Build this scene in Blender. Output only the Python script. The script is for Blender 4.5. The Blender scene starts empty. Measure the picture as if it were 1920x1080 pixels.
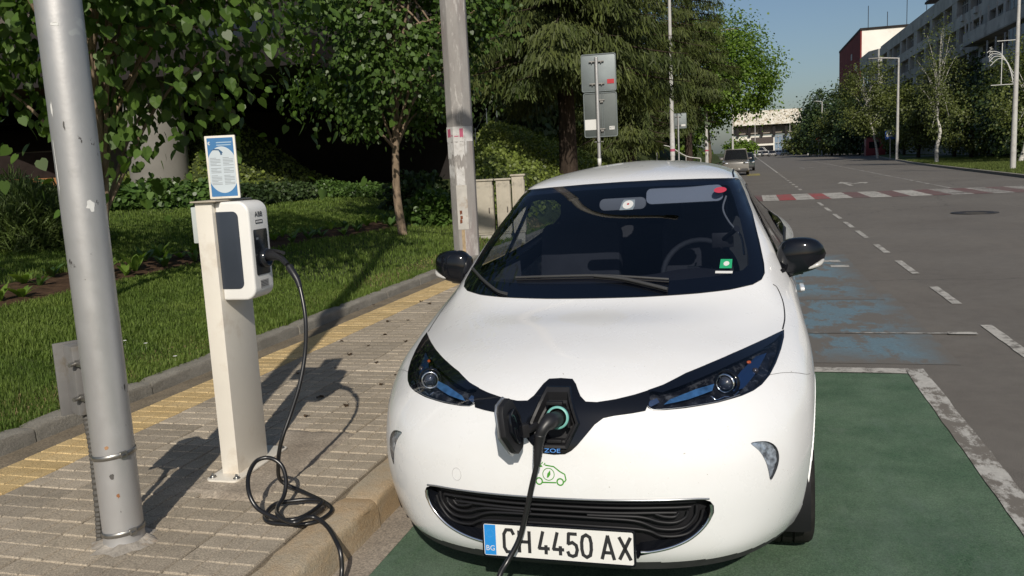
import bpy, bmesh, math, random
import numpy as np
from mathutils import Vector, Matrix
from mathutils.bvhtree import BVHTree
from mathutils.geometry import delaunay_2d_cdt

scene = bpy.context.scene
C = scene.collection
R = math.radians

# ---------------------------------------------------------------- camera
CAM_H, PITCH, YAW, ROLL, FPX = 1.5804, 0.1476, -0.2788, -0.0502, 1573.04
_f = Vector((math.sin(YAW)*math.cos(PITCH), math.cos(YAW)*math.cos(PITCH), -math.sin(PITCH)))
_r = Vector((math.cos(YAW), -math.sin(YAW), 0.0))
_u = _r.cross(_f)
_r2 = _r*math.cos(ROLL) + _u*math.sin(ROLL)
_u2 = -_r*math.sin(ROLL) + _u*math.cos(ROLL)
cam_data = bpy.data.cameras.new('camera')
cam_data.sensor_width = 36.0
cam_data.lens = FPX/1920*36
cam_data.clip_start = 0.05
cam_data.clip_end = 3000
cam = bpy.data.objects.new('camera', cam_data)
cam.matrix_world = Matrix(((_r2.x, _u2.x, -_f.x, 0), (_r2.y, _u2.y, -_f.y, 0), (_r2.z, _u2.z, -_f.z, CAM_H), (0, 0, 0, 1)))
C.objects.link(cam)
scene.camera = cam

# ---------------------------------------------------------------- light
SUN_EL = R(34)
SUN_DX, SUN_DY = 0.31, -0.951          # horizontal direction towards the sun (behind the photographer, to the right)
world = bpy.data.worlds.new('World')
scene.world = world
world.use_nodes = True
wn = world.node_tree
wn.nodes.clear()
sky = wn.nodes.new('ShaderNodeTexSky')
sky.sky_type = 'NISHITA'
sky.sun_disc = False
sky.sun_elevation = SUN_EL
sky.sun_rotation = math.atan2(SUN_DX, SUN_DY)
sky.air_density = 1.0
sky.dust_density = 1.5
sky.ozone_density = 3.0
bg = wn.nodes.new('ShaderNodeBackground')
bg.inputs['Strength'].default_value = 0.07
wo = wn.nodes.new('ShaderNodeOutputWorld')
wn.links.new(sky.outputs[0], bg.inputs[0])
wn.links.new(bg.outputs[0], wo.inputs[0])
sun_d = bpy.data.lights.new('sun', 'SUN')
sun_d.energy = 3.8
sun_d.angle = R(0.53)
sun_d.color = (1.0, 0.93, 0.82)
sun = bpy.data.objects.new('sun', sun_d)
C.objects.link(sun)
sv = Vector((SUN_DX*math.cos(SUN_EL), SUN_DY*math.cos(SUN_EL), math.sin(SUN_EL)))
sun.rotation_euler = sv.to_track_quat('Z', 'Y').to_euler()
sun.location = (10, -20, 30)
scene.view_settings.view_transform = 'Standard'
scene.view_settings.look = 'None'
scene.view_settings.gamma = 1.0
scene.view_settings.use_curve_mapping = False
scene.view_settings.exposure = 0.05
try:
    scene.cycles.max_bounces = 8
    scene.cycles.transparent_max_bounces = 12
    scene.cycles.caustics_reflective = False
    scene.cycles.caustics_refractive = False
    scene.cycles.sample_clamp_indirect = 6
except Exception:
    pass

# ---------------------------------------------------------------- helpers
def tag(o, label=None, cat=None, group=None, kind=None):
    if label: o['label'] = label
    if cat: o['category'] = cat
    if group: o['group'] = group
    if kind: o['kind'] = kind
    return o

def thing(name, label, cat, loc=(0, 0, 0), rz=0.0, group=None):
    o = bpy.data.objects.new(name, None)
    o.empty_display_size = 0.2
    C.objects.link(o)
    o.location = loc
    o.rotation_euler = (0, 0, rz)
    return tag(o, label, cat, group)

def link(name, me, parent=None, mat=None):
    o = bpy.data.objects.new(name, me)
    C.objects.link(o)
    if parent is not None: o.parent = parent
    if mat is not None and len(me.materials) == 0:
        for m in (mat if isinstance(mat, (list, tuple)) else [mat]): me.materials.append(m)
    return o

def mesh_np(name, verts, faces, smooth=False, mats=None, midx=None):
    """verts (n,3), faces (m,k) with the same k for all."""
    verts = np.asarray(verts, dtype=np.float32); faces = np.asarray(faces, dtype=np.int32)
    me = bpy.data.meshes.new(name)
    k = faces.shape[1]
    me.vertices.add(len(verts)); me.vertices.foreach_set('co', verts.ravel())
    me.loops.add(faces.size); me.loops.foreach_set('vertex_index', faces.ravel())
    me.polygons.add(len(faces)); me.polygons.foreach_set('loop_start', np.arange(0, faces.size, k, dtype=np.int32))
    if smooth: me.polygons.foreach_set('use_smooth', np.ones(len(faces), dtype=bool))
    if midx is not None: me.polygons.foreach_set('material_index', np.asarray(midx, dtype=np.int32))
    me.update(calc_edges=True)
    if mats:
        for m in mats: me.materials.append(m)
    return me

class MB:
    """collects shapes into one mesh"""
    def __init__(s): s.v = []; s.f = []; s.sm = []
    def add(s, vs, fs, smooth=False):
        b = len(s.v); s.v += [tuple(p) for p in vs]; s.f += [tuple(i+b for i in f) for f in fs]; s.sm += [smooth]*len(fs); return s
    def box(s, c, d, rz=0.0, M=None):
        x, y, z = d[0]/2, d[1]/2, d[2]/2
        P = [Vector((sx*x, sy*y, sz*z)) for sz in (-1, 1) for sy in (-1, 1) for sx in (-1, 1)]
        if rz: P = [Matrix.Rotation(rz, 3, 'Z') @ p for p in P]
        if M is not None: P = [M @ p for p in P]
        P = [p+Vector(c) for p in P]
        return s.add(P, [(0, 2, 3, 1), (4, 5, 7, 6), (0, 1, 5, 4), (2, 6, 7, 3), (0, 4, 6, 2), (1, 3, 7, 5)])
    def tube(s, pts, r, n=10, caps=True, smooth=True):
        pts = [Vector(p) for p in pts]; m = len(pts)
        rs = r if isinstance(r, (list, tuple)) else [r]*m
        V = []; F = []
        t = (pts[1]-pts[0]).normalized()
        a = t.cross(Vector((0, 0, 1)))
        if a.length < .05: a = t.cross(Vector((0, 1, 0)))
        a.normalize()
        for i, p in enumerate(pts):
            if i == 0: t = pts[1]-pts[0]
            elif i == m-1: t = pts[-1]-pts[-2]
            else: t = pts[i+1]-pts[i-1]
            t.normalize()
            a = (a - t*a.dot(t)).normalized(); b = t.cross(a)
            for k in range(n):
                an = 2*math.pi*k/n
                V.append(p+(a*math.cos(an)+b*math.sin(an))*rs[i])
        for i in range(m-1):
            for k in range(n):
                F.append((i*n+k, i*n+(k+1) % n, (i+1)*n+(k+1) % n, (i+1)*n+k))
        s.add(V, F, smooth)
        if caps:
            s.add(V[:n], [tuple(range(n-1, -1, -1))]); s.add(V[-n:], [tuple(range(n))])
        return s
    def cyl(s, a, b, r, n=16, r2=None, smooth=True):
        return s.tube([a, b], [r, r if r2 is None else r2], n, True, smooth)
    def lathe(s, prof, n=24, M=None, smooth=True):
        V = []; F = []
        for (rr, z) in prof:
            for k in range(n):
                a = 2*math.pi*k/n; p = Vector((rr*math.cos(a), rr*math.sin(a), z)); V.append(M @ p if M is not None else p)
        for i in range(len(prof)-1):
            for k in range(n): F.append((i*n+k, i*n+(k+1) % n, (i+1)*n+(k+1) % n, (i+1)*n+k))
        return s.add(V, F, smooth)
    def prism(s, outline, h, M=None, z0=0.0):
        n = len(outline); T = M if M is not None else Matrix.Identity(4)
        V = [T @ Vector((x, y, z0)) for x, y in outline]+[T @ Vector((x, y, z0+h)) for x, y in outline]
        F = [tuple(range(n-1, -1, -1)), tuple(range(n, 2*n))]+[(i, (i+1) % n, n+(i+1) % n, n+i) for i in range(n)]
        return s.add(V, F)
    def mesh(s, name, mat=None, bevel=0.0, seg=2, recalc=True):
        me = bpy.data.meshes.new(name); me.from_pydata(s.v, [], s.f)
        me.polygons.foreach_set('use_smooth', s.sm)
        if recalc or bevel:
            bm = bmesh.new(); bm.from_mesh(me)
            if recalc: bmesh.ops.recalc_face_normals(bm, faces=bm.faces)
            if bevel:
                bmesh.ops.remove_doubles(bm, verts=bm.verts, dist=1e-5)
                ed = [e for e in bm.edges if len(e.link_faces) == 2 and e.calc_face_angle(0) > R(35)]
                bmesh.ops.bevel(bm, geom=ed, offset=bevel, segments=seg, affect='EDGES', profile=.6, clamp_overlap=True)
                for f in bm.faces: f.smooth = True
            bm.to_mesh(me); bm.free()
            if bevel:
                try: me.set_sharp_from_angle(angle=R(40))
                except Exception: pass
        if mat is not None:
            for m in (mat if isinstance(mat, (list, tuple)) else [mat]): me.materials.append(m)
        me.update(); return me
    def obj(s, name, mat, parent=None, bevel=0.0, seg=2, recalc=True):
        return link(name, s.mesh(name, mat, bevel, seg, recalc), parent)

def rrect(w, h, r, n=5):
    P = []
    for (cx, cy, a0) in ((w/2-r, h/2-r, 0), (-w/2+r, h/2-r, 90), (-w/2+r, -h/2+r, 180), (w/2-r, -h/2+r, 270)):
        for i in range(n+1):
            a = R(a0+90*i/n); P.append((cx+r*math.cos(a), cy+r*math.sin(a)))
    return P

def spline(pts, n=8, closed=False):
    """Catmull-Rom through points"""
    P = [np.array(p, float) for p in pts]; m = len(P); out = []
    rng = range(m) if closed else range(m-1)
    for i in rng:
        if closed: p0, p1, p2, p3 = P[i-1], P[i], P[(i+1) % m], P[(i+2) % m]
        else:
            p1, p2 = P[i], P[i+1]
            p0 = P[i-1] if i > 0 else 2*p1-p2
            p3 = P[i+2] if i+2 < m else 2*p2-p1
        for k in range(n):
            t = k/n
            out.append(0.5*((2*p1)+(-p0+p2)*t+(2*p0-5*p1+4*p2-p3)*t*t+(-p0+3*p1-3*p2+p3)*t**3))
    if not closed: out.append(P[-1])
    return [tuple(float(c) for c in o) for o in out]

def copy_tree(o, parent=None):
    c = o.copy(); C.objects.link(c)
    if parent is not None: c.parent = parent
    for ch in list(o.children): copy_tree(ch, c)
    return c

# ---------------------------------------------------------------- materials
def nd(nt, t, **kw):
    n = nt.nodes.new(t)
    for k, v in kw.items():
        if k in n.inputs.keys(): n.inputs[k].default_value = v
        else: setattr(n, k, v)
    return n

def new_mat(name):
    m = bpy.data.materials.new(name); m.use_nodes = True
    nt = m.node_tree; b = nt.nodes['Principled BSDF']
    return m, nt, b

def ramp(nt, fac, stops):
    r = nt.nodes.new('ShaderNodeValToRGB'); e = r.color_ramp.elements
    while len(e) < len(stops): e.new(0.5)
    for i, (p, c) in enumerate(stops):
        e[i].position = p; e[i].color = (*c, 1) if len(c) == 3 else c
    nt.links.new(fac, r.inputs[0]); return r.outputs[0]

def noise(nt, scale, detail=3.0, rough=0.55, coord='Object', vec=None, stretch=None, dist=0.0):
    tc = nt.nodes.new('ShaderNodeTexCoord'); v = tc.outputs[coord] if vec is None else vec
    if stretch is not None:
        mp = nt.nodes.new('ShaderNodeMapping'); mp.inputs['Scale'].default_value = stretch
        nt.links.new(v, mp.inputs[0]); v = mp.outputs[0]
    n = nt.nodes.new('ShaderNodeTexNoise'); n.inputs['Scale'].default_value = scale
    n.inputs['Detail'].default_value = detail; n.inputs['Roughness'].default_value = rough; n.inputs['Distortion'].default_value = dist
    nt.links.new(v, n.inputs['Vector']); return n.outputs[0]

def mixc(nt, fac, a, b, mode='MIX'):
    m = nt.nodes.new('ShaderNodeMix'); m.data_type = 'RGBA'; m.blend_type = mode
    for idx, val in ((0, fac), (6, a), (7, b)):
        if hasattr(val, 'is_output') or hasattr(val, 'links'): nt.links.new(val, m.inputs[idx])
        elif idx == 0: m.inputs[0].default_value = val
        else: m.inputs[idx].default_value = (*val, 1)
    return m.outputs[2]

def bump(nt, b, h, strength=0.3, dist=0.01):
    n = nt.nodes.new('ShaderNodeBump'); n.inputs['Strength'].default_value = strength; n.inputs['Distance'].default_value = dist
    nt.links.new(h, n.inputs['Height']); nt.links.new(n.outputs[0], b.inputs['Normal'])

def mat(name, col, rough=0.6, metal=0.0, var=0.0, vscale=4.0, bmp=0.0, bscale=60.0, spec=0.5, coat=0.0, dirt=None, dscale=3.0, stretch=None, world_coord=False):
    m, nt, b = new_mat(name)
    b.inputs['Roughness'].default_value = rough; b.inputs['Metallic'].default_value = metal
    b.inputs['Specular IOR Level'].default_value = spec if rough < .7 else min(spec, .15)
    if coat: b.inputs['Coat Weight'].default_value = coat; b.inputs['Coat Roughness'].default_value = .03
    out = None
    if var > 0:
        n = noise(nt, vscale, 5, .6, stretch=stretch)
        lo = tuple(max(0, c*(1-var)) for c in col); hi = tuple(min(1, c*(1+var)) for c in col)
        out = ramp(nt, n, [(.3, lo), (.7, hi)])
    if dirt is not None:
        n2 = noise(nt, dscale, 8, .7, stretch=stretch)
        msk = ramp(nt, n2, [(.52, (0, 0, 0)), (.7, (1, 1, 1))])
        out = mixc(nt, msk, out if out is not None else col, dirt)
    if out is not None: nt.links.new(out, b.inputs['Base Color'])
    else: b.inputs['Base Color'].default_value = (*col, 1)
    if bmp > 0: bump(nt, b, noise(nt, bscale, 6, .65), bmp, .01)
    return m

def glass_mat(name, tint=(.55, .6, .62), rough=0.0, fres=1.5, boost=1.0):
    """thin glazing: tinted see-through with a mirror-like coat"""
    m = bpy.data.materials.new(name); m.use_nodes = True; nt = m.node_tree; nt.nodes.clear()
    o = nt.nodes.new('ShaderNodeOutputMaterial'); tr = nt.nodes.new('ShaderNodeBsdfTransparent'); tr.inputs[0].default_value = (*tint, 1)
    gl = nt.nodes.new('ShaderNodeBsdfGlossy'); gl.inputs['Roughness'].default_value = rough; gl.inputs[0].default_value = (1, 1, 1, 1)
    fr = nt.nodes.new('ShaderNodeFresnel'); ge = nt.nodes.new('ShaderNodeNewGeometry'); mr_ = nt.nodes.new('ShaderNodeMapRange')
    mr_.inputs['To Min'].default_value = fres; mr_.inputs['To Max'].default_value = 1/fres      # the same reflectance from both sides of the pane
    nt.links.new(ge.outputs['Backfacing'], mr_.inputs['Value']); nt.links.new(mr_.outputs[0], fr.inputs[0])
    mu = nt.nodes.new('ShaderNodeMath'); mu.operation = 'MULTIPLY'; mu.inputs[1].default_value = boost; mu.use_clamp = True
    nt.links.new(fr.outputs[0], mu.inputs[0])
    mx = nt.nodes.new('ShaderNodeMixShader'); nt.links.new(mu.outputs[0], mx.inputs[0]); nt.links.new(tr.outputs[0], mx.inputs[1]); nt.links.new(gl.outputs[0], mx.inputs[2])
    nt.links.new(mx.outputs[0], o.inputs[0]); return m

def leaf_mat(name, c1, c2, trans=0.35, rough=0.5, scale=1.2, spec=.4):
    """leaf: diffuse + translucent, colour varies from clump to clump"""
    m, nt, b = new_mat(name)
    n = noise(nt, scale, 3, .6)
    geo = nt.nodes.new('ShaderNodeNewGeometry')
    c = ramp(nt, n, [(.3, c1), (.7, c2)])
    rr = ramp(nt, geo.outputs['Random Per Island'], [(0, (.62, .62, .62)), (1, (1.35, 1.35, 1.25))])
    c = mixc(nt, 1.0, c, rr, 'MULTIPLY')
    nt.links.new(c, b.inputs['Base Color']); b.inputs['Roughness'].default_value = rough
    b.inputs['Specular IOR Level'].default_value = spec
    t = nt.nodes.new('ShaderNodeBsdfTranslucent')
    c3 = mixc(nt, 1.0, c, (1.5, 1.6, .7), 'MULTIPLY'); nt.links.new(c3, t.inputs[0])
    mx = nt.nodes.new('ShaderNodeMixShader'); mx.inputs[0].default_value = trans
    nt.links.new(b.outputs[0], mx.inputs[1]); nt.links.new(t.outputs[0], mx.inputs[2])
    out = nt.nodes['Material Output']; nt.links.new(mx.outputs[0], out.inputs[0]); return m
# ================================================================ materials used all over
rng = np.random.default_rng(7)
rnd = random.Random(5)

def speckle_mat(name, base, lo, hi, rough=.85, s1=.35, s2=220., crack=False, stain=None, stain_amt=.5, each=0.0, grit=None):
    m, nt, b = new_mat(name)
    big = noise(nt, s1, 6, .65); fine = noise(nt, s2, 2, .7); mid = noise(nt, 6., 6, .7)
    c = ramp(nt, big, [(.3, lo), (.7, hi)])
    g = ramp(nt, fine, [(.32, (.62, .62, .62)), (.5, (1, 1, 1)), (.72, (1.5, 1.48, 1.42))])
    c = mixc(nt, 1.0, c, g, 'MULTIPLY')
    g2 = ramp(nt, mid, [(.25, (.86, .86, .86)), (.75, (1.12, 1.12, 1.12))]); c = mixc(nt, 1.0, c, g2, 'MULTIPLY')
    if stain is not None:
        n = noise(nt, .9, 8, .75, stretch=(1, .35, 1)); k = ramp(nt, n, [(.5, (0, 0, 0)), (.72, (stain_amt,)*3)]); c = mixc(nt, k, c, stain)
    if each:      # every slab has its own tone
        oi = nt.nodes.new('ShaderNodeObjectInfo'); c = mixc(nt, 1.0, c, ramp(nt, oi.outputs['Random'], [(0, (1-each, 1-each, 1-each)), (.5, (1, .985, .96)), (1, (1+each*.6, 1+each*.55, 1+each*.5))]), 'MULTIPLY')
    if grit is not None:
        c = mixc(nt, ramp(nt, noise(nt, 75, 3, .8), [(.60, (0, 0, 0)), (.66, (.75,)*3)]), c, grit); c = mixc(nt, ramp(nt, noise(nt, 2.3, 9, .8, stretch=(1, .5, 1)), [(.56, (0, 0, 0)), (.66, (.55,)*3)]), c, tuple(v*.9 for v in grit))
    if crack:
        vt = nt.nodes.new('ShaderNodeTexVoronoi'); vt.feature = 'DISTANCE_TO_EDGE'; vt.inputs['Scale'].default_value = .16
        tc = nt.nodes.new('ShaderNodeTexCoord'); wob = nt.nodes.new('ShaderNodeTexNoise'); wob.inputs['Scale'].default_value = 2.2; wob.inputs['Detail'].default_value = 6
        nt.links.new(tc.outputs['Object'], wob.inputs['Vector'])
        ad = nt.nodes.new('ShaderNodeMixRGB'); ad.blend_type = 'ADD'; ad.inputs[0].default_value = .6
        nt.links.new(tc.outputs['Object'], ad.inputs[1]); nt.links.new(wob.outputs['Color'], ad.inputs[2]); nt.links.new(ad.outputs[0], vt.inputs['Vector'])
        k = ramp(nt, vt.outputs['Distance'], [(.0, (.75, .75, .75)), (.0016, (0, 0, 0))]); c = mixc(nt, k, c, (.05, .048, .045))
    nt.links.new(c, b.inputs['Base Color']); b.inputs['Roughness'].default_value = rough; b.inputs['Specular IOR Level'].default_value = .3
    bump(nt, b, noise(nt, s2*.6, 3, .7), .35, .006)
    return m
M_ASPH = speckle_mat('asphalt', None, (.125, .113, .100), (.158, .146, .130), crack=True, stain=(.185, .165, .14), stain_amt=.45)
M_ASPH_R = speckle_mat('asphalt_side', None, (.10, .095, .088), (.135, .13, .12))
M_GREEN = speckle_mat('green_coating', None, (.045, .092, .052), (.105, .160, .105), s1=2.2, s2=160., stain=(.13, .175, .145), stain_amt=.75, grit=(.125, .165, .125))
M_GUTTER = speckle_mat('gutter_concrete', None, (.24, .205, .165), (.33, .285, .235), s1=1.2, s2=120., stain=(.16, .13, .10))

def mth(nt, op):
    m = nt.nodes.new('ShaderNodeMath'); m.operation = op; return m
def paint_mat(name, col, wear, under, thr=(.50, .60), scale=9., stretch=None, soft=False):
    """worn road paint: the paint is gone in ragged patches"""
    m, nt, b = new_mat(name)
    n = noise(nt, scale, 10, .78, stretch=stretch); n2 = noise(nt, 1.1, 4, .6)
    a = nt.nodes.new('ShaderNodeMath'); a.operation = 'ADD'; nt.links.new(n, a.inputs[0])
    mm = nt.nodes.new('ShaderNodeMath'); mm.operation = 'MULTIPLY'; mm.inputs[1].default_value = wear; nt.links.new(n2, mm.inputs[0]); nt.links.new(mm.outputs[0], a.inputs[1])
    k = ramp(nt, a.outputs[0], [(thr[0]+wear*.5-.02, (0, 0, 0)), (thr[1]+wear*.5, (1, 1, 1))])
    g = ramp(nt, noise(nt, 40, 5, .7), [(.3, tuple(c*.78 for c in col)), (.7, tuple(min(1, c*1.08) for c in col))])
    if soft:      # the coat thins out towards the rim of the patch
        tc = nt.nodes.new('ShaderNodeTexCoord'); sp = nt.nodes.new('ShaderNodeSeparateXYZ'); nt.links.new(tc.outputs['Generated'], sp.inputs[0]); last = None
        for ax in (0, 1):
            a1 = nt.nodes.new('ShaderNodeMath'); a1.operation = 'PINGPONG'; a1.inputs[1].default_value = .5; nt.links.new(sp.outputs[ax], a1.inputs[0])
            last = a1.outputs[0] if last is None else (lambda m_: (nt.links.new(last, m_.inputs[0]), nt.links.new(a1.outputs[0], m_.inputs[1]), m_.outputs[0])[2])(mth(nt, 'MINIMUM'))
        ad = mth(nt, 'ADD'); nt.links.new(last, ad.inputs[0]); q = mth(nt, 'MULTIPLY'); q.inputs[1].default_value = .35; nt.links.new(noise(nt, 2.2, 6, .7), q.inputs[0]); nt.links.new(q.outputs[0], ad.inputs[1])
        edge = ramp(nt, ad.outputs[0], [(.17, (1, 1, 1)), (.32, (0, 0, 0))]); k = mixc(nt, 1.0, k, edge, 'LIGHTEN')
    c = mixc(nt, k, g, under)
    nt.links.new(c, b.inputs['Base Color']); b.inputs['Roughness'].default_value = .8; b.inputs['Specular IOR Level'].default_value = .3
    bump(nt, b, noise(nt, 130, 3, .7), .3, .005)
    return m
ASP = (.14, .129, .115)
M_WHITE_P = paint_mat('white_road_paint', (.47, .45, .41), .35, ASP)
M_WHITE_W = paint_mat('worn_white_road_paint', (.44, .42, .385), .5, (.13, .12, .108), thr=(.42, .56), scale=14.)
M_EDGE_P = paint_mat('bay_edge_paint', (.47, .455, .42), .5, (.16, .145, .125), thr=(.46, .53), scale=11., stretch=(1, .5, 1))
M_RED_P = paint_mat('red_road_paint', (.34, .075, .075), .4, ASP)
M_RED_F = paint_mat('faded_red_road_paint', (.16, .085, .082), .4, ASP)
M_BLUE_P = paint_mat('faded_blue_road_paint', (.135, .205, .245), .9, (.14, .13, .116), thr=(.48, 1.02), scale=5., stretch=(1, .45, 1), soft=True)
M_YEL_P = paint_mat('faded_yellow_road_paint', (.33, .28, .08), .5, ASP)

# ================================================================ ground sheets
def sheet(name, pts, z, m, kind='structure', parent=None, sub=None):
    me = bpy.data.meshes.new(name); me.from_pydata([(x, y, z) for x, y in pts], [], [tuple(range(len(pts)))])
    o = link(name, me, parent, m)
    if parent is None: tag(o, kind=kind)
    return o
M_EARTH = mat('far_earth', (.07, .085, .04), .95, var=.4, vscale=.05)
sheet('ground', [(-900, -60), (900, -60), (900, 1400), (-900, 1400)], -.06, M_EARTH)
road = sheet('road', [(-1.6, -6), (10.2, -6), (10.2, 34), (10.45, 38), (10.9, 48), (11.6, 62), (12.2, 72), (13.4, 86), (15.2, 108), (17, 128), (20, 160), (26, 220), (30, 290), (-12, 290), (-9, 225), (-1.6, 150)], 0.0, M_ASPH)
# gutter strip between kerb and bay
sheet('gutter', [(-1.6, -4), (-1.45, -4), (-1.45, 60), (-1.6, 60)], .004, M_GUTTER)
sheet('parking_bay', [(-1.449, -4), (1.05, -4), (1.05, 6.16), (-1.449, 6.16)], .004, M_GREEN)

marks = thing('road_marking', 'white worn border line of the green parking bay beside the car', 'road marking', (0, 0, 0))
def mark(pts, m, z=.008, name='painted_line', parent=None, wob=.004):
    P = []
    n = len(pts)
    for i in range(n):
        a = Vector(pts[i]); b = Vector(pts[(i+1) % n]); k = max(1, int((b-a).length/.12)); k = min(k, 60)
        for j in range(k):
            p = a.lerp(b, j/k); P.append((p.x+rnd.uniform(-wob, wob), p.y+rnd.uniform(-wob, wob), z))
    me = bpy.data.meshes.new(name); me.from_pydata(P, [], [tuple(range(len(P)))])
    return link(name, me, parent, m)
def rect(x0, x1, y0, y1): return [(x0, y0), (x1, y0), (x1, y1), (x0, y1)]
mark(rect(1.05, 1.175, -3, 6.30), M_EDGE_P, .0085, parent=marks)
mark(rect(-1.3, 1.05, 6.16, 6.30), M_WHITE_P, .0085, parent=marks)
# faded blue bays further up the kerb
sheet('faded_blue_paint', rect(-1.2, 1.45, 6.45, 9.6), .003, M_BLUE_P)
sheet('faded_blue_paint', rect(-1.2, 1.35, 9.2, 13.2), .0055, M_BLUE_P)
t = thing('road_marking', 'faint worn cross line on the asphalt just beyond the white bay border', 'road marking', (0, 0, 0))
mark(rect(.3, 1.78, 7.50, 7.545), M_WHITE_W, .0085, parent=t); mark(rect(1.58, 1.80, 7.47, 7.56), M_WHITE_P, .0125, parent=t)
t = thing('road_marking', 'small worn white corner mark on faded blue paint behind the driver side mirror', 'road marking', (0, 0, 0))
mark(rect(.95, 1.22, 12.3, 12.5), M_WHITE_P, .0085, parent=t); mark(rect(1.05, 1.28, 11.75, 11.95), M_WHITE_P, .0085, parent=t)
# lane dashes
lane = thing('road_marking', 'row of white dashes running from the front right edge to the crossing', 'road marking', (1.95, 0, 0))
for i, (a, b) in enumerate([(2.0, 3.2), (4.2, 5.5), (6.7, 7.9), (8.95, 10.05), (11.05, 12.35), (13.3, 14.45), (15.5, 16.9), (17.6, 18.95), (19.8, 21.3), (22.2, 23.7), (24.6, 26.1)]):
    mark(rect(-.04, .05, a, b), M_WHITE_P, .006, name='dash', parent=lane)
lane2 = thing('road_marking', 'short white dashes beyond the crossing that merge into a solid lane line', 'road marking', (1.93, 0, 0))
y = 34.2
while y < 60: mark(rect(-.05, .07, y, y+1.2), M_WHITE_P, .006, name='dash', parent=lane2); y += 2.6
mark(rect(-.05, .07, 61, 225), M_WHITE_P, .006, name='solid_line', parent=lane2, wob=0)
cl = thing('road_marking', 'long faint white line between the lanes towards the right kerb', 'road marking', (6.6, 0, 0))
mark([(-.05, 31.4), (.08, 31.4), (1.1, 115), (1.6, 200), (1.45, 200), (.98, 115)], M_WHITE_W, .006, name='solid_line', parent=cl, wob=0)
cw = thing('road_marking', 'zebra crossing of alternating white and red stripes across the road', 'zebra crossing', (0, 0, 0))
xb = [-.1, .44, .93, 1.44, 2.0, 2.46, 3.1, 3.6, 4.2, 4.72, 5.33, 5.85, 6.45, 6.95, 7.55, 8.1, 8.7, 9.2, 9.8]
for i in range(len(xb)-1):
    white = i % 2 == 1
    m = (M_WHITE_P if i < 11 else M_WHITE_W) if white else (M_RED_P if i in (2, 4) else M_RED_F)
    mark(rect(xb[i], xb[i+1], 27.7, 31.3), m, .006, name='stripe', parent=cw)
def arrow(cx, cy, label, s=1.0, m=M_WHITE_P):
    t = thing('road_marking', label, 'road arrow', (cx, cy, 0))
    mark([(-.08*s, -2.4), (.08*s, -2.4), (.08*s, .2), (.3*s, .2), (0, 2.0), (-.3*s, .2), (-.08*s, .2)], m, .006, name='arrow_shaft', parent=t)
    mark([(.081, -.9), (.7, -.1), (.7, -.8), (1.0, .5), (.55, .9), (.62, .35), (.081, -.45)], m, .006, name='arrow_branch', parent=t)
arrow(4.0, 38.8, 'white direction arrow on the road just beyond the zebra crossing')
arrow(4.25, 73, 'faint white direction arrow far down the middle lane', m=M_WHITE_W)
t = tag(sheet('yellow_patch', rect(-.1, .75, 57, 62), .006, M_YEL_P), 'faded yellow paint patch on the road beside the silver car', 'road marking'); t['kind'] = 'structure'
# manhole
mh = thing('manhole_cover', 'dark round iron manhole cover in the right hand lane', 'manhole cover', (4.75, 20.4, 0))
MB().lathe([(0, .004), (.36, .004), (.38, .012), (.47, .012), (.47, .001)], 32).obj('cover_ring', mat('cast_iron', (.035, .032, .03), .6, metal=.3, var=.3, bmp=.3, bscale=40), mh)
a = MB()
for i in range(5): a.box((0, -.24+.12*i, .0065), (.5-.12*abs(i-2), .035, .008))
a.obj('cover_rib', mat('cast_iron_rib', (.05, .045, .04), .5, metal=.4), mh)

# ---------------------------------------------------------------- pavement
PZ = .14
M_PAVE = speckle_mat('paver_concrete', None, (.285, .245, .19), (.375, .325, .26), s1=1.6, s2=150., stain=(.21, .175, .13), stain_amt=.6, each=.16)
M_PAVE2 = speckle_mat('paver_concrete_pale', None, (.33, .285, .225), (.42, .365, .29), s1=1.6, s2=150., stain=(.24, .20, .155), stain_amt=.6, each=.16)
M_PAVEY = speckle_mat('paver_yellow', None, (.45, .325, .155), (.55, .42, .225), s1=1.6, s2=150., stain=(.30, .22, .12), stain_amt=.5, each=.12)
M_SAND = speckle_mat('joint_sand', None, (.15, .125, .09), (.22, .18, .13), s1=3., s2=90.)
pav = tag(MB().box((-2.92, 45, .02), (2.40, 94, .2)).obj('pavement', M_SAND), kind='structure')
S = .33
def paver_mesh(name, m, seed):
    """one cast slab with nine raised squares"""
    r = random.Random(seed); mb = MB(); s = S-.006; q = s/3
    mb.add([(-s/2, -s/2, 0), (s/2, -s/2, 0), (s/2, s/2, 0), (-s/2, s/2, 0), (-s/2, -s/2, .012), (s/2, -s/2, .012), (s/2, s/2, .012), (-s/2, s/2, .012)],
           [(0, 1, 5, 4), (1, 2, 6, 5), (2, 3, 7, 6), (3, 0, 4, 7), (4, 5, 6, 7)])
    for i in range(3):
        for j in range(3):
            cx, cy = -s/2+q*(i+.5), -s/2+q*(j+.5); a = q/2-.0022; b = q/2-.0062; z = .0185+r.uniform(-.0012, .0012); t1 = r.uniform(-.0007, .0007)
            mb.add([(cx-a, cy-a, .0122), (cx+a, cy-a, .0122), (cx+a, cy+a, .0122), (cx-a, cy+a, .0122), (cx-b, cy-b, z), (cx+b, cy-b, z+t1), (cx+b, cy+b, z+t1), (cx-b, cy+b, z)],
                   [(0, 1, 5, 4), (1, 2, 6, 5), (2, 3, 7, 6), (3, 0, 4, 7), (4, 5, 6, 7)])
    return mb.mesh(name, m, recalc=False)
pm = [paver_mesh('paver', M_PAVE, 1), paver_mesh('paver', M_PAVE2, 2), paver_mesh('paver', M_PAVE, 3)]
ym = [paver_mesh('yellow_paver', M_PAVEY, 4), paver_mesh('yellow_paver', M_PAVEY, 5)]
cols = [-1.955-S*k for k in range(0, 6)]               # slab centres from the kerb towards the lawn; the last column is yellow
base_z = .12
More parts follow.
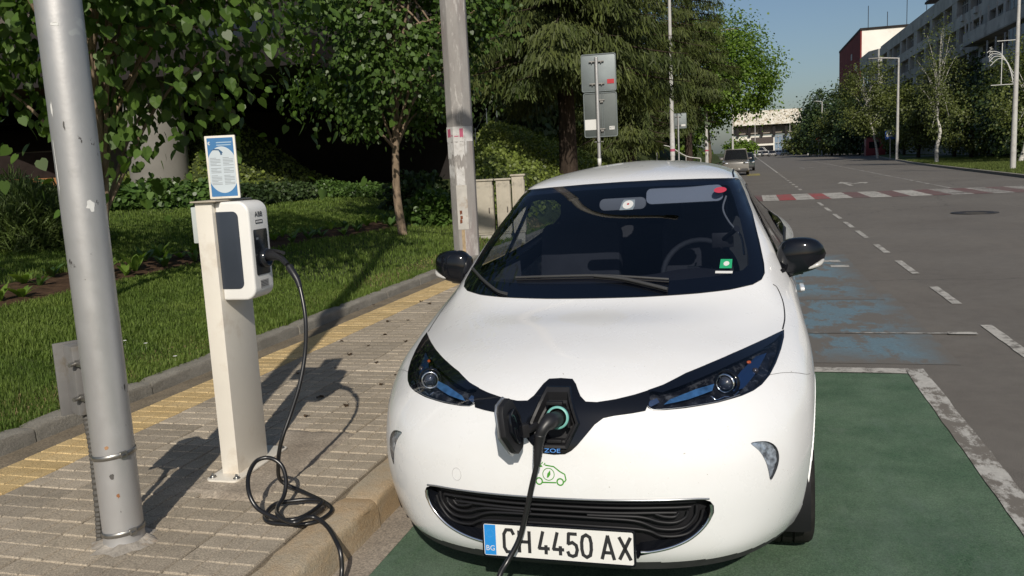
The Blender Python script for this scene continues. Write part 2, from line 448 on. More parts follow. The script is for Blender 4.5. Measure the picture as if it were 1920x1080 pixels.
skip = [(-2.50, 2.68, .17), ]
cnt = 0; far = []
def paver_clear(x, y):
    if (x+2.452)**2+(y-2.68)**2 < .10**2: return False
    return True
for j in range(0, 118):
    y = 1.30+S*j
    for i, x in enumerate(cols):
        yel = i == len(cols)-1
        if not paver_clear(x, y): continue
        if -2.56 < x < -2.2 and 3.2 < y < 4.05: continue
        me = rnd.choice(ym if yel else pm)
        dz = rnd.uniform(-.002, .002)+.014*0; rx, ry = rnd.gauss(0, .004), rnd.gauss(0, .004)
        if y < 17.2 and cnt < 299:
            o = link('yellow_paver' if yel else 'paver', me, pav); cnt += 1
            o.location = (x+rnd.uniform(-.0015, .0015), y+rnd.uniform(-.0015, .0015), base_z+.0015+dz); o.rotation_euler = (rx, ry, rnd.gauss(0, .003))
        else: far.append((x, y, dz, yel))
for yel, nm, m in ((False, 'far_paver', M_PAVE), (True, 'far_yellow_paver', M_PAVEY)):
    mb = MB()
    for (x, y, dz, yy) in far:
        if yy == yel: mb.box((x, y, base_z+.010+dz), (S-.008, S-.008, .018))
    tag(mb.obj(nm, m, pav, recalc=False), kind='stuff')
# cement patch where the charging post is bedded in
M_CEM = speckle_mat('old_cement', None, (.28, .235, .185), (.40, .345, .28), s1=5., s2=90., stain=(.17, .14, .11), stain_amt=.7)
mb = MB(); n = 22; cx, cy = -2.36, 3.66
def patch_obj(name, x0, x1, y0, y1, z, m, amp, parent, seed=3, cell=.03, edge=.03):
    r = np.random.default_rng(seed); nx, ny = int((x1-x0)/cell)+2, int((y1-y0)/cell)+2
    X, Y = np.meshgrid(np.linspace(x0, x1, nx), np.linspace(y0, y1, ny)); Z = z+r.normal(0, amp, X.shape)
    for a in ((0, slice(None)), (-1, slice(None)), (slice(None), 0), (slice(None), -1)): Z[a] = z-.02
    X = X+r.normal(0, cell*.18, X.shape); Y = Y+r.normal(0, cell*.18, Y.shape)
    idx = np.arange(nx*ny).reshape(ny, nx); F = np.stack([idx[:-1, :-1], idx[:-1, 1:], idx[1:, 1:], idx[1:, :-1]], -1).reshape(-1, 4)
    return link(name, mesh_np(name, np.stack([X, Y, Z], -1).reshape(-1, 3), F, True), parent, m)
patch_obj('cement_patch', -2.58, -2.12, 3.15, 4.10, PZ+.0035, M_CEM, .0016, pav)
mb = MB()
P = []
for k in range(26):
    a = 2*math.pi*k/26; r = .125+rnd.uniform(-.022, .03); P.append((-2.447+r*math.cos(a)*1.05, 2.66+r*math.sin(a)*.95))
V = [(x, y, PZ-.002) for x, y in P]+[(-2.457+(x+2.457)*.62, 2.69+(y-2.69)*.62, PZ+.017+rnd.uniform(-.005, .006)) for x, y in P]
n = 26; mb.add(V, [(i, (i+1) % n, n+(i+1) % n, n+i) for i in range(n)]+[tuple(range(n, 2*n))])
mb.obj('cement_collar', mat('rough_cement', (.33, .30, .26), .9, var=.35, vscale=14, bmp=.7, bscale=50, dirt=(.27, .19, .12), dscale=8), pav)

# ---------------------------------------------------------------- kerbs
def kerb_mat(name, lo, hi, st, amt):
    m, nt, b = new_mat(name)
    c = ramp(nt, noise(nt, 3.5, 8, .7), [(.3, lo), (.7, hi)])
    k = ramp(nt, noise(nt, 1.7, 8, .7, stretch=(1, 1, 2.2)), [(.42, (0, 0, 0)), (.62, (amt,)*3)]); c = mixc(nt, k, c, st)
    g = ramp(nt, noise(nt, 170, 2, .7), [(.3, (.72, .72, .72)), (.7, (1.25, 1.25, 1.2))]); c = mixc(nt, 1., c, g, 'MULTIPLY')
    vt = nt.nodes.new('ShaderNodeTexNoise'); vt.inputs['Scale'].default_value = 5; vt.inputs['Detail'].default_value = 9
    k2 = ramp(nt, noise(nt, 7, 10, .8), [(.63, (0, 0, 0)), (.72, (.7,)*3)]); c = mixc(nt, k2, c, (.10, .085, .07))
    nt.links.new(c, b.inputs['Base Color']); b.inputs['Roughness'].default_value = .88; bump(nt, b, noise(nt, 60, 6, .75), .7, .012); return m
M_KERB = kerb_mat('kerb_concrete', (.33, .275, .20), (.48, .41, .315), (.44, .29, .15), .7)
M_GKERB = kerb_mat('lawn_kerb_concrete', (.19, .175, .15), (.29, .27, .235), (.15, .14, .12), .5)
def kerb_stone(L, w, h, r, seed, side=1, m=None, name='kerb_stone'):
    rr = random.Random(seed); prof = [(-w/2, -.08), (-w/2, h)]
    for k in range(5):
        a = R(90-90*k/4); prof.append((w/2-r+r*math.cos(a), h-r+r*math.sin(a)))
    prof.append((w/2+.012, -.08))
    if side < 0: prof = [(-x, z) for x, z in prof][::-1]
    ny = 12; V = []; n = len(prof)
    for j in range(ny+1):
        y = -L/2+.006+(L-.012)*j/ny; e = .012 if j in (0, ny) else 0
        for x, z in prof: V.append((x+rr.gauss(0, .0022), y, z-e*(z > 0)+rr.gauss(0, .0016)))
    F = [(j*n+i, j*n+i+1, (j+1)*n+i+1, (j+1)*n+i) for j in range(ny) for i in range(n-1)]+[tuple(range(n)), tuple(range((ny+1)*n-1, ny*n-1, -1))]
    mb = MB(); mb.add(V, F, True); me = mb.mesh(name, m)
    try: me.set_sharp_from_angle(angle=R(50))
    except Exception: pass
    return me
kerb = tag(MB().box((-1.69, 60, -.03), (.12, 130, .14)).obj('kerb', M_SAND), kind='structure')
ks = [kerb_stone(1.0, .155, PZ+.002, .035, s, m=M_KERB) for s in (1, 2, 3)]
for j in range(0, 60):
    o = link('kerb_stone', ks[j % 3], kerb); o.location = (-1.682+rnd.uniform(-.003, .003), .75+1.0*j, rnd.uniform(-.002, .002)); o.rotation_euler = (0, 0, rnd.gauss(0, .002))
gkerb = tag(MB().box((-4.09, 60, 0), (.07, 130, .18)).obj('lawn_kerb', M_SAND), kind='structure')
gs = [kerb_stone(1.0, .12, .215, .03, s, m=M_GKERB) for s in (4, 5, 6)]
for j in range(0, 34):
    o = link('kerb_stone', gs[j % 3], gkerb); o.location = (-4.045+rnd.uniform(-.004, .004), 1.25+1.0*j, rnd.uniform(-.004, .004)); o.rotation_euler = (rnd.gauss(0, .002), 0, rnd.gauss(0, .002))
# right hand side kerb
rk = [(10.2, -6), (10.2, 34), (10.45, 38), (10.9, 48), (11.6, 62), (12.2, 72), (13.4, 86), (15.2, 108), (17, 128), (20, 160), (26, 220)]
V = []; F = []
for i, (x, y) in enumerate(rk): V += [(x, y, -.05), (x+.02, y, .12), (x+.16, y, .13), (x+.18, y, -.05)]
for i in range(len(rk)-1):
    for k in range(3): F.append((4*i+k, 4*i+k+1, 4*i+k+5, 4*i+k+4))
tag(MB().add(V, F).obj('right_kerb', M_GKERB), kind='structure')
M_LAWNR = mat('far_lawn', (.085, .115, .035), .95, var=.45, vscale=1.2, bmp=.6, bscale=20)
V = [(x+.18, y, .118) for x, y in rk]+[(60, y, .118) for x, y in rk]
n = len(rk); tag(MB().add(V, [(i, n+i, n+i+1, i+1) for i in range(n-1)]).obj('right_lawn', M_LAWNR), kind='structure')
# side road mouth and footpath on the right
sheet('side_path', [(16.5, 98), (40, 98), (40, 104), (16.6, 106)], .126, M_ASPH_R)

# ---------------------------------------------------------------- lawn and embankment on the left
def smooth(a, b, t):
    t = min(1, max(0, (t-a)/(b-a))); return t*t*(3-2*t)
def hl(x, y):
    d = -x-4.12
    z = .17+.105*max(0, min(d, 8.5))
    e = smooth(2.75, 3.35, y/max(.1, -x))*smooth(13, 17, y)
    if d > 0:
        bank = np.interp(d, [0, .3, 1.1, 4.0, 7, 12, 30], [0, .15, 1.25, 2.75, 3.5, 4.0, 4.5])
        back = 2.4*math.exp(-((x+17.2)**2+(y-25.5)**2*.4)/3.4)
        z = max(z*(1-e)+max(bank, z)*e, z+back*(1-e))
    return z
xs = np.concatenate([-4.105-np.linspace(0, 14, 57), -18.5-np.linspace(0, 60, 16)]); ys = np.concatenate([np.linspace(-6, 34, 101), np.linspace(36, 150, 30)])
Z = np.array([[hl(x, y) for x in xs] for y in ys])
X, Y = np.meshgrid(xs, ys)
idx = np.arange(X.size).reshape(X.shape); F = np.stack([idx[:-1, :-1], idx[1:, :-1], idx[1:, 1:], idx[:-1, 1:]], -1).reshape(-1, 4)
M_TURF = mat('turf_soil', (.045, .06, .02), .95, var=.4, vscale=2., bmp=.5, bscale=30)
tag(link('lawn', mesh_np('lawn', np.stack([X, Y, Z], -1).reshape(-1, 3), F, True), None, M_TURF), kind='structure')
def G(px, py, z=0.0):
    """ground point seen at a pixel of the survey picture"""
    d = _f+_r2*((px-960)/FPX)+_u2*((540-py)/FPX); t = (z-CAM_H)/d.z
    return Vector((d.x*t, d.y*t, z))
def GL(px, py):
    d = _f+_r2*((px-960)/FPX)+_u2*((540-py)/FPX); d = d/d.y
    for k in range(1, 4000):
        y = .02*k+1; p = Vector((d.x*y, y, CAM_H+d.z*y))
        if p.x < -4.1 and p.z < hl(p.x, p.y): return p
    return None

M_GRASS = leaf_mat('grass_blades', (.105, .165, .034), (.175, .235, .055), trans=.42, rough=.6, scale=1.5, spec=.25)
def bed_d(x, y):
    """distance from the centre line of the long flower bed"""
    bx = np.interp(y, BEDY, BEDX); return np.abs(x-bx)
_b = [GL(*p) for p in ((10, 555), (170, 520), (330, 490), (450, 465), (560, 447), (650, 434), (740, 420))]
BEDY = np.array([p.y for p in _b]); BEDX = np.array([p.x for p in _b])
BEDW = .42
def in_bed(x, y): return (bed_d(x, y) < BEDW) & (y > BEDY[0]-6) & (y < BEDY[-1]+3)
HL = np.vectorize(hl)
def grass(n, x0, x1, y0, y1, h0, h1, w, seed, bias=1.0):
    r = np.random.default_rng(seed)
    d = x0+(x1-x0)*r.random(n)**bias; y = y0+(y1-y0)*r.random(n)**1.4
    x = -4.10-d
    # only what can be seen from the pavement side
    ok = ~in_bed(x, y) & (x > -2.0*y-1.0) & ((y < 18.3) | (x < -8))
    x, y = x[ok], y[ok]; m = len(x); z = HLfast(x, y)
    h = r.uniform(h0, h1, m)*(1+.35*np.sin(x*3.1+1.3*np.sin(y*1.7))*np.cos(y*2.3)); az = r.uniform(0, 2*np.pi, m); lean = r.uniform(.1, .75, m)
    dx, dy = np.cos(az), np.sin(az); ww = w*r.uniform(.6, 1.3, m)*(1+y/14)
    b = np.stack([x, y, z-.004], -1); s = np.stack([-dy, dx, 0*dx], -1)*ww[:, None]/2
    mid = b+np.stack([dx*lean*h*.35, dy*lean*h*.35, h*.6], -1); tip = b+np.stack([dx*lean*h, dy*lean*h, h*(1-.3*lean)], -1)
    V = np.stack([b-s, b+s, mid+s*.7, mid-s*.7, tip], 1).reshape(-1, 3)
    k = np.arange(m)*5
    F = np.concatenate([np.stack([k, k+1, k+2], -1), np.stack([k, k+2, k+3], -1), np.stack([k+3, k+2, k+4], -1)])
    return V, F
def HLfast(x, y):
    ix = np.interp(-x, -xs, np.arange(len(xs))); iy = np.interp(y, ys, np.arange(len(ys)))
    i0 = np.clip(ix.astype(int), 0, len(xs)-2); j0 = np.clip(iy.astype(int), 0, len(ys)-2); fx, fy = ix-i0, iy-j0
    return (Z[j0, i0]*(1-fx)+Z[j0, i0+1]*fx)*(1-fy)+(Z[j0+1, i0]*(1-fx)+Z[j0+1, i0+1]*fx)*fy
gv = []; gf = []; b0 = 0
for args in [(170000, 0, 3.2, 2.0, 9.0, .025, .060, .0042, 1, 1.15), (90000, 0, 7, 5, 17, .04, .08, .007, 2, 1.0), (60000, 2.5, 9.5, 8, 24, .04, .08, .010, 3, 1.0), (7000, -.02, .10, 2.0, 18.0, .05, .11, .005, 4, 1.0)]:
    v, f = grass(*args); gv.append(v); gf.append(f+b0); b0 += len(v)
tag(link('grass', mesh_np('grass', np.concatenate(gv), np.concatenate(gf)), None, M_GRASS), kind='stuff')
v, f = grass(26000, -.02, .55, 2.0, 18.0, .015, .04, .006, 5, 2.2)
tag(link('dry_grass', mesh_np('dry_grass', v, f), None, leaf_mat('dry_grass', (.20, .155, .085), (.30, .24, .13), .2, .8, 4, .1)), kind='stuff')
r = np.random.default_rng(31); n = 60000
x = r.uniform(10.4, 22, n); y = r.uniform(34, 80, n); ok = x > np.interp(y, [p[1] for p in rk], [p[0] for p in rk])+.25; x, y = x[ok], y[ok]; n = len(x)
az = r.uniform(0, 6.28, n); hh = r.uniform(.05, .13, n); s = np.stack([np.cos(az), np.sin(az), 0*az], -1)*.03; b = np.stack([x, y, np.full(n, .115)], -1)
V = np.stack([b-s, b+s, b+np.stack([0*az, 0*az, hh], -1)+s*.7], 1).reshape(-1, 3); tag(link('roadside_grass', mesh_np('roadside_grass', V, np.arange(3*n).reshape(-1, 3)), None, leaf_mat('roadside_grass', (.085, .115, .03), (.13, .16, .05), .35, .7, .8, .2)), kind='stuff')
# soil of the flower bed
V = []; F = []; yy = np.linspace(BEDY[0]-5, BEDY[-1]+2.5, 90); r = random.Random(9)
for y in yy:
    bx = float(np.interp(y, BEDY, BEDX));
    for k in range(9):
        u = -1+k/4; x = bx+u*(BEDW+.03); V.append((x, y, hl(x, y)+.012*(1-u*u)+r.uniform(0, .02)*(1-abs(u))+.004))
for j in range(len(yy)-1):
    for k in range(8): F.append((9*j+k, 9*j+k+1, 9*j+k+10, 9*j+k+9))
tag(MB().add(V, F, True).obj('flower_bed', mat('bed_soil', (.07, .042, .025), .95, var=.5, vscale=9, bmp=.9, bscale=25), recalc=False), kind='structure')
# ================================================================ vegetation
LEAF = np.array([(0, 0, 0), (.42, .28, .05), (.36, .72, .02), (0, 1, -.06), (-.36, .72, .02), (-.42, .28, .05)])     # six-sided leaf, stem at the origin
LEAFH = np.array([(0, .07, 0), (.2, -.04, .03), (.43, .16, .05), (.45, .46, .04), (.26, .78, .0), (0, 1.06, -.08), (-.26, .78, .0), (-.45, .46, .04), (-.43, .16, .05), (-.2, -.04, .03)])     # heart-shaped linden leaf
NEEDLE = np.array([(-.5, 0, 0), (.5, 0, 0), (.28, 1, 0), (-.28, 1, 0)])
def leaves(P, D, N, size, shape=LEAF, r=None, wob=.35, wid=1.0):
    """place a leaf shape at P, pointing along D with face normal near N"""
    m = len(P); D = D/np.linalg.norm(D, axis=1)[:, None]
    N = N+r.normal(0, wob, (m, 3)); N = N-D*np.sum(N*D, 1)[:, None]; N /= np.linalg.norm(N, axis=1)[:, None]+1e-9
    S = np.cross(D, N); s = (size*np.ones(m))[:, None, None]
    V = P[:, None, :]+s*(shape[None, :, 0:1]*wid*S[:, None, :]+shape[None, :, 1:2]*D[:, None, :]+shape[None, :, 2:3]*N[:, None, :])
    k = len(shape); return V.reshape(-1, 3), np.arange(m*k).reshape(m, k)
def limbs(mb, base, top, r0, r1, r, n=7, wig=.06, steps=7):
    base, top = Vector(base), Vector(top); L = (top-base).length; pts = []
    for i in range(steps+1):
        t = i/steps; p = base.lerp(top, t)
        if 0 < i < steps: p += Vector((r.gauss(0, wig), r.gauss(0, wig), 0))*L*.25
        pts.append(tuple(p))
    pts = spline(pts, 3); k = len(pts)
    mb.tube(pts, [r0+(r1-r0)*(i/(k-1))**.8 for i in range(k)], n); return pts
M_BARK = mat('grey_brown_bark', (.13, .10, .07), .9, var=.4, vscale=6, stretch=(3, 3, .5), bmp=.9, bscale=25)
M_BARKL = mat('pale_brown_bark', (.22, .165, .115), .9, var=.35, vscale=8, stretch=(3, 3, .6), bmp=.8, bscale=30)
M_BARKD = mat('dark_spruce_bark', (.045, .033, .025), .95, var=.4, vscale=7, stretch=(3, 3, .6), bmp=.9, bscale=18)
def birch_bark():
    m, nt, b = new_mat('birch_bark'); n = noise(nt, 5, 6, .7, stretch=(1, 1, 4)); c = ramp(nt, n, [(.40, (.05, .045, .04)), (.47, (.52, .50, .46)), (1, (.62, .6, .56))])
    nt.links.new(c, b.inputs['Base Color']); b.inputs['Roughness'].default_value = .8; return m
M_BIRCH = birch_bark()
L_LINDEN = leaf_mat('linden_leaf', (.055, .11, .02), (.10, .165, .034), .38, .45, 1.3)
L_MID = leaf_mat('park_tree_leaf', (.045, .09, .018), (.09, .15, .032), .35, .42, 1.1)
L_SPRUCE = leaf_mat('spruce_needle', (.038, .056, .014), (.088, .105, .028), .15, .6, .8, .25)
L_BRIGHT = leaf_mat('bright_maple_leaf', (.09, .16, .02), (.16, .24, .035), .45, .5, .5)
L_IVY = leaf_mat('clipped_ivy_leaf', (.11, .15, .03), (.18, .22, .05), .25, .5, .6)
L_HEDGE = leaf_mat('hedge_leaf', (.05, .10, .022), (.10, .17, .04), .3, .4, 2.0)
L_BIRCH = leaf_mat('birch_leaf', (.075, .095, .025), (.13, .155, .042), .3, .5, .5)
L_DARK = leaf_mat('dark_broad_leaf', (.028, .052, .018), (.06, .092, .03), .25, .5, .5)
L_GREY = leaf_mat('chestnut_leaf', (.07, .085, .035), (.13, .14, .06), .3, .5, .6)

def tree(name, label, base, height, crown, nclump, nleaf, lsize, lmat, bark, seed, r0=.12, fork=.35, group=None, droop=.35, spread=.22, lean=(0, 0), leafparts=0, outer=.75, drop=None, shape=LEAF):
    """crown = (cx, cy, cz, rx, ry, rz) relative to base"""
    r = random.Random(seed); q = np.random.default_rng(seed)
    t = thing(name, label, 'tree', base, 0, group)
    mb = MB(); cx, cy, cz, rx, ry, rz = crown
    top = (lean[0]+cx*.7, lean[1]+cy*.7, min(height*.92, cz+rz*.55))
    tr = limbs(mb, (0, 0, -.15), top, r0, r0*.22, r, 9, .035)
    cl = []
    for i in range(nclump):
        a = q.normal(size=3); a /= np.linalg.norm(a); rad = (outer+(1-outer)*q.random()) if q.random() < .72 else q.uniform(.25, .8)
        p = np.array([cx+a[0]*rx*rad, cy+a[1]*ry*rad, cz+a[2]*rz*rad])
        p *= 1+q.normal(0, .02)
        if drop is not None and drop(p): continue
        cl.append(p)
    cl = np.array(cl)
    nb = min(len(cl), 34)
    for i in range(nb):
        p = cl[i]; f = fork+(1-fork)*r.random()*.75; s = Vector(tr[int(f*(len(tr)-1))])
        e = Vector(p); m = s.lerp(e, .5)+Vector((0, 0, .12*(e-s).length))
        mb.tube(spline([tuple(s), tuple(m), tuple(e)], 4), [r0*(.28 if bark is not M_BIRCH else .15)*(1-k/9)+.008 for k in range(9)], 5, caps=False)
    mb.obj('trunk', bark, t, recalc=False)
    # leaves
    per = max(1, nleaf//len(cl)); m = per*len(cl)
    C0 = np.repeat(cl, per, 0); sc = np.repeat(q.uniform(.6, 1.4, len(cl)), per)[:, None]
    off = q.normal(0, 1, (m, 3))*np.array([rx, ry, rz*.75])*spread*sc
    P = C0+off; P[:, 2] -= droop*np.abs(off[:, 0]+off[:, 1])*.3
    out = P-np.array([cx, cy, cz]); out /= np.linalg.norm(out, axis=1)[:, None]+1e-6
    D = out*.6+q.normal(0, .6, (m, 3)); D[:, 2] -= .75
    N = out*.55+np.array([0, 0, .9])
    keep = P[:, 2] > .35
    if drop is not None: keep &= ~np.array([drop(p) for p in P])
    P, D, N = P[keep], D[keep], N[keep]; sz = lsize*q.uniform(.65, 1.25, len(P))
    if leafparts:
        # the leaves that show largest stand as single objects
        tocam = np.array([cam.location.x-base[0], cam.location.y-base[1], cam.location.z-base[2]])
        dist = np.linalg.norm(P-tocam, axis=1); o = np.argsort(dist/sz)
        near, rest = o[:leafparts], o[leafparts:]
        lm = []
        for k in range(3):
            sh = shape.copy(); ns = len(sh); sh[:, 2] += q.normal(0, .03, len(sh)); V = [tuple(v) for v in sh]+[(0, .5, -.03)]
            lm.append(MB().add(V, [(i, (i+1) % ns, ns) for i in range(ns)]).mesh('leaf', lmat, recalc=False))
        for j in near:
            ob = link('leaf', lm[j % 3], t); d = Vector(D[j]).normalized(); n_ = Vector(N[j]+q.normal(0, .35, 3)); n_ = (n_-d*n_.dot(d)).normalized(); s_ = d.cross(n_)
            ob.matrix_local = Matrix.Translation(Vector(P[j])) @ Matrix((s_, d, n_)).transposed().to_4x4() @ Matrix.Scale(float(sz[j]), 4)
        P, D, N, sz = P[rest], D[rest], N[rest], sz[rest]
    V, F = leaves(P, D, N, sz, shape, q)
    tag(link('crown', mesh_np('crown', V, F), t, lmat), kind='stuff')
    return t

def spruce(label, base, height, rad, zlow, nbranch, per, seed, r0=.28, group=None, cut=None):
    r = random.Random(seed); q = np.random.default_rng(seed); t = thing('spruce_tree', label, 'tree', base, 0, group)
    mb = MB(); limbs(mb, (0, 0, -.3), (0, 0, height), r0, .03, r, 10, .004); Ps = []; Ds = []; Ns = []; Ss = []
    for i in range(nbranch):
        f = (i+.5)/nbranch; z = zlow+(height-zlow)*f**1.25; L = rad*(1-f)**.75*r.uniform(.72, 1.12)+.25; az = i*2.4+r.uniform(-.3, .3)
        if cut is not None and z < 5.0 and math.cos(az) > -.2: L = min(L, 1.5/max(.35, math.cos(az)))
        d = np.array([math.cos(az), math.sin(az), 0]); pts = []
        for k in range(9):
            u = k/8; pts.append(np.array([0, 0, z])+d*L*u+np.array([0, 0, L*(.10*u-.42*u*u+.16*u**4)]))
        mb.tube([tuple(p) for p in pts], [.035*(1-k/9)+.006 for k in range(9)], 5, caps=False)
        n = int(per*L/rad)+20; u = q.random(n)**.75; j = np.minimum((u*8).astype(int), 7); fr = (u*8-j)[:, None]; A = np.array(pts)
        p = A[j]*(1-fr)+A[j+1]*fr; side = q.normal(0, 1, n)*(.16+.20*L*np.sin(np.pi*np.clip(u, .05, 1)**.8)*.5); sv_ = np.array([-d[1], d[0], 0])
        p = p+side[:, None]*sv_+np.array([0, 0, 1])*(-np.abs(side)*.35-q.random(n)*.42*(.4+.6*u)*min(1, L/1.5)+.03)[:, None]
        Dd = d*.35+sv_*np.sign(side)[:, None]*.25+q.normal(0, .28, (n, 3)); Dd[:, 2] -= .95
        Ps.append(p); Ds.append(Dd); Ns.append(np.tile(d, (n, 1))+np.array([0, 0, .5]))
    P, D, N = np.concatenate(Ps), np.concatenate(Ds), np.concatenate(Ns)
    if cut is not None: k = ~cut(P); P, D, N = P[k], D[k], N[k]
    mb.obj('trunk', M_BARKD, t, recalc=False)
    V, F = leaves(P, D, N, .20*q.uniform(.6, 1.3, len(P)), NEEDLE, q, .6, .20)
    tag(link('crown', mesh_np('crown', V, F), t, L_SPRUCE), kind='stuff'); return t

b = GL(211, 560)
tree('linden_tree', 'young linden with big pale lit leaves directly behind the grey lamp post', (b.x, b.y, hl(b.x, b.y)), 6.2, (.25, .1, 3.85, 2.25, 2.0, 2.35), 130, 10500, .108, L_LINDEN, M_BARKL, 11, r0=.055, fork=.2, leafparts=280, spread=.17, shape=LEAFH)
b2 = GL(757, 440)
tree('park_tree', 'round leafy tree with thin bare trunk left of the concrete pole', (b2.x, b2.y, hl(b2.x, b2.y)), 7.6, (-.15, .1, 4.35, 2.15, 2.1, 2.6), 140, 23000, .080, L_MID, M_BARKL, 12, r0=.09, fork=.3, spread=.095, shape=LEAFH)
spruce('tall dark spruce with drooping branches behind the pair of sign backs', (-5.0, 24.0, hl(-5.0, 24.0)-.1), 15, 3.6, 3.2, 130, 820, 21, r0=.30)
spruce('second spruce standing over the white lamp pole beyond the sign backs', (-4.9, 37, hl(-5, 37)-.2), 14, 4.3, 1.6, 130, 760, 22, r0=.28, cut=lambda P: (P[:, 0] > 1.0) & (P[:, 2] < 3.7))
spruce('third spruce farther back whose tip reaches over the bright maple', (-3.3, 50, hl(-4.9, 50)-.5), 17.0, 3.9, 3.2, 110, 620, 26, r0=.25, cut=lambda P: (P[:, 0] > .6) & (P[:, 2] < 4.2))
tree('maple_tree', 'bright green maple at the road edge above the parked silver car', (-2.9, 62, .1), 10, (.7, 0, 7.3, 4.0, 4.0, 4.0), 150, 27000, .17, L_BRIGHT, M_BARK, 23, r0=.2, spread=.14)
tree('maple_tree', 'low bright green maple just beyond the parked silver car', (-7.5, 84, .1), 8, (0, 0, 4.0, 3.2, 3.5, 3.2), 70, 7000, .32, L_BRIGHT, M_BARK, 24, r0=.2, spread=.16)
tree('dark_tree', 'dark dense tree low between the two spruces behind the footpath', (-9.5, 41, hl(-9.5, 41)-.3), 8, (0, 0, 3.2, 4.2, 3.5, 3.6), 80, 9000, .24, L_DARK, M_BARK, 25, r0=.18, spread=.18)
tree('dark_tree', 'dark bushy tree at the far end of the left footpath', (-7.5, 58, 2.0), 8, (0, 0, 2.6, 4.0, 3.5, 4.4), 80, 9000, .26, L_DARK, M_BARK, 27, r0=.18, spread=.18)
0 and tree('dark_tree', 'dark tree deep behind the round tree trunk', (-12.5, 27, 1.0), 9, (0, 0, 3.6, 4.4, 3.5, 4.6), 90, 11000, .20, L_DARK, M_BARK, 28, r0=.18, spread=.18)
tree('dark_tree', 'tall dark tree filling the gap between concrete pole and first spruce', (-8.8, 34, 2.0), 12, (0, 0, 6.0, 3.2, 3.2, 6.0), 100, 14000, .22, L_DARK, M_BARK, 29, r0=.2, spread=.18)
# trees behind and left of the photographer throw the broken shade on the lawn
tree('linden_tree', 'linden beside the lawn left of the picture that shades the grass', (-7.9, 1.4, .5), 7, (0, 0, 4.4, 2.2, 2.3, 2.3), 70, 3600, .16, L_LINDEN, M_BARK, 41, r0=.09, spread=.16)
tree('linden_tree', 'linden far left of the picture that shades the long hedge', (-14.5, 5.5, 1.0), 8, (0, 0, 4.6, 2.8, 2.8, 2.6), 70, 3600, .18, L_LINDEN, M_BARK, 42, r0=.09, spread=.16)

# clipped ivy bank: leaves lying on the slope
def bank_leaves(n, xr, yr, size, seed, m, name, hf=None, label=None, cat=None, wob=.5, lift=.06):
    q = np.random.default_rng(seed); x = q.uniform(*xr, n); y = q.uniform(*yr, n); z = HLfast(x, y) if hf is None else hf(x, y)
    e = .15; nx = HLfast(x-e, y)-HLfast(x+e, y); ny = HLfast(x, y-e)-HLfast(x, y+e); N = np.stack([nx, ny, np.full(n, 2*e)], -1); N /= np.linalg.norm(N, axis=1)[:, None]
    P = np.stack([x, y, z], -1)+N*(q.random(n)*lift)[:, None]; D = q.normal(0, 1, (n, 3)); D[:, 2] -= .3
    k = (z > .35+.105*np.minimum(-x-4.12, 8.5)); P, D, N, n = P[k], D[k], N[k], int(k.sum())
    V, F = leaves(P, D, N, size*q.uniform(.6, 1.3, n), LEAF, q, wob)
    return V, F
v1, f1 = bank_leaves(60000, (-14.5, -4.25), (12.5, 40), .085, 51, L_IVY, 'ivy', wob=.9, lift=.12)
v2, f2 = bank_leaves(6000, (-20, -14.6), (22, 29), .10, 52, L_IVY, 'ivy', wob=.9, lift=.12)
tag(link('ivy_ground_cover', mesh_np('ivy_ground_cover', np.concatenate([v1, v2]), np.concatenate([f1, f2+len(v1)])), None, L_IVY), 'clipped ivy covering the steep bank behind the street cabinet', 'ground cover', kind='stuff')

# hedges
def hedge(label, a, b, w, h, n, size, seed, m=L_HEDGE, parts=0):
    a, b = Vector(a), Vector(b); L = (b-a).length; d = (b-a).normalized(); s = Vector((-d.y, d.x, 0)); q = np.random.default_rng(seed)
    t = thing('hedge', label, 'hedge', a)
    u = q.random(n)*L; face = q.random(n); ang = q.uniform(-.1, math.pi+.1, n); rr = .82+.2*q.random(n)+.07*np.sin(u*5+seed)
    v = np.cos(ang)*w/2*rr; zz = (.35+.65*np.abs(np.sin(ang)))*h*rr*q.random(n)**.35
    P = np.outer(u, d)+np.outer(v, s)+np.outer(zz, (0, 0, 1)); P[:, 2] += HLfast(P[:, 0]+a.x, P[:, 1]+a.y)-a.z
    N = np.outer(np.cos(ang), s)+np.outer(np.abs(np.sin(ang))+.4, (0, 0, 1)); D = q.normal(0, .8, (n, 3)); D[:, 2] -= .4
    V, F = leaves(P, D, N, size*q.uniform(.6, 1.25, n), LEAF, q, .6); tag(link('foliage', mesh_np('foliage', V, F), t, m), kind='stuff')
    mb = MB(); k = int(L/.5)
    for i in range(k):
        p = a+d*(.25+.5*i); zg = hl(p.x, p.y)-a.z
        mb.tube([(p.x-a.x, p.y-a.y, zg-.1), (p.x-a.x+.03, p.y-a.y, zg+h*.7)], [.02, .008], 5)
    mb.obj('stem', M_BARKD, t); return t
h0, h1 = GL(205, 392), GL(405, 384)
print('hedge', h0, h1)
hedge('bright leafy hedge in front of the round concrete column', (h0.x-.3, h0.y-.6, h0.z), (h1.x, h1.y, h1.z), 1.1, .62, 7500, .13, 61)
h2, h3 = GL(600, 370), GL(712, 368)
hedge('small leaved clipped hedge at the back edge of the lawn left of the thin trunk', (h2.x, h2.y, h2.z), (h3.x+.2, h3.y+.4, h3.z), 1.0, .48, 7000, .075, 62)
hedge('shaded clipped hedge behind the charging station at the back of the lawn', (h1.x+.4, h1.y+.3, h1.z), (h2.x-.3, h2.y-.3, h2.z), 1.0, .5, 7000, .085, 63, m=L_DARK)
h4, h5 = GL(-60, 400), GL(200, 396)
hedge('dark low hedge behind the lamp post at the far left', (h4.x, h4.y, h4.z), (h0.x-.8, h0.y-1.0, h0.z), 1.2, .7, 5000, .11, 64, m=L_DARK)

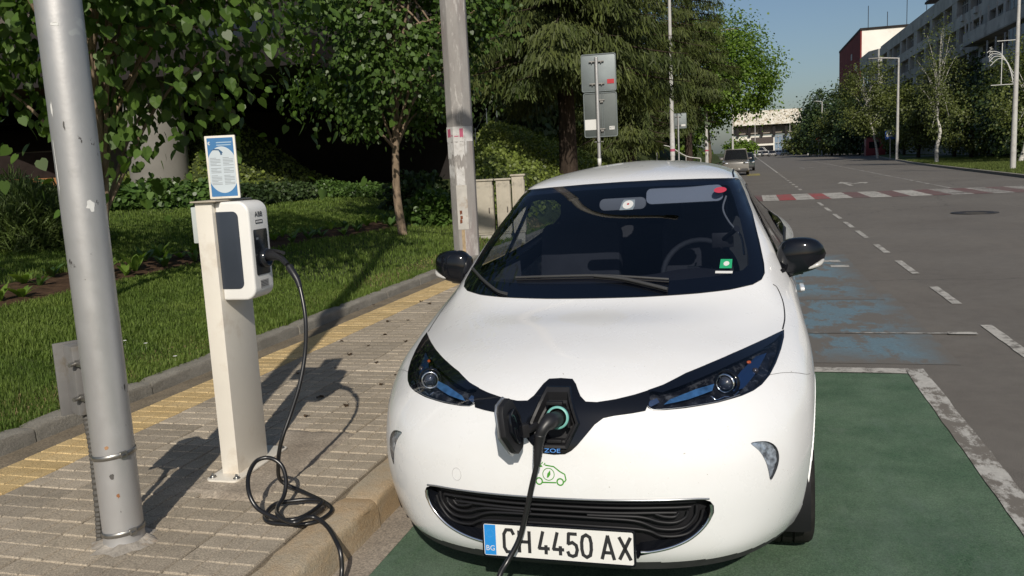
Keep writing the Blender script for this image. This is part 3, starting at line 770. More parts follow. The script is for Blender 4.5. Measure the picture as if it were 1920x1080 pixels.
def bush(label, base, rx, ry, rz, n, size, m, seed, name='bush', grassy=False, group=None):
    q = np.random.default_rng(seed); t = thing(name, label, 'bush', base, 0, group)
    a = q.normal(size=(n, 3)); a /= np.linalg.norm(a, axis=1)[:, None]; a[:, 2] = np.abs(a[:, 2]); rad = q.random(n)**.35
    P = a*rad[:, None]*np.array([rx, ry, rz])*(1+.18*np.sin(a[:, 0:1]*7+seed)*np.cos(a[:, 1:2]*6)); D = a+q.normal(0, .7, (n, 3))
    if grassy: D[:, 2] += .3
    V, F = leaves(P, D, a+np.array([0, 0, .5]), size*q.uniform(.6, 1.3, n), NEEDLE if grassy else LEAF, q, .6, .12 if grassy else 1.0)
    tag(link('foliage', mesh_np('foliage', V, F), t, m), kind='stuff')
    mb = MB(); r = random.Random(seed)
    for i in range(6): mb.tube([(r.uniform(-.1, .1)*rx, r.uniform(-.1, .1)*ry, -.08), (r.uniform(-.6, .6)*rx, r.uniform(-.6, .6)*ry, rz*.7)], [.015, .005], 5)
    mb.obj('stem', M_BARKD, t); return t
p = GL(25, 470)
bush('big feathery juniper bush at the left edge of the lawn', (p.x-.3, p.y+.5, p.z-.05), 1.15, 1.0, .95, 16000, .13, leaf_mat('juniper_leaf', (.05, .085, .022), (.10, .14, .035), .2, .6, 1.5), 71, grassy=True)
p = GL(815, 425)
bush('young leafy shrub between the thin trunk and the concrete pole', (p.x-.15, p.y+.3, p.z), .55, .5, .75, 1500, .11, L_HEDGE, 72)
p = GL(770, 400)
bush('shaded shrub behind the thin bare trunk', (p.x, p.y+.5, p.z), .9, .7, .9, 2600, .11, L_DARK, 73)

# plants in the flower bed: each with arching blades
def bedplant(name, label, base, n, L, seed, m, group):
    r = random.Random(seed); t = thing(name, label, 'plant', base, r.uniform(0, 6), group)
    for i in range(n):
        az = 2*math.pi*i/n+r.uniform(-.4, .4); ln = L*r.uniform(.6, 1.15); up = r.uniform(.55, 1.0); w = ln*.13; V = []; F = []
        for k in range(5):
            u = k/4; px_ = ln*(.65*u*(1.15-up*.55)); pz = ln*up*(u-.62*u*u*(1.1-up*.5)); ww = w*(.35+1.6*u*(1-u)+.0)*(1-u**5)+.001
            V += [(px_*math.cos(az)-ww*math.sin(az), px_*math.sin(az)+ww*math.cos(az), pz), (px_*math.cos(az)+ww*math.sin(az), px_*math.sin(az)-ww*math.cos(az), pz)]
        for k in range(4): F.append((2*k, 2*k+1, 2*k+3, 2*k+2))
        MB().add(V, F, True).obj('leaf', m, t, recalc=False)
    return t
L_BED = leaf_mat('bed_plant_leaf', (.11, .19, .03), (.18, .27, .05), .4, .4, 3)
L_BED2 = leaf_mat('bed_plant_leaf_dark', (.06, .12, .03), (.10, .17, .04), .3, .4, 3)
r = random.Random(77); protos = [bedplant('iris_plant', 'young iris with arching strap leaves in the long flower bed', (0, 0, 0), k, .34, k, L_BED if k < 8 else L_BED2, 'young plants along the flower bed') for k in (6, 7, 8)]
first = [True]*3; yv = BEDY[0]-1.2
while yv < BEDY[-1]+1.5:
    for s in (-1, 0, 1):
        if r.random() < .25: continue
        x = float(np.interp(yv, BEDY, BEDX))+s*.24+r.uniform(-.08, .08); y = yv+r.uniform(-.15, .15); k = r.randrange(3)
        o = protos[k] if first[k] else copy_tree(protos[k]); first[k] = False
        d_ = Vector((x, y, hl(x, y)+.1))-cam.location; ppx = 960+FPX*d_.dot(_r2)/d_.dot(_f)
        o['label'] = ('young iris plant in the flower bed at the far left behind the lamp post' if ppx < 120 else 'young iris plant in the flower bed hidden close behind the lamp post' if ppx < 225 else 'young iris plant in the flower bed between lamp post and charging station' if ppx < 350 else 'young iris plant in the flower bed directly behind the charging station' if ppx < 515 else 'young iris plant in the flower bed right of the charging station')
        o.location = (x, y, hl(x, y)+.01); sc = r.uniform(.85, 1.45); o.scale = (sc, sc, sc); o.rotation_euler.z = r.uniform(0, 6.28)
    yv += .36+.012*yv
# small daisies on the lawn, fallen leaves on the pavement
M_PETAL = mat('daisy_petal', (.75, .75, .72), .7)
for i, p in enumerate([GL(275, 660), GL(330, 685), GL(236, 655)]):
    MB().add([(0, 0, 0)]+[(.018*(1 if k % 2 else .6)*math.cos(k*math.pi/8), .018*(1 if k % 2 else .6)*math.sin(k*math.pi/8), .004) for k in range(16)], [(0, 1+k, 1+(k+1) % 16) for k in range(16)]).add([(-.001, 0, -.07), (.001, 0, -.07), (0, 0, 0)], [(0, 1, 2)]).obj('daisy', M_PETAL)
    o = bpy.context.scene.objects[-1] if False else None
# ================================================================ lamp post, charging station and other street furniture on the left
for k, o in enumerate([o for o in C.objects if o.name.startswith('daisy')]):
    p = [GL(275, 660), GL(330, 685), GL(236, 655)][k]; o.location = (p.x, p.y, p.z+.07)
    tag(o, ['small white daisy in the sunny grass left of the charging post', 'small white daisy in the grass closest to the charging post', 'small white daisy right beside the lamp post in the grass'][k], 'flower')

def galv():
    m, nt, b = new_mat('weathered_galvanised_steel')
    c = ramp(nt, noise(nt, 2.5, 6, .65, stretch=(1, 1, .35)), [(.3, (.42, .415, .415)), (.7, (.52, .515, .51))])
    s = ramp(nt, noise(nt, 30, 4, .6, stretch=(1, 1, .45)), [(.69, (0, 0, 0)), (.72, (1, 1, 1))]); c = mixc(nt, s, c, (.10, .09, .085))
    n2 = noise(nt, 9, 5, .6, stretch=(1, 1, .7))
    s2 = ramp(nt, n2, [(.715, (0, 0, 0)), (.745, (.85, .85, .85))]); c = mixc(nt, s2, c, (.30, .17, .08))
    s3 = ramp(nt, noise(nt, 4.3, 3, .5), [(.72, (0, 0, 0)), (.725, (1, 1, 1))]); c = mixc(nt, s3, c, (.55, .55, .53))
    nt.links.new(c, b.inputs['Base Color']); b.inputs['Metallic'].default_value = .55
    rr = ramp(nt, noise(nt, 12, 4, .6), [(.3, (.36, .36, .36)), (.7, (.5, .5, .5))]); nt.links.new(rr, b.inputs['Roughness']); b.inputs['Specular IOR Level'].default_value = .4
    bump(nt, b, noise(nt, 45, 4, .6), .12, .004); return m
M_GALV = galv()
M_STEEL = mat('stainless_strap', (.34, .33, .31), .38, metal=.9, var=.25, vscale=20)
M_BLACKP = mat('black_rubber', (.014, .014, .016), .42, spec=.5)
M_ROOF = mat('junction_box_grey', (.19, .185, .18), .6, metal=.2, var=.12, vscale=6, dirt=(.16, .14, .11), dscale=9)

PX, PY = -2.452, 2.665
lp = thing('lamp_post', 'thick grey galvanised lamp post in the foreground with a junction box strapped to its left', 'lamp post', (PX, PY, PZ))
PR = .078
hz = [0, .012, .03, 1.2, 2.4, 4.5, 6.6, 8.4]
MB().lathe([(PR+.004, 0), (PR+.001, .02)]+[(PR+.0015*min(z,3)-.003*max(0,z-3), z) for z in np.linspace(.04, 8.4, 30)]+[(0, 8.42)], 48).obj('post', M_GALV, lp, recalc=False)
arm = MB(); arm.tube(spline([(0, 0, 8.3), (.05, -.02, 8.7), (.5, -.1, 8.95), (1.4, -.3, 9.05)], 6), .032, 10); arm.obj('lamp_arm', M_GALV, lp)
MB().prism(rrect(.26, .7, .1), .12, Matrix.Translation((1.75, -.37, 8.98)) @ Matrix.Rotation(R(-102), 4, 'Z')).obj('lamp_head', M_ROOF, lp, bevel=.02)
def strap(z, tilt):
    P = []
    for k in range(49):
        a = 2*math.pi*k/48; rr = PR+.0025; x, y = rr*math.cos(a), rr*math.sin(a)
        P.append((x, y, z+tilt*x))
    V = []; F = []
    for (x, y, zz) in P:
        s = 1.03; V += [(x, y, zz-.010), (x*s, y*s, zz-.009), (x*s, y*s, zz+.009), (x, y, zz+.010)]
    for i in range(48):
        for k in range(4): F.append((4*i+k, 4*i+(k+1) % 4, 4*(i+1)+(k+1) % 4, 4*(i+1)+k))
    s = MB().add(V, F, True).obj('steel_strap', M_STEEL, lp)
    a = R(-25); x, y = (PR+.007)*math.cos(a), (PR+.007)*math.sin(a)
    MB().box((x, y, z+tilt*x), (.012, .026, .026), a).cyl((x+.004, y-.018, z+tilt*x), (x+.004, y+.018, z+tilt*x), .006, 8).obj('strap_buckle', M_STEEL, s)
strap(.375, .10); strap(.055, .10)
# junction box on the far left side
jx, jy = -.168, .055; jb = MB().box((jx, jy, .665), (.125, .085, .285), R(-28)).obj('junction_box', M_ROOF, lp, bevel=.008)
MB().box((jx-.050, jy-.008, .665), (.012, .095, .30), R(-28)).obj('box_lid', M_ROOF, jb, bevel=.003)
for z in (.60, .74):
    MB().box((-.105, .0, z), (.06, .03, .024), R(-20)).cyl((-.125, -.04, z), (-.125, .0, z), .009, 8).obj('clamp', M_STEEL, jb)
mb = MB(); cpts = spline([(-.145, .03, .53), (-.118, .012, .40), (-.108, 0, .28), (-.104, -.012, .12), (-.106, -.02, .0)], 14)
mb.tube(cpts, [.0125+(.0026 if i % 2 else -.0006) for i in range(len(cpts))], 12, smooth=False); mb.obj('corrugated_conduit', mat('grey_conduit', (.075, .07, .062), .6), lp, recalc=False)

M_CHIP = mat('pale_paint_chip', (.66, .66, .64), .7); M_SCR = mat('dark_scratch', (.10, .095, .09), .7)
rc = random.Random(17)
for (aa, z, w, h, m_, nm) in ((-62, 2.02, .030, .018, M_CHIP, 'paint_chip'), (-28, 1.36, .036, .045, M_CHIP, 'paint_chip'), (-100, 1.72, .010, .06, M_CHIP, 'paint_chip'), (-112, 1.5, .008, .22, M_CHIP, 'paint_chip'), (-45, 2.28, .006, .07, M_SCR, 'scratch'), (-38, 2.22, .012, .02, M_SCR, 'scratch'), (-70, 1.66, .007, .04, M_SCR, 'scratch'), (-60, .30, .02, .03, M_SCR, 'scratch'), (-50, .22, .014, .02, mat('rust_spot', (.28, .13, .06), .8), 'rust_spot'), (-66, .42, .018, .022, mat('rust_spot_pale', (.38, .22, .12), .8), 'rust_spot')):
    P = []
    for k in range(11):
        b_ = 2*math.pi*k/11; q_ = rc.uniform(.55, 1.15); a_ = R(aa)+w/2*math.cos(b_)*q_/.08; rr_ = PR+.0015*min(z, 3)+.0012; P.append((rr_*math.cos(a_), rr_*math.sin(a_), z+h/2*math.sin(b_)*q_))
    MB().add(P, [tuple(range(11))]).obj(nm, m_, lp, recalc=False)

# ---------------------------------------------------------------- charging station
M_CREAM = mat('cream_painted_steel', (.70, .66, .585), .42, var=.05, vscale=3, dirt=(.55, .48, .39), dscale=3.2, bmp=.04, bscale=90)
M_WPLAS = mat('white_charger_plastic', (.76, .75, .72), .32, var=.03, vscale=4)
M_ANTH = mat('anthracite_plastic', (.035, .043, .058), .35, var=.1)
M_BLKG = mat('black_gloss_plastic', (.012, .014, .018), .12, spec=.6)
cs = thing('charging_station', 'cream white charging post with a wall box unit and a blue notice board on top', 'charging station', (-2.445, 3.52, PZ), R(2))
MB().prism(rrect(.175, .50, .03), .010, Matrix.Translation((.005, .02, .004))).obj('base_plate', M_CREAM, cs, bevel=.002)
for bx in (-.060, .068):
    for by in (-.195, .235):
        MB().lathe([(0, .034), (.006, .034), (.006, .024), (.011, .024), (.011, .014)], 6, Matrix.Translation((bx, by, 0))).lathe([(.017, .0145), (.017, .017), (0, .017)], 16, Matrix.Translation((bx, by, 0))).obj('bolt', M_STEEL, cs)
MB().box((0, 0, .67), (.088, .275, 1.318)).obj('pedestal', M_CREAM, cs, bevel=.003)
MB().box((.012, .0, 1.334), (.135, .315, .007)).obj('top_plate', mat('brownish_top_plate', (.42, .37, .30), .5), cs, bevel=.002)
# unit: body standing out towards the car
ux0, ux1, uy0, uy1, uz0, uz1 = .047, .218, -.118, .055, .865, 1.328
def side_round(y, x0, x1, z0, z1, rr, inset=0):
    """outline in the x/z plane: rounded only on the outer side"""
    P = [(x0, z0+inset)]; 
    for (cx, cz, a0) in ((x1-rr, z0+rr, -90), (x1-rr, z1-rr, 0)):
        for k in range(7): a = R(a0+90*k/6); P.append((cx+rr*math.cos(a), cz+rr*math.sin(a)))
    P.append((x0, z1-inset)); return P
o = side_round(0, ux0, ux1, uz0, uz1, .055)
Mx = Matrix(((1, 0, 0, 0), (0, 0, 1, 0), (0, 1, 0, 0), (0, 0, 0, 1)))      # (x, z, depth) -> (x, depth, z)
unit = MB().prism(o, uy1-uy0, Mx, uy0).obj('charger_housing', M_WPLAS, cs, bevel=.012, seg=3)
for yy, s in ((uy0, -1), (uy1, 1)):
    o2 = side_round(0, ux0+.002, ux1-.055, uz0+.055, uz1-.045, .028)
    MB().prism(o2, .004, Mx, yy-.003 if s < 0 else yy-.001).obj('side_panel', M_ANTH, unit, bevel=.001)
fx = ux1
MB().prism(rrect(.118, .215, .008), .004, Matrix(((0, 0, 1, fx-.001), (1, 0, 0, -.032), (0, 1, 0, 1.085), (0, 0, 0, 1)))).obj('front_panel', M_BLKG, unit, bevel=.001)
Fm = Matrix(((0, 0, 1, fx), (1, 0, 0, 0), (0, 1, 0, 0), (0, 0, 0, 1)))
def text(body, size, M, m, parent, name='lettering', ext=.0004, sx=1.0, align='CENTER'):
    cu = bpy.data.curves.new(name, 'FONT'); cu.body = body; cu.size = size; cu.extrude = ext; cu.align_x = align; cu.align_y = 'CENTER'; cu.resolution_u = 3
    ob = bpy.data.objects.new(name, cu); C.objects.link(ob); bpy.context.view_layer.update()
    me = bpy.data.meshes.new_from_object(ob); bpy.data.objects.remove(ob); me.name = name
    me.materials.clear(); me.materials.append(m); o = link(name, me, parent); o.matrix_local = M @ Matrix.Diagonal((sx, 1, 1, 1)); return o
M_INK = mat('black_print', (.02, .02, .022), .5)
M_GREYP = mat('grey_label', (.35, .34, .33), .5)
text('ABB', .034, Fm @ Matrix.Translation((-.032, 1.262, .0012)), M_INK, unit, sx=1.1)
MB().box((fx+.0006, -.032, 1.228), (.0012, .062, .018)).obj('label_plate', M_INK, unit)
M_WPR = mat('white_print', (.7, .7, .7), .5)
for k_ in range(5): MB().box((fx+.0014, -.055+.0115*k_, 1.228), (.0006, .0075, .009)).obj('worn_print', M_WPR, unit)
MB().box((fx+.0008, -.032, .935), (.0012, .075, .036)).obj('rating_label', M_GREYP, unit)
for k in range(4): MB().box((fx+.0018, -.034, .924+.007*k), (.0008, .06, .002)).obj('label_line', M_INK, unit)
MB().box((fx+.0036, -.065, 1.150), (.001, .018, .010)).obj('indicator', mat('indicator_grey', (.16, .18, .2), .4), unit)
sk = Matrix.Translation((fx, -.028, 1.055)) @ Matrix.Rotation(R(90), 4, 'Y')
MB().lathe([(.028, .003), (.044, .003), (.046, .018), (.042, .034), (.034, .036), (.032, .012), (0, .012)], 32, sk).obj('socket', M_BLKG, unit)
# notice board
nb = Matrix.Translation((.070, -.055, 1.489)) @ Matrix.Rotation(R(14), 4, 'Z') @ Matrix.Rotation(R(90), 4, 'X')
board = MB().prism(rrect(.142, .292, .004), .012, nb, -.006).obj('notice_board', M_CREAM, cs, bevel=.001)
M_BLUE = mat('notice_blue', (.045, .17, .37), .45); M_PALE = mat('notice_white', (.50, .56, .60), .5)
def flat(pts, M, z, m, parent, name):
    me = bpy.data.meshes.new(name); me.from_pydata([tuple(M @ Vector((x, y, z))) for x, y in pts], [], [tuple(range(len(pts)))]); return link(name, me, parent, m)
w_, h_ = .122, .272
flat(rrect(w_, h_, .002, 1), nb, .0064, M_BLUE, board, 'printed_field')
ell = []
for k in range(60):
    a = 2*math.pi*k/60; x, y = .074*math.cos(a)+.002, .108*math.sin(a)-.012; ell.append((max(-w_/2, min(w_/2, x)), y))
flat(ell, nb, .0068, M_PALE, board, 'printed_ellipse')
tx = MB()
for col in (-.029, .030):
    for k in range(19):
        y = .042-.0068*k
        if k in (6, 11): continue
        L = .048*(1 if k % 4 else .6)
        if abs(y) > .085: continue
        tx.add([tuple(nb @ Vector((col-.024+a*L, y+b*.0022, .0072))) for a, b in ((0, 0), (1, 0), (1, 1), (0, 1))], [(0, 1, 2, 3)])
tx.obj('printed_text_lines', mat('notice_text', (.22, .24, .26), .6), board, recalc=False)
tl = MB()
for k, L in enumerate((.072, .068)):
    tl.add([tuple(nb @ Vector((-.018+a*L, .112-.012*k+b*.0045, .0072))) for a, b in ((0, 0), (1, 0), (1, 1), (0, 1))], [(0, 1, 2, 3)])
tl.obj('printed_heading', mat('notice_heading', (.35, .48, .60), .6), board, recalc=False)
pl = [(-.045, .078), (-.03, .086), (-.008, .084), (.004, .074), (.010, .066), (.004, .064), (.006, .058), (-.002, .056), (-.003, .066), (-.01, .078), (-.03, .080)]
flat(pl, nb, .0075, mat('notice_plug_blue', (.02, .08, .17), .6), board, 'printed_plug')
flat([(-.050+.008*math.cos(a)*(1 if k < 8 else .55)+(.0 if k < 8 else .003), .112+.008*math.sin(a)*(1 if k < 8 else .55)) for k, a in enumerate([R(70+220*i/7) for i in range(8)]+[R(290-220*i/7) for i in range(8)])], nb, .0072, M_PALE, board, 'printed_crescent')
MB().box((-.118, .09, 1.215), (.145, .10, .178)).obj('connection_box', mat('pale_grey_box', (.50, .54, .53), .45, var=.06), cs, bevel=.005)

# ---------------------------------------------------------------- octagonal concrete pole
cpl = thing('concrete_pole', 'old octagonal concrete pole with torn posters standing by the lawn kerb', 'pole', (-4.20, 12.25, PZ))
def conc_mat():
    m, nt, b = new_mat('pole_concrete')
    c = ramp(nt, noise(nt, 3, 8, .7, stretch=(1, 1, .3)), [(.3, (.22, .205, .195)), (.7, (.34, .325, .31))])
    g = nt.nodes.new('ShaderNodeTexCoord'); sp = nt.nodes.new('ShaderNodeSeparateXYZ'); nt.links.new(g.outputs['Object'], sp.inputs[0])
    zz = ramp(nt, sp.outputs[2], [(0, (0, 0, 0)), (1, (1, 1, 1))])
    rd = ramp(nt, noise(nt, 1.3, 5, .6, stretch=(2, 2, .5)), [(.52, (0, 0, 0)), (.68, (.45,)*3)]); c = mixc(nt, rd, c, (.22, .13, .13))
    wh = ramp(nt, noise(nt, 2.4, 9, .8, stretch=(3, 3, .6)), [(.55, (0, 0, 0)), (.6, (.8,)*3)]); c = mixc(nt, wh, c, (.47, .45, .43))
    dk = ramp(nt, noise(nt, 18, 5, .7, stretch=(1, 1, .4)), [(.68, (0, 0, 0)), (.72, (.8,)*3)]); c = mixc(nt, dk, c, (.12, .10, .09))
    nt.links.new(c, b.inputs['Base Color']); b.inputs['Roughness'].default_value = .9; bump(nt, b, noise(nt, 40, 6, .7), .4, .006); return m
M_CONC = conc_mat()
def octo(r, z, a0=R(22.5+10)): return [(r*math.cos(a0+i*math.pi/4), r*math.sin(a0+i*math.pi/4), z) for i in range(8)]
V = []; F = []; zs = [-.1, .6, 1.4, 2.4, 3.6, 5, 7, 9.5, 10.6]
for z in zs: V += octo(.205-.001*max(z, 0), z)
for j in range(len(zs)-1):
    for i in range(8): F.append((8*j+i, 8*j+(i+1) % 8, 8*j+8+(i+1) % 8, 8*j+8+i))
F.append(tuple(range(8*len(zs)-8, 8*len(zs))))
MB().add(V, F).obj('shaft', M_CONC, cpl, bevel=.012)
def facet(i, u0, u1, z0, z1, off, name, m, ragged=0, seed=0):
    """a patch on facet i of the pole"""
    r = random.Random(seed)
    def pt(u, z):
        A = octo(.205-.001*z+off, z); a, b = Vector(A[i % 8]), Vector(A[(i+1) % 8]); return tuple(a.lerp(b, u))
    n = 9; P = [(u0+(u1-u0)*k/n, z0+(r.uniform(-ragged, ragged) if ragged else 0)) for k in range(n+1)]+[(u1-(u1-u0)*k/n, z1+(r.uniform(-ragged, ragged)*.4 if ragged else 0)) for k in range(n+1)]
    me = bpy.data.meshes.new(name); me.from_pydata([pt(*p) for p in P], [], [tuple(range(len(P)))]); return link(name, me, cpl, m)
M_PALEC = mat('pale_arm_steel', (.45, .43, .39), .6, var=.15)
M_PAPER = mat('torn_poster_paper', (.52, .51, .50), .8, var=.12, vscale=12, dirt=(.33, .31, .29), dscale=15)
M_PINK = mat('pink_print', (.40, .10, .16), .7); M_RUST = mat('rusty_plate', (.16, .055, .03), .85, var=.4, vscale=25)
# facets that face the camera: find them
fi = sorted(range(8), key=lambda i: -(Vector(octo(1, 0)[i])+Vector(octo(1, 0)[(i+1) % 8])).normalized().dot((Vector((0, 0, 0))-Vector((-4.3, 12.25, 0))).normalized()))
FC, = fi[:1]; FL_, FR_ = (FC-1) % 8, (FC+1) % 8
for i in (FC, FL_, FR_):
    facet(i, -.02, 1.02, 1.80, 2.02, .0035, 'poster', M_PAPER, 0, 3+i)
facet(FL_, .02, .98, 1.58, 1.80, .003, 'poster_scrap', M_PAPER, .05, 4); facet(FC, .0, 1.0, 1.56, 1.80, .003, 'poster_scrap', M_PAPER, .06, 5); facet(FC, .1, .9, 1.05, 1.40, .003, 'poster_scrap', M_PAPER, .12, 6)
facet(FL_, .1, .9, 1.3, 1.45, .003, 'poster_scrap', M_PAPER, .07, 7); facet(FR_, .05, .3, 1.62, 1.86, .005, 'poster_scrap', M_PAPER, .03, 8)
MB().lathe([(.20, 10.45), (.21, 10.5), (.21, 10.75), (.12, 10.8), (.0, 10.8)], 20).tube(spline([(0, 0, 10.6), (.05, -.02, 11.8), (.6, -.1, 13.0), (1.9, -.3, 13.7), (3.0, -.4, 13.9)], 6), [.165-.0028*k for k in range(25)], 14).obj('lamp_arm', M_PALEC, cpl)
MB().prism(rrect(.3, .8, .12), .14, Matrix.Translation((3.3, -.42, 13.85)) @ Matrix.Rotation(R(-98), 4, 'Z')).obj('lamp_head', M_ROOF, cpl, bevel=.03)
facet(FL_, .16, .62, 1.87, 1.99, .005, 'poster_print', M_PINK, .012, 9); facet(FC, .62, .96, 1.86, 1.99, .005, 'poster_print', M_PINK, .012, 10)
facet(FL_, .72, .9, 1.88, 1.90, .005, 'poster_print', M_PINK, .0, 9); facet(FC, .1, .5, 1.87, 1.885, .005, 'poster_print', M_PINK, .0, 10)
for z, u in ((.74, .35), (.66, .38), (.60, .33)): facet(FC, u-.12, u+.10, z-.025, z+.03, .012, 'rust_stain', M_RUST, .012, int(z*100))
hatch = facet(FC, .0, 1.0, .48, 1.15, .006, 'access_hatch', mat('painted_hatch', (.44, .42, .39), .7, var=.15, vscale=5, dirt=(.26, .16, .08), dscale=4), 0, 1)
facet(FC, .3, .6, .02, .48, .0035, 'rust_streak', mat('rust_streak', (.36, .27, .17), .9, var=.3, vscale=10), .03, 12)

# ---------------------------------------------------------------- street cabinets
M_CAB = mat('cabinet_beige', (.40, .365, .30), .7, var=.12, vscale=4, dirt=(.16, .15, .13), dscale=3.2, bmp=.15, bscale=30)
M_CABD = mat('cabinet_dark_edge', (.09, .08, .07), .8)
def cabinet(x, y, w, d, h, label, rz, doors=1):
    t = thing('street_cabinet', label, 'street cabinet', (x, y, PZ), rz)
    MB().box((0, 0, .08), (w-.03, d-.03, .2)).obj('plinth', mat('cabinet_plinth', (.33, .31, .27), .9, var=.2), t, bevel=.01)
    b = MB().box((0, 0, .18+(h-.18)/2), (w, d, h-.18)).obj('housing', M_CAB, t, bevel=.01)
    MB().box((0, 0, h+.012), (w+.05, d+.05, .03)).obj('lid', M_CAB, t, bevel=.008)
    dw = (w-.06)/doors
    for i in range(doors):
        dd = MB().box((-w/2+.03+dw*(i+.5), -d/2-.006, .2+(h-.26)/2), (dw-.02, .014, h-.30)).obj('door', M_CAB, t, bevel=.004)
        MB().box((-w/2+.03+dw*(i+.5)+dw*.36, -d/2-.018, .62), (.02, .016, .10)).obj('handle', M_CABD, dd, bevel=.003)
    MB().box((w/2+.004, 0, .2+(h-.26)/2), (.008, d-.08, h-.30)).obj('side_panel', M_CAB, t, bevel=.002)
    return t
cb = GL(930, 462) or Vector((-4.6, 14, .2))
cabinet(-4.62, 14.6, .34, .36, 1.15, 'peeling beige street cabinet nearest the concrete pole', R(12))
cabinet(-4.29, 14.75, .25, .30, 1.15, 'narrow beige street cabinet behind the peeling one', R(12))
cabinet(-4.05, 14.9, .22, .30, 1.21, 'rear beige street cabinet half hidden by the car roof', R(12))

# ---------------------------------------------------------------- sign backs and poles further along the pavement
M_SGREY = mat('sign_back_grey', (.075, .088, .086), .45, metal=.25, var=.12, vscale=3)
M_SGREYL = mat('sign_back_light_grey', (.165, .19, .195), .4, metal=.3, var=.12, vscale=3)
M_WHITEST = mat('white_sticker', (.62, .62, .60), .6); M_REDST = mat('red_sticker', (.42, .02, .03), .5)
def at(px, py, y):
    d = _f+_r2*((px-960)/FPX)+_u2*((540-py)/FPX); return Vector((0, 0, CAM_H))+d*(y/d.y)
YS = 14.8; a = at(1124, 300, YS)
sp = thing('sign_post', 'traffic sign post with two grey panel backs one above the other', 'traffic sign', (a.x, a.y, PZ), R(4))
zt = at(1122, 108, YS).z-PZ
MB().cyl((0, 0, -.1), (0, 0, zt), .030, 16).lathe([(.031, zt), (.031, zt+.01), (0, zt+.014)], 16).obj('post', M_GALV, sp)
def panel(z0, z1, x0, x1, m, parent):
    w, h = x1-x0, z1-z0; M = Matrix.Translation(((x0+x1)/2, .045, (z0+z1)/2)) @ Matrix.Rotation(R(90), 4, 'X')
    p = MB().prism(rrect(w, h, .035), .004, M, -.004).obj('panel', m, parent, bevel=.001)
    o1, o2 = rrect(w, h, .035), rrect(w-.03, h-.03, .025); n = len(o1); V = [tuple(M @ Vector((*q, .012))) for q in o1]+[tuple(M @ Vector((*q, .012))) for q in o2]+[tuple(M @ Vector((*q, 0))) for q in o1]
    MB().add(V, [(i, (i+1) % n, n+(i+1) % n, n+i) for i in range(n)]+[(i, (i+1) % n, 2*n+(i+1) % n, 2*n+i) for i in range(n)]).obj('rim', M_SGREYL, p)
    return p
zA, zB, zC = at(1122, 100, YS).z-PZ, at(1122, 172, YS).z-PZ, at(1124, 257, YS).z-PZ
pa = panel(zB+.005, zA, -.27, .335, M_SGREYL, sp); pb = panel(zC, zB-.01, -.25, .335, M_SGREY, sp)
for z in (zA-.13, zB+.14): 
    MB().box((0, .018, z), (.26, .03, .018)).cyl((-.08, 0, z-.02), (-.08, .03, z-.02), .01, 8).cyl((.08, 0, z-.02), (.08, .03, z-.02), .01, 8).obj('bracket', M_STEEL, sp)
for z in (zB-.14, zC+.14): 
    MB().box((.06, .018, z), (.12, .03, .018)).box((.07, .02, z-.03), (.05, .03, .03)).obj('bracket', M_STEEL, sp)
for x in (.10, .075): MB().box((x, .034, (zC+zB)/2), (.008, .006, (zB-zC)-.04)).obj('rail', M_SGREYL, pb)
MB().box((.235, .0385, zB+.17), (.12, .003, .075)).obj('sticker', M_REDST, pa)
MB().box((-.135, .0385, zC+.22), (.20, .003, .18)).obj('sticker', M_WHITEST, pb); MB().box((.235, .0385, zC+.15), (.09, .003, .06)).obj('sticker', M_WHITEST, pb)
text('43T', .05, Matrix.Translation((.235, .0365, zC+.15)) @ Matrix.Rotation(R(90), 4, 'X'), M_INK, pb, 'sticker_print', .0002)
for z in (zC-.08, zC-.55): MB().lathe([(.031, z-.012), (.036, z-.012), (.036, z+.012), (.031, z+.012)], 16).box((.06, 0, z), (.05, .008, .012)).box((-.055, 0, z), (.04, .008, .012)).obj('band', M_STEEL, sp)
MB().lathe([(.031, zC-.50), (.0325, zC-.50), (.0325, zC-.37), (.031, zC-.37)], 16).obj('paper_band', M_WHITEST, sp)
a = at(1273, 300, 38)
s2 = thing('sign_post', 'smaller sign post with a single square grey panel back beyond the white pole', 'traffic sign', (a.x, a.y, PZ), R(3))
MB().cyl((0, 0, -.2), (0, 0, at(1273, 216, 38).z-PZ), .035, 12).obj('post', M_GALV, s2)
p2 = panel(at(1273, 241, 38).z-PZ, at(1273, 212, 38).z-PZ, -.25, .36, M_SGREYL, s2); MB().box((.22, .0385, at(1273, 236, 38).z-PZ+.02), (.18, .003, .08)).obj('sticker', M_WHITEST, p2)
for z in (at(1273, 219, 38).z-PZ, at(1273, 235, 38).z-PZ): MB().box((0, .018, z), (.26, .03, .02)).obj('bracket', M_STEEL, s2)

M_PALEP = mat('pale_painted_pole', (.45, .44, .42), .6, var=.12, vscale=2, dirt=(.28, .26, .24), dscale=3)
def lamp(px, Y, ztop, r, label, armx=None, poster=False, base=0.1):
    a = at(px, 285, Y); t = thing('street_lamp', label, 'street lamp', (a.x, a.y, base))
    MB().tube([(0, 0, -.3), (0, 0, .9), (0, 0, ztop*.45), (0, 0, ztop)], [r*1.25, r*1.2, r, r*.62], 14).obj('pole', M_PALEP, t)
    if armx is not None:
        MB().tube([(0, 0, ztop-.05), (armx*.5, 0, ztop+.06), (armx*.8, 0, ztop+.10)], r*.5, 8).obj('lamp_arm', M_PALEP, t)
        MB().box((armx, 0, ztop+.10), (abs(armx)*.42, .28, .10)).obj('lamp_head', M_ROOF, t, bevel=.03)
    if poster:
        MB().lathe([(r*1.2+.006, 1.45), (r*1.2+.006, 2.35)], 14).obj('poster', M_PAPER, t, recalc=False)
        MB().lathe([(r*1.2+.010, 1.62), (r*1.2+.010, 1.72)], 14).obj('poster_print', M_PINK, t, recalc=False)
    return t
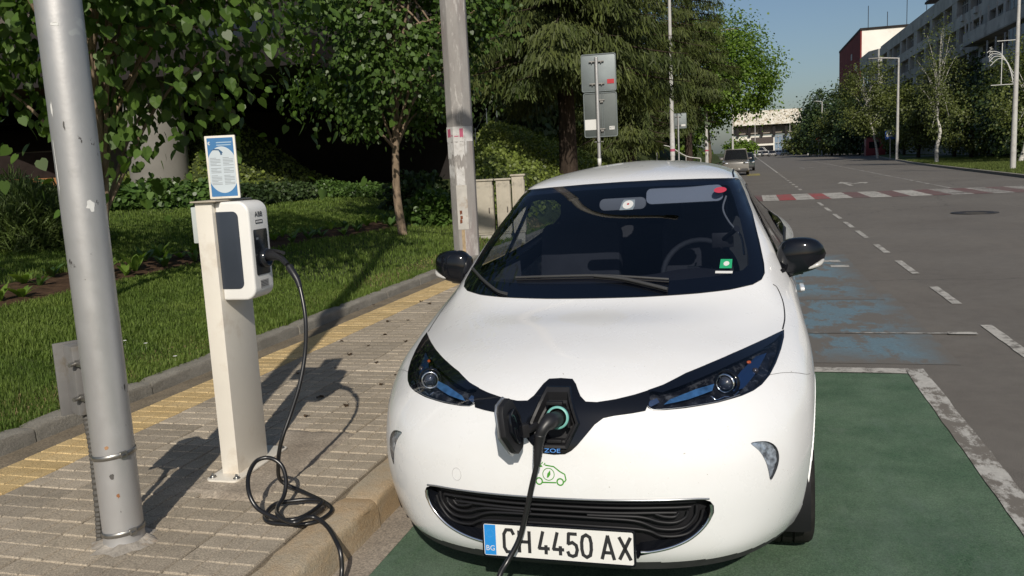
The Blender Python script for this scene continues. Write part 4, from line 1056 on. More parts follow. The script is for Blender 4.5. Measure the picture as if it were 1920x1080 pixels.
lamp(1261, 34, 9.5, .075, 'pale street lamp pole with posters in front of the second spruce', armx=1.6, poster=True)
lamp(1325, 60, 9.5, .10, 'pale street lamp pole in front of the bright maple', armx=1.8, poster=True)
lamp(1374, 95, 7.5, .10, 'slim pale pole between maple and parked cars', armx=1.4)
# handrail of the side steps
a = at(1290, 285, 42); t = thing('handrail', 'thin metal handrail of a side stair behind the car roof', 'handrail', (a.x-.3, a.y, .9))
MB().tube(spline([(-1.3, 0, 1.2), (-.6, 0, 1.1), (.2, 0, .6), (.9, 0, .45)], 4), .025, 8).obj('rail', M_PALEP, t)
for x, z in ((-1.2, 1.15), (-.4, .95), (.2, .6), (.9, .45)): MB().cyl((x, 0, -.9), (x, 0, z), .02, 8).obj('baluster', M_PALEP, t)
# posts of the wire fence on top of the bank
fe = thing('wire_fence', 'thin wire fence along the top of the ivy bank', 'fence', (-9.0, 24, hl(-9, 24)))
for i in range(6):
    x, y = -8.7-.25*i, 25.5+2.2*i; z = hl(x, y)-hl(-9, 24); MB().cyl((x+9, y-24, z-.2), (x+9, y-24, z+.75), .022, 8).obj('fence_post', M_SGREYL, fe)
for hgt in (.25, .65):
    MB().tube([(-8.7-.25*i+9, 25.5+2.2*i-24, hl(-8.7-.25*i, 25.5+2.2*i)-hl(-9, 24)+hgt) for i in range(6)], .005, 5).obj('wire', M_SGREY, fe)

# ---------------------------------------------------------------- building behind the lawn
M_BWALL = mat('beige_render', (.15, .13, .11), .9, var=.12, vscale=.8, dirt=(.08, .07, .06), dscale=.7)
M_DKP = mat('dark_trim_and_shade', (.022, .019, .018), .7, var=.3, vscale=.5)  # near-black: the deep shade on the lawn building is put into this colour
M_DKG = mat('dark_window_glass', (.012, .013, .016), .1, spec=.5)
bd = thing('building', 'large overhanging building with shade in its dark colour on a round pale column behind the lawn trees', 'building', (-24, 26, 0))
# overhanging storeys above
def bb(x0, x1, y0, y1, z0, z1): return MB().box(((x0+x1)/2+24, (y0+y1)/2-26, (z0+z1)/2), (x1-x0, y1-y0, z1-z0))
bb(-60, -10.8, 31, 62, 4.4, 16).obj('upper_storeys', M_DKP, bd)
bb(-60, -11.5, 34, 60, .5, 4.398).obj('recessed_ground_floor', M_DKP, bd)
bb(-60, -20.5, 28.0, 28.3, 0, 3.0).obj('low_wall', M_BWALL, bd)
bb(-60, -11.2, 20.5, 30.99, 4.45, 5.3).obj('added_shade_slab', M_DKP, bd)  # slab added to throw shade on the column and the space behind
cc_ = GL(280, 380); cq = Vector((cc_.x-3.2, cc_.y+4.6, 0)); print('column', cq)
MB().cyl((cq.x+24, cq.y-26, 0), (cq.x+24, cq.y-26, 5.2), .86, 40).obj('column', mat('column_concrete', (.20, .19, .17), .85, var=.15, vscale=1), bd)
for i in range(9): bb(-58+4.6*i, -55+4.6*i, 30.94, 30.99, 6.2, 7.9).obj('window', M_DKG, bd)
bb(-60, -10.7, 30.85, 30.99, 8.6, 9.0).obj('cornice', M_BWALL, bd)
# pale sloped stair with a fine lattice railing seen through the leaves
st = thing('concrete_ramp', 'pale concrete stair flank with lattice railing glimpsed between the trees', 'stair', (-17.2, 24.5, 1.5))
a0, a1 = at(345, 160, 25), at(430, 205, 25); dv = a1-a0
V = [(0, 0, 0), (dv.x, 0, dv.z), (dv.x, 0, dv.z-.22), (.25, 0, -.62)]; V2 = [(x, .35, z) for x, y, z in V]
s_ = MB().add(V+V2, [(0, 1, 2, 3), (7, 6, 5, 4), (0, 4, 5, 1), (1, 5, 6, 2), (2, 6, 7, 3), (3, 7, 4, 0)]).obj('flank_wall', mat('pale_concrete', (.42, .40, .36), .9, var=.2, vscale=2), st)
mb = MB()
for i in range(20):
    u = i/19; mb.box((dv.x*u, -.02, dv.z*u+.10), (.02, .02, .22))
mb.obj('railing', M_PALEP, st); st.location = a0
# white hoarding pieces and brick strip at the far left
t = thing('garden_wall', 'low wall with a lit orange brick band behind the lamp post at far left', 'wall', (0, 0, 0))
w0, w1 = at(-60, 345, 22), at(195, 338, 25)
def wall_between(a, b, z0, z1, th, m, nm, par):
    a, b = Vector(a), Vector(b); c = (a+b)/2; L = (b-a).length; ang = math.atan2(b.y-a.y, b.x-a.x); return MB().box((c.x, c.y, (z0+z1)/2), (L, th, z1-z0), ang).obj(nm, m, par)
wall_between(w0, w1, .4, at(60, 335, 23).z, .3, mat('orange_brick', (.36, .17, .075), .9, var=.2, vscale=3), 'brick_band', t)
wall_between(w0+Vector((0, .3, 0)), w1+Vector((0, .3, 0)), at(60, 334, 23).z, at(60, 285, 23).z, .2, mat('dark_brown_wall', (.025, .018, .016), .9, var=.2), 'wall', t)
# ================================================================ right side of the street
GX = 'trees on the right side of the street'
def rtree(*a, **k): return tree(*a, **k)
def birch(label, px, Y, H, rx, seed, base_x=None, n=5200, ls=.17, zc=.62, leanx=0.0, m=L_BIRCH, fork=.4):
    a = at(px, 285, Y)
    return tree('birch_tree', label, (a.x, a.y, .1), H, (leanx*.6, 0, H*zc, rx, rx, H*.40), 75, n, ls, m, M_BIRCH, seed, r0=.15, fork=fork, droop=1.6, spread=.17, lean=(leanx, 0))
birch('slender white birch with tall thin trunk in front of the long balcony building', 1757, 66, 9.6, 1.5, 101, n=5200, ls=.10)
birch('leaning white birch beside the blue bus stop sign', 1646, 108, 10.5, 3.4, 102, n=9500, ls=.19, leanx=-1.2, zc=.68)
birch('leaning birch behind the lamp pole at the right picture edge', 1912, 58, 7.6, 2.4, 103, n=9000, ls=.13, leanx=.9, zc=.6)
def wtree(label, px, Y, H, rx, cz, rz, seed, n, ls, m, name='park_tree', base=.1):
    a = at(px, 285, Y); return tree(name, label, (a.x, a.y, base), H, (0, 0, cz*.86, rx, rx, rz*.86), 90, n, ls, m, M_BARKD, seed, r0=.2, spread=.16)
wtree('bushy olive green tree just left of the slender birch', 1722, 92, 9.5, 2.9, 4.9, 3.6, 111, 9000, .2, L_BIRCH)
wtree('grey green chestnut crown between the slender birch and the building', 1790, 88, 11, 3.0, 6.3, 4.0, 112, 9000, .26, L_GREY)
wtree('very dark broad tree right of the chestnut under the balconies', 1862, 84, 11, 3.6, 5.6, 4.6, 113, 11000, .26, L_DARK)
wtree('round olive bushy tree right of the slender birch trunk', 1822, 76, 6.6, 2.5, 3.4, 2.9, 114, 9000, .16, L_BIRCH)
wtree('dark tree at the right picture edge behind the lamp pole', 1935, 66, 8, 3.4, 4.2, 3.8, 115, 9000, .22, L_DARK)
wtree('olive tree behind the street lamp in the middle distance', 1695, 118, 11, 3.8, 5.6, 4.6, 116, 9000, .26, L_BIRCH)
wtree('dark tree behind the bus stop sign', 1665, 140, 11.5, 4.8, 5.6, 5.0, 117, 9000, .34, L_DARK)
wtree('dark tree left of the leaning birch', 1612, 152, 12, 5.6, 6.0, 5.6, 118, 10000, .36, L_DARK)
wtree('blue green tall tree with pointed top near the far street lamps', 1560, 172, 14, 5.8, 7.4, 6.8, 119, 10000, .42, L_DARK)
wtree('lighter low tree in front of the far pale building', 1532, 190, 9, 5.2, 4.8, 4.4, 120, 7000, .42, L_BIRCH)
wtree('lighter tree by the far red and white sign', 1575, 160, 9, 4.2, 4.8, 4.4, 121, 7000, .38, L_BIRCH)
wtree('far tree low in front of the glass facade', 1506, 230, 7, 4.6, 3.6, 3.6, 122, 5000, .5, L_BIRCH)
wtree('low yellow green tree at the left foot of the far pale building', 1388, 190, 5, 3.2, 2.6, 2.4, 123, 3000, .42, L_BRIGHT)
a = at(1640, 285, 130)
def hedge2(label, x0, y0, x1, y1, h, w, n, ls, seed, m=L_DARK):
    q = np.random.default_rng(seed); t = thing('hedge', label, 'hedge', (x0, y0, .1)); u = q.random(n); v = q.normal(0, w*.3, n); z = h*q.random(n)**.7*(1+.2*np.sin(u*40)); 
    P = np.stack([(x1-x0)*u+v, (y1-y0)*u, z], -1); N = np.tile(np.array([-1., -.6, .4]), (n, 1)); D = q.normal(0, .7, (n, 3)); D[:, 2] -= .5
    V, F = leaves(P, D, N, ls*q.uniform(.6, 1.3, n), LEAF, q, .7); tag(link('foliage', mesh_np('foliage', V, F), t, m), kind='stuff')
    MB().box(((x1-x0)/2+w*.35, (y1-y0)/2, h*.45), (.3, 1, .9*h)).obj('stem', M_BARKD, t).scale = (1, 1, 1)
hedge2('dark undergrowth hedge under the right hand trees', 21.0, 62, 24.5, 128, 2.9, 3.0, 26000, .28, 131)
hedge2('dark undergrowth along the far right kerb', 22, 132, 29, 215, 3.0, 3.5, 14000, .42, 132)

# ---------------------------------------------------------------- long balcony building
M_FAC = mat('weathered_facade', (.34, .325, .30), .9, var=.22, vscale=.35, dirt=(.19, .18, .17), dscale=.5)
M_FAC2 = mat('weathered_facade_light', (.46, .445, .415), .9, var=.2, vscale=.4, dirt=(.26, .25, .235), dscale=.6)
M_WIN = mat('dark_window_pane', (.010, .012, .016), .08, spec=.5)
M_FRAME = mat('pale_window_frame', (.36, .36, .35), .6)
M_ENCL = mat('balcony_enclosure', (.17, .20, .22), .5, var=.2, vscale=1)
BX, BY0, BY1, BH = 21.0, 66.0, 152.0, 17.0
bl = thing('apartment_building', 'long weathered grey apartment building with rows of dark windows and balconies on the right', 'building', (BX, BY0, 0))
def lb(x0, x1, y0, y1, z0, z1, nm, m, par=None, bev=0): return MB().box(((x0+x1)/2, (y0+y1)/2, (z0+z1)/2), (x1-x0, y1-y0, z1-z0)).obj(nm, m, par or bl, bevel=bev)
LB = BY1-BY0
lb(.4, 16, 0, LB, 0, BH, 'wall', M_FAC)
lb(-.1, 16.2, -.2, LB+.2, BH, BH+.35, 'roof_edge', M_FAC2)
lb(-.25, .4, 0, LB, BH-1.3, BH-.002, 'parapet', M_FAC2)
r = random.Random(8); SH = 2.85
for s in range(8):
    zt = BH-1.3-SH*s                       # top of the window band of this storey
    if zt < 2: break
    lb(-.22, .398, 0, LB, zt-SH, zt-SH+1.15, 'spandrel', M_FAC2 if s % 2 == 0 else M_FAC)
    y = 1.0; k = 0
    while y < LB-6:
        w = [4.6, 3.4, 5.6, 2.6, 4.0][(k+s) % 5]; gap = [1.0, 2.4, .9, 1.6][(k+2*s) % 4]
        if s < 5:
            wd = lb(.30, .42, y, y+w, zt-1.62, zt-.12, 'window', M_WIN)
            for j in range(int(w/1.1)+1): lb(.18, .30, y+w*j/(int(w/1.1)+1)-.04, y+w*j/(int(w/1.1)+1)+.04, zt-1.6, zt-.14, 'mullion', M_FRAME, wd)
            lb(.20, .31, y, y+w, zt-.60, zt-.53, 'transom', M_FRAME, wd)
            if r.random() < .4: lb(-.45, -.15, y+w*.3, y+w*.3+.9, zt-2.35, zt-1.75, 'air_conditioner', M_FRAME, wd)
            lb(-.22, .398, y+w+.1, y+w+gap-.1, zt-1.7, zt-.001, 'pier', M_FAC2 if (k+s) % 2 else M_FAC)
        y += w+gap; k += 1
# projecting balconies near the right edge of the picture
for s, (y0, y1) in enumerate(((0, 24), (0, 17), (1, 20))):
    zt = BH-1.3-SH*(s+1)+.15
    b_ = lb(-1.5, -.23, y0, y1, zt-SH+.2, zt-SH+1.2, 'balcony', M_FAC2)
    lb(-1.5, -.23, y0, y1, zt-SH+.08, zt-SH+.198, 'balcony_slab', M_FAC, b_)
    for j in range(int((y1-y0)/2.6)+1): lb(-1.48, -1.36, y0+2.6*j, y0+2.6*j+.1, zt-SH+1.2, zt-.3, 'balcony_post', M_FRAME, b_)
    if s < 2:
        lb(-1.52, -.25, y0+1, y0+9, zt-1.7, zt-.3, 'glazed_enclosure', M_ENCL, b_)
        for j in range(9): lb(-1.56, -1.521, y0+1+j, y0+1.08+j, zt-1.7, zt-.3, 'enclosure_bar', M_FRAME, b_)
lb(.9, 5.5, 36, 56, BH+2.0, BH+2.25, 'roof_canopy', M_DKP); 
for yy in (38, 54): lb(2.8, 3.0, yy, yy+.2, BH+.35, BH+2.0, 'canopy_post', M_DKP)
lb(4, 8, LB-16, LB-8, BH+.35, BH+3.0, 'roof_hut', mat('ochre_hut', (.26, .19, .07), .8))
# white and dark red building behind it
wb = thing('apartment_building', 'tall building with white end wall and dark red side behind the grey one', 'building', (24.3, 205, 0))
def lw(x0, x1, y0, y1, z0, z1, nm, m, par=None): return MB().box(((x0+x1)/2, (y0+y1)/2, (z0+z1)/2), (x1-x0, y1-y0, z1-z0)).obj(nm, m, par or wb)
lw(0, 22, 0, 45, 0, 26.6, 'wall', mat('white_end_wall', (.80, .77, .70), .85, var=.10, vscale=.12, dirt=(.66, .61, .54), dscale=.2))
lw(-.3, -.002, 0, 45, 0, 26.6, 'red_cladding', mat('dark_red_cladding', (.19, .032, .03), .8, var=.2, vscale=.3))
for i in range(5):
    w_o = lw(-.42, -.302, 6+9*(i % 3), 8+9*(i % 3), 9+3.2*i, 10.4+3.2*i, 'window', M_FRAME)
lw(-.4, 22.2, -.2, 45.2, 26.6, 27.1, 'roof_edge', M_DKP)
for i, h in enumerate((5, 3.5, 6, 7, 4)): MB().cyl((2+4*i, 6, 27.1), (2+4*i, 6, 27.1+h*1.1), .07, 6).obj('antenna', M_DKP, wb)
gb = thing('apartment_building', 'pale grey lower block with rounded corner in front of the white end wall', 'building', (23.5, 186, 0))
mb = MB(); mb.prism([(0, 0), (1.2, -3.4), (4, -5), (14, -5), (14, 14), (0, 14)], 17.5); mb.obj('wall', M_FAC, gb)
mb = MB(); mb.prism([(-.15, 0), (1.1, -3.55), (3.95, -5.2), (14, -5.2), (14, 14), (-.15, 14)], 2.6, None, 17.5); mb.obj('parapet', M_FAC2, gb)
for i in range(4): MB().box((-.08, 1.6+3.3*i, 14.6), (.1, 1.8, 1.7)).obj('window', M_WIN, gb)
for i in range(3): MB().box((6+3*i, -5.12, 14.6), (1.8, .1, 1.7)).obj('window', M_WIN, gb)
for i in range(4): MB().box((-.08, 1.6+3.3*i, 10.6), (.1, 1.8, 1.7)).obj('window', M_WIN, gb)

# ---------------------------------------------------------------- far building that closes the street
FYB = 300.0
def fz(py, px=1450): return at(px, py, FYB).z
xL, xR = at(1372, 240, FYB).x, at(1503, 240, FYB).x; xM = at(1452, 240, FYB).x
fb = thing('public_building', 'pale modern building with relief wall and glass hall closing the far end of the street', 'building', (0, FYB, 0))
def fbx(x0, x1, y0, y1, z0, z1, nm, m, par=None): return MB().box(((x0+x1)/2, (y0+y1)/2, (z0+z1)/2), (x1-x0, y1-y0, z1-z0)).obj(nm, m, par or fb)
zt, z1_, z2_, z3_, z4_ = fz(203, 1503), fz(233), fz(249), fz(262), fz(271)
def relief():
    m, nt, b = new_mat('carved_relief_wall'); n = noise(nt, .9, 7, .7, dist=1.5)
    c = ramp(nt, n, [(.42, (.40, .34, .24)), (.5, (.76, .71, .62)), (.6, (.80, .76, .68))]); nt.links.new(c, b.inputs['Base Color']); b.inputs['Roughness'].default_value = .85
    bump(nt, b, n, .8, .4); return m
fbx(xL, xR, -2, 20, z1_, zt, 'relief_wall', relief())
M_CR = mat('cream_wall', (.78, .74, .66), .8, var=.06, vscale=.2); M_TAUPE = mat('taupe_band', (.27, .235, .205), .8)
fbx(xL, xR, 1.5, 20, z2_, z1_-.002, 'recessed_band', M_TAUPE)
for px in (1383, 1405, 1428, 1451, 1474, 1497): x = at(px, 240, FYB).x; fbx(x-.45, x+.45, -1, 1.49, z2_-.8, z1_+1.2, 'pier', M_DKP)
fbx(xL, xM, 0, 20, z4_-2.5, z2_-.81, 'cream_volume', M_CR)
wn_ = fbx(at(1408, 240, FYB).x, at(1450, 240, FYB).x, -.12, -.001, fz(268), fz(256), 'window', mat('brown_window_band', (.07, .055, .05), .4))
fbx(at(1410, 240, FYB).x, at(1450, 240, FYB).x, -.12, -.001, 0, fz(272), 'entrance', M_DKG)
gl = fbx(xM, xR, 1.0, 1.2, 0, z2_-.81, 'glass_wall', mat('sky_blue_glazing', (.20, .27, .36), .15, spec=.8))
for i in range(8): x = xM+(xR-xM)*i/7; fbx(x-.08, x+.08, .85, .99, 0, z2_-.82, 'mullion', M_FRAME, gl)
for i in range(3): fbx(xM, xR, .88, .998, 1.8+2.1*i, 1.95+2.1*i, 'transom', M_FRAME, gl)
# trees far behind that close the horizon
for i, (x, y, w) in enumerate([(-30, 330, 30), (34, 300, 16), (48, 260, 18)]):
    tree('far_tree', ['far tree mass left of the pale building', 'far tree right of the glass hall', 'far tree behind the street lamps'][i], (x, y, 0), 14, (0, 0, 6.5, w/2, 6, 6.5), 60, 5000, .9, L_DARK, M_BARKD, 140+i, r0=.3)

# ---------------------------------------------------------------- lamps, signs, kiosk on the right
def rlamp(px_b, Y, px_t, py_t, r, label, arm=None, ornament=False, z0=.12):
    a = at(px_b, 285, Y); zt = at(px_t, py_t, Y).z-z0
    return lamp(px_b, Y, zt, r, label, armx=arm, base=z0)
L1 = rlamp(1900, 45, 1915, -30, .105, 'nearest pale street lamp pole at the right picture edge with a decorative frame', None)
orn = MB(); zz = 3.2
for k in range(4):
    orn.tube(spline([(-.12, 0, 4.0+.15*k), (-.35-.1*k, 0, 4.9+.15*k), (-.75-.13*k, 0, 5.15+.12*k), (-1.1-.05*k, 0, 4.85+.2*k)], 5), .018, 6)
orn.box((-.55, 0, 3.95), (1.0, .03, .03)).box((-.45, 0, 5.95), (.8, .03, .03)).box((-.62, 0, 4.9), (.03, .03, 1.9))
for k in range(5): orn.tube(spline([(-1.0, 0, 5.0+.15*k), (-1.15, 0, 5.15+.13*k), (-1.05, 0, 5.3+.1*k)], 4), .012, 5)
orn.obj('decorative_frame', mat('white_frame_tube', (.5, .5, .48), .6), L1)
rlamp(1682, 88, 1688, 108, .12, 'street lamp with an arm towards the road right of the bus stop sign', -2.2)
rlamp(1541, 165, 1545, 190, .13, 'far street lamp beside the red and white sign', -1.2)
rlamp(1515, 205, 1518, 208, .13, 'farther slim street lamp in front of the dark trees', None)
rlamp(1481, 240, 1481, 230, .12, 'thin street lamp in front of the glass hall', None)
rlamp(1493, 250, 1494, 228, .12, 'thin street lamp at the right edge of the pale building', None)
rlamp(1416, 240, 1416, 232, .12, 'thin street lamp in front of the cream facade', None)
a = at(1658, 285, 93)+Vector((.55, 0, 0))
bs = thing('bus_stop_sign', 'blue bus stop sign with a white field on a thin post beside the leaning birch', 'sign', (a.x, a.y, .1))
MB().cyl((0, 0, -.2), (0, 0, 3.0), .05, 10).obj('post', M_PALEP, bs)
pz0, pz1 = at(1656, 262, 93).z-.1, at(1656, 245, 93).z-.1
MB().box((0, -.06, (pz0+pz1)/2), (1.0, .04, pz1-pz0)).obj('panel', mat('bus_sign_blue', (.03, .10, .38), .5), bs, bevel=.01)
MB().box((0, -.085, (pz0+pz1)/2+.10), (.72, .012, .58)).obj('white_field', M_WHITEST, bs)
MB().box((0, -.095, (pz0+pz1)/2+.07), (.46, .01, .12)).box((-.14, -.095, (pz0+pz1)/2-.03), (.09, .01, .08)).box((.14, -.095, (pz0+pz1)/2-.03), (.09, .01, .08)).obj('bus_pictogram', M_INK, bs)
a = at(1640, 285, 132); k_ = thing('kiosk', 'dark red kiosk in the shade behind the bus stop', 'kiosk', (a.x, a.y, .1))
MB().box((0, 0, 1.3), (2.6, 2, 2.6)).obj('walls', mat('kiosk_red', (.18, .025, .03), .6), k_, bevel=.03); MB().box((0, 0, 2.68), (3, 2.4, .14)).obj('roof', M_DKP, k_)
MB().box((-.2, -1.02, 1.5), (1.4, .05, .9)).obj('hatch', M_DKG, k_)
a = at(1535, 285, 160); rs = thing('road_sign', 'small round red road sign above a white plate beside the far lamp', 'traffic sign', (a.x, a.y, .1))
MB().cyl((0, 0, -.1), (0, 0, 2.9), .05, 8).obj('post', M_PALEP, rs)
MB().cyl((0, -.05, 3.0), (0, -.09, 3.0), .42, 20).obj('disc', mat('sign_red', (.35, .03, .03), .5), rs); MB().box((0, -.11, 2.82), (.62, .02, .30)).obj('white_plate', M_WHITEST, rs); MB().box((0, -.07, 1.7), (.6, .03, .3)).obj('lower_plate', M_WHITEST, rs)
# pedestrian at the bus stop
a = at(1618, 285, 128)
per = bpy.data.meshes.new('person'); J = [(0, 0, .92), (0, 0, 1.15), (0, 0, 1.42), (0, -.02, 1.52), (0, -.02, 1.66), (.2, 0, 1.38), (.26, -.02, 1.1), (.22, -.15, .9), (-.2, 0, 1.38), (-.26, -.02, 1.1), (-.24, -.1, .86), (.1, 0, .86), (.11, -.03, .48), (.12, 0, .07), (.12, -.14, .03), (-.1, 0, .86), (-.12, .03, .48), (-.13, .10, .07), (-.13, -.04, .03)]
E_ = [(0, 1), (1, 2), (2, 3), (3, 4), (2, 5), (5, 6), (6, 7), (2, 8), (8, 9), (9, 10), (0, 11), (11, 12), (12, 13), (13, 14), (0, 15), (15, 16), (16, 17), (17, 18)]
RR = [.15, .14, .13, .055, .10, .06, .045, .035, .06, .045, .035, .09, .065, .045, .04, .09, .065, .045, .04]
per.from_pydata(J, E_, []); po = link('person', per, None, mat('dark_clothes', (.03, .03, .035), .8))
sm = po.modifiers.new('skin', 'SKIN'); 
for i, rr_ in enumerate(RR): per.skin_vertices[0].data[i].radius = (rr_, rr_*.8)
per.skin_vertices[0].data[0].use_root = True
po.modifiers.new('sub', 'SUBSURF').levels = 1
po.location = (a.x, a.y, .13); tag(po, 'person in dark clothes standing in the shade left of the bus stop', 'person')
# ================================================================ the white electric car
CAR_X, CAR_Y, CAR_YAW, CAR_ROLL = -.6258, 2.6212, .0168, .017
NET = [
 [(0,.085,.175),(.22,.09,.175),(.42,.125,.18),(.57,.20,.185),(.68,.31,.195),(.755,.44,.205),(.80,.58,.21),(.81,.85,.21),(.82,1.25,.2),(.82,1.9,.2),(.82,2.6,.2),(.82,3.3,.22),(.80,3.75,.25),(.62,4.0,.28),(.3,4.05,.28),(0,4.06,.28)],
 [(0,.03,.25),(.22,.04,.25),(.42,.075,.255),(.58,.15,.26),(.70,.27,.27),(.785,.42,.28),(.835,.58,.29),(.85,.85,.30),(.85,1.25,.30),(.845,1.9,.3),(.845,2.6,.3),(.85,3.3,.32),(.83,3.78,.34),(.63,4.03,.36),(.3,4.08,.36),(0,4.084,.36)],
 [(0,0,.36),(.22,.01,.36),(.43,.055,.365),(.60,.14,.37),(.73,.27,.38),(.81,.43,.385),(.852,.60,.39),(.865,.87,.40),(.862,1.25,.4),(.86,1.9,.4),(.86,2.6,.41),(.865,3.3,.42),(.845,3.8,.44),(.65,4.05,.46),(.3,4.09,.46),(0,4.09,.46)],
 [(0,-.005,.47),(.22,.005,.47),(.43,.05,.475),(.61,.14,.48),(.745,.28,.485),(.825,.45,.49),(.86,.62,.495),(.872,.88,.505),(.865,1.25,.51),(.86,1.9,.52),(.86,2.6,.53),(.87,3.3,.55),(.848,3.8,.57),(.65,4.05,.58),(.3,4.1,.58),(0,4.1,.58)],
 [(0,.01,.58),(.22,.02,.58),(.43,.065,.58),(.61,.155,.58),(.745,.30,.585),(.825,.47,.59),(.862,.64,.60),(.876,.90,.61),(.862,1.27,.62),(.855,1.9,.63),(.857,2.6,.65),(.872,3.3,.68),(.845,3.8,.70),(.65,4.04,.70),(.3,4.09,.70),(0,4.09,.70)],
 [(0,.035,.69),(.22,.05,.685),(.43,.105,.68),(.61,.205,.675),(.74,.35,.675),(.82,.51,.68),(.857,.67,.69),(.872,.92,.70),(.86,1.29,.71),(.852,1.9,.73),(.855,2.6,.76),(.87,3.3,.80),(.835,3.8,.81),(.64,4.02,.81),(.3,4.07,.81),(0,4.07,.81)],
 [(0,.10,.785),(.22,.12,.78),(.42,.185,.775),(.59,.29,.77),(.71,.43,.77),(.795,.58,.77),(.838,.73,.775),(.86,.95,.785),(.852,1.31,.80),(.848,1.9,.83),(.85,2.6,.86),(.86,3.3,.90),(.82,3.78,.90),(.63,4.0,.90),(.3,4.05,.90),(0,4.05,.90)],
 [(0,.28,.872),(.21,.30,.868),(.40,.36,.858),(.56,.45,.848),(.68,.57,.84),(.765,.71,.84),(.81,.84,.845),(.838,1.02,.855),(.838,1.34,.875),(.835,1.9,.90),(.845,2.6,.93),(.872,3.3,.97),(.80,3.77,.96),(.61,3.98,.96),(.3,4.04,.96),(0,4.04,.96)],
 [(0,.53,.938),(.20,.545,.935),(.38,.59,.925),(.54,.67,.912),(.655,.77,.905),(.735,.89,.905),(.785,1.0,.91),(.815,1.14,.92),(.822,1.4,.935),(.822,1.9,.955),(.835,2.6,.99),(.868,3.3,1.03),(.80,3.75,1.03),(.60,3.97,1.02),(.3,4.03,1.02),(0,4.03,1.02)],
 [(0,.80,.99),(.19,.81,.99),(.37,.845,.99),(.52,.91,.993),(.63,1.0,1.0),(.70,1.09,1.01),(.745,1.2,1.01),(.785,1.33,1.0),(.80,1.5,1.0),(.805,1.95,1.01),(.805,2.6,1.045),(.825,3.3,1.09),(.76,3.72,1.09),(.58,3.95,1.08),(.3,4.02,1.08),(0,4.03,1.08)],
 [(0,1.13,1.16),(.18,1.14,1.16),(.35,1.165,1.16),(.49,1.215,1.16),(.59,1.28,1.16),(.655,1.35,1.16),(.695,1.42,1.155),(.715,1.52,1.15),(.725,1.66,1.145),(.725,2.0,1.15),(.72,2.6,1.17),(.70,3.25,1.19),(.65,3.65,1.19),(.54,3.86,1.18),(.28,3.93,1.18),(0,3.94,1.18)],
 [(0,1.45,1.325),(.165,1.455,1.325),(.32,1.47,1.322),(.45,1.50,1.318),(.545,1.54,1.312),(.60,1.59,1.305),(.625,1.65,1.298),(.64,1.74,1.292),(.648,1.86,1.29),(.645,2.1,1.295),(.635,2.6,1.305),(.61,3.15,1.295),(.57,3.5,1.28),(.50,3.68,1.27),(.26,3.75,1.27),(0,3.76,1.27)],
 [(0,1.76,1.46),(.15,1.76,1.459),(.29,1.765,1.456),(.41,1.775,1.45),(.50,1.79,1.442),(.548,1.815,1.432),(.565,1.87,1.428),(.573,1.95,1.425),(.575,2.05,1.427),(.57,2.25,1.43),(.56,2.65,1.428),(.53,3.05,1.405),(.49,3.3,1.38),(.45,3.45,1.36),(.24,3.5,1.36),(0,3.51,1.365)],
 [(0,1.98,1.515),(.13,1.98,1.514),(.25,1.99,1.511),(.35,2.0,1.505),(.43,2.02,1.498),(.47,2.05,1.492),(.485,2.1,1.488),(.49,2.17,1.487),(.493,2.25,1.488),(.49,2.4,1.49),(.48,2.7,1.483),(.455,2.95,1.462),(.42,3.1,1.445),(.38,3.2,1.43),(.2,3.25,1.43),(0,3.26,1.435)],
 [(0,2.28,1.55),(.08,2.28,1.549),(.15,2.29,1.547),(.2,2.30,1.543),(.25,2.32,1.538),(.27,2.34,1.536),(.285,2.38,1.534),(.30,2.43,1.533),(.305,2.48,1.533),(.305,2.54,1.532),(.30,2.66,1.528),(.28,2.78,1.515),(.26,2.85,1.505),(.2,2.9,1.5),(.1,2.92,1.5),(0,2.93,1.5)],
 [(0,2.5,1.556),(.01,2.5,1.556),(.02,2.5,1.556),(.03,2.5,1.556),(.035,2.51,1.556),(.04,2.52,1.556),(.045,2.53,1.556),(.05,2.54,1.555),(.05,2.55,1.555),(.05,2.56,1.555),(.05,2.58,1.554),(.045,2.6,1.553),(.04,2.62,1.552),(.03,2.64,1.55),(.015,2.65,1.549),(0,2.66,1.549)],
]
def cr_matrix(m, n):
    """rows: samples, cols: control points; Catmull-Rom weights"""
    W = []
    for i in range(m-1):
        for k in range(n):
            t = k/n; w = np.zeros(m+2)
            w[i] += .5*(-t+2*t*t-t**3); w[i+1] += .5*(2-5*t*t+3*t**3); w[i+2] += .5*(t+4*t*t-3*t**3); w[i+3] += .5*(-t*t+t**3)
            W.append(w)
    w = np.zeros(m+2); w[m] = 1; W.append(w)
    W = np.array(W)
    # phantom ends: mirrored extrapolation
    E = np.zeros((m+2, m)); E[1:m+1] = np.eye(m); E[0, 0] = 2; E[0, 1] = -1; E[m+1, m-1] = 2; E[m+1, m-2] = -1
    return W @ E
def body_grid():
    P = np.array(NET, float)                        # rows x cols x 3
    nr, nc = 18, 20
    A = cr_matrix(P.shape[0], nr)
    # across the centre line the surface is mirrored so that it stays smooth
    full = np.concatenate([P[:, ::-1]*np.array([-1, 1, 1]), P[:, 1:]], axis=1)      # from rear left ... front centre ... rear right
    B = cr_matrix(full.shape[1], nc)
    G = np.einsum('ij,jkc->ikc', A, full); G = np.einsum('lk,ikc->ilc', B, G)
    for it in range(8):                              # fairing
        H = G.copy()
        H[1:-1, :] += .25*(G[2:, :]-2*G[1:-1, :]+G[:-2, :])*.9
        H[:, 1:-1] += .25*(G[:, 2:]-2*G[:, 1:-1]+G[:, :-2])*.9
        G = H
    return G
BG = body_grid()

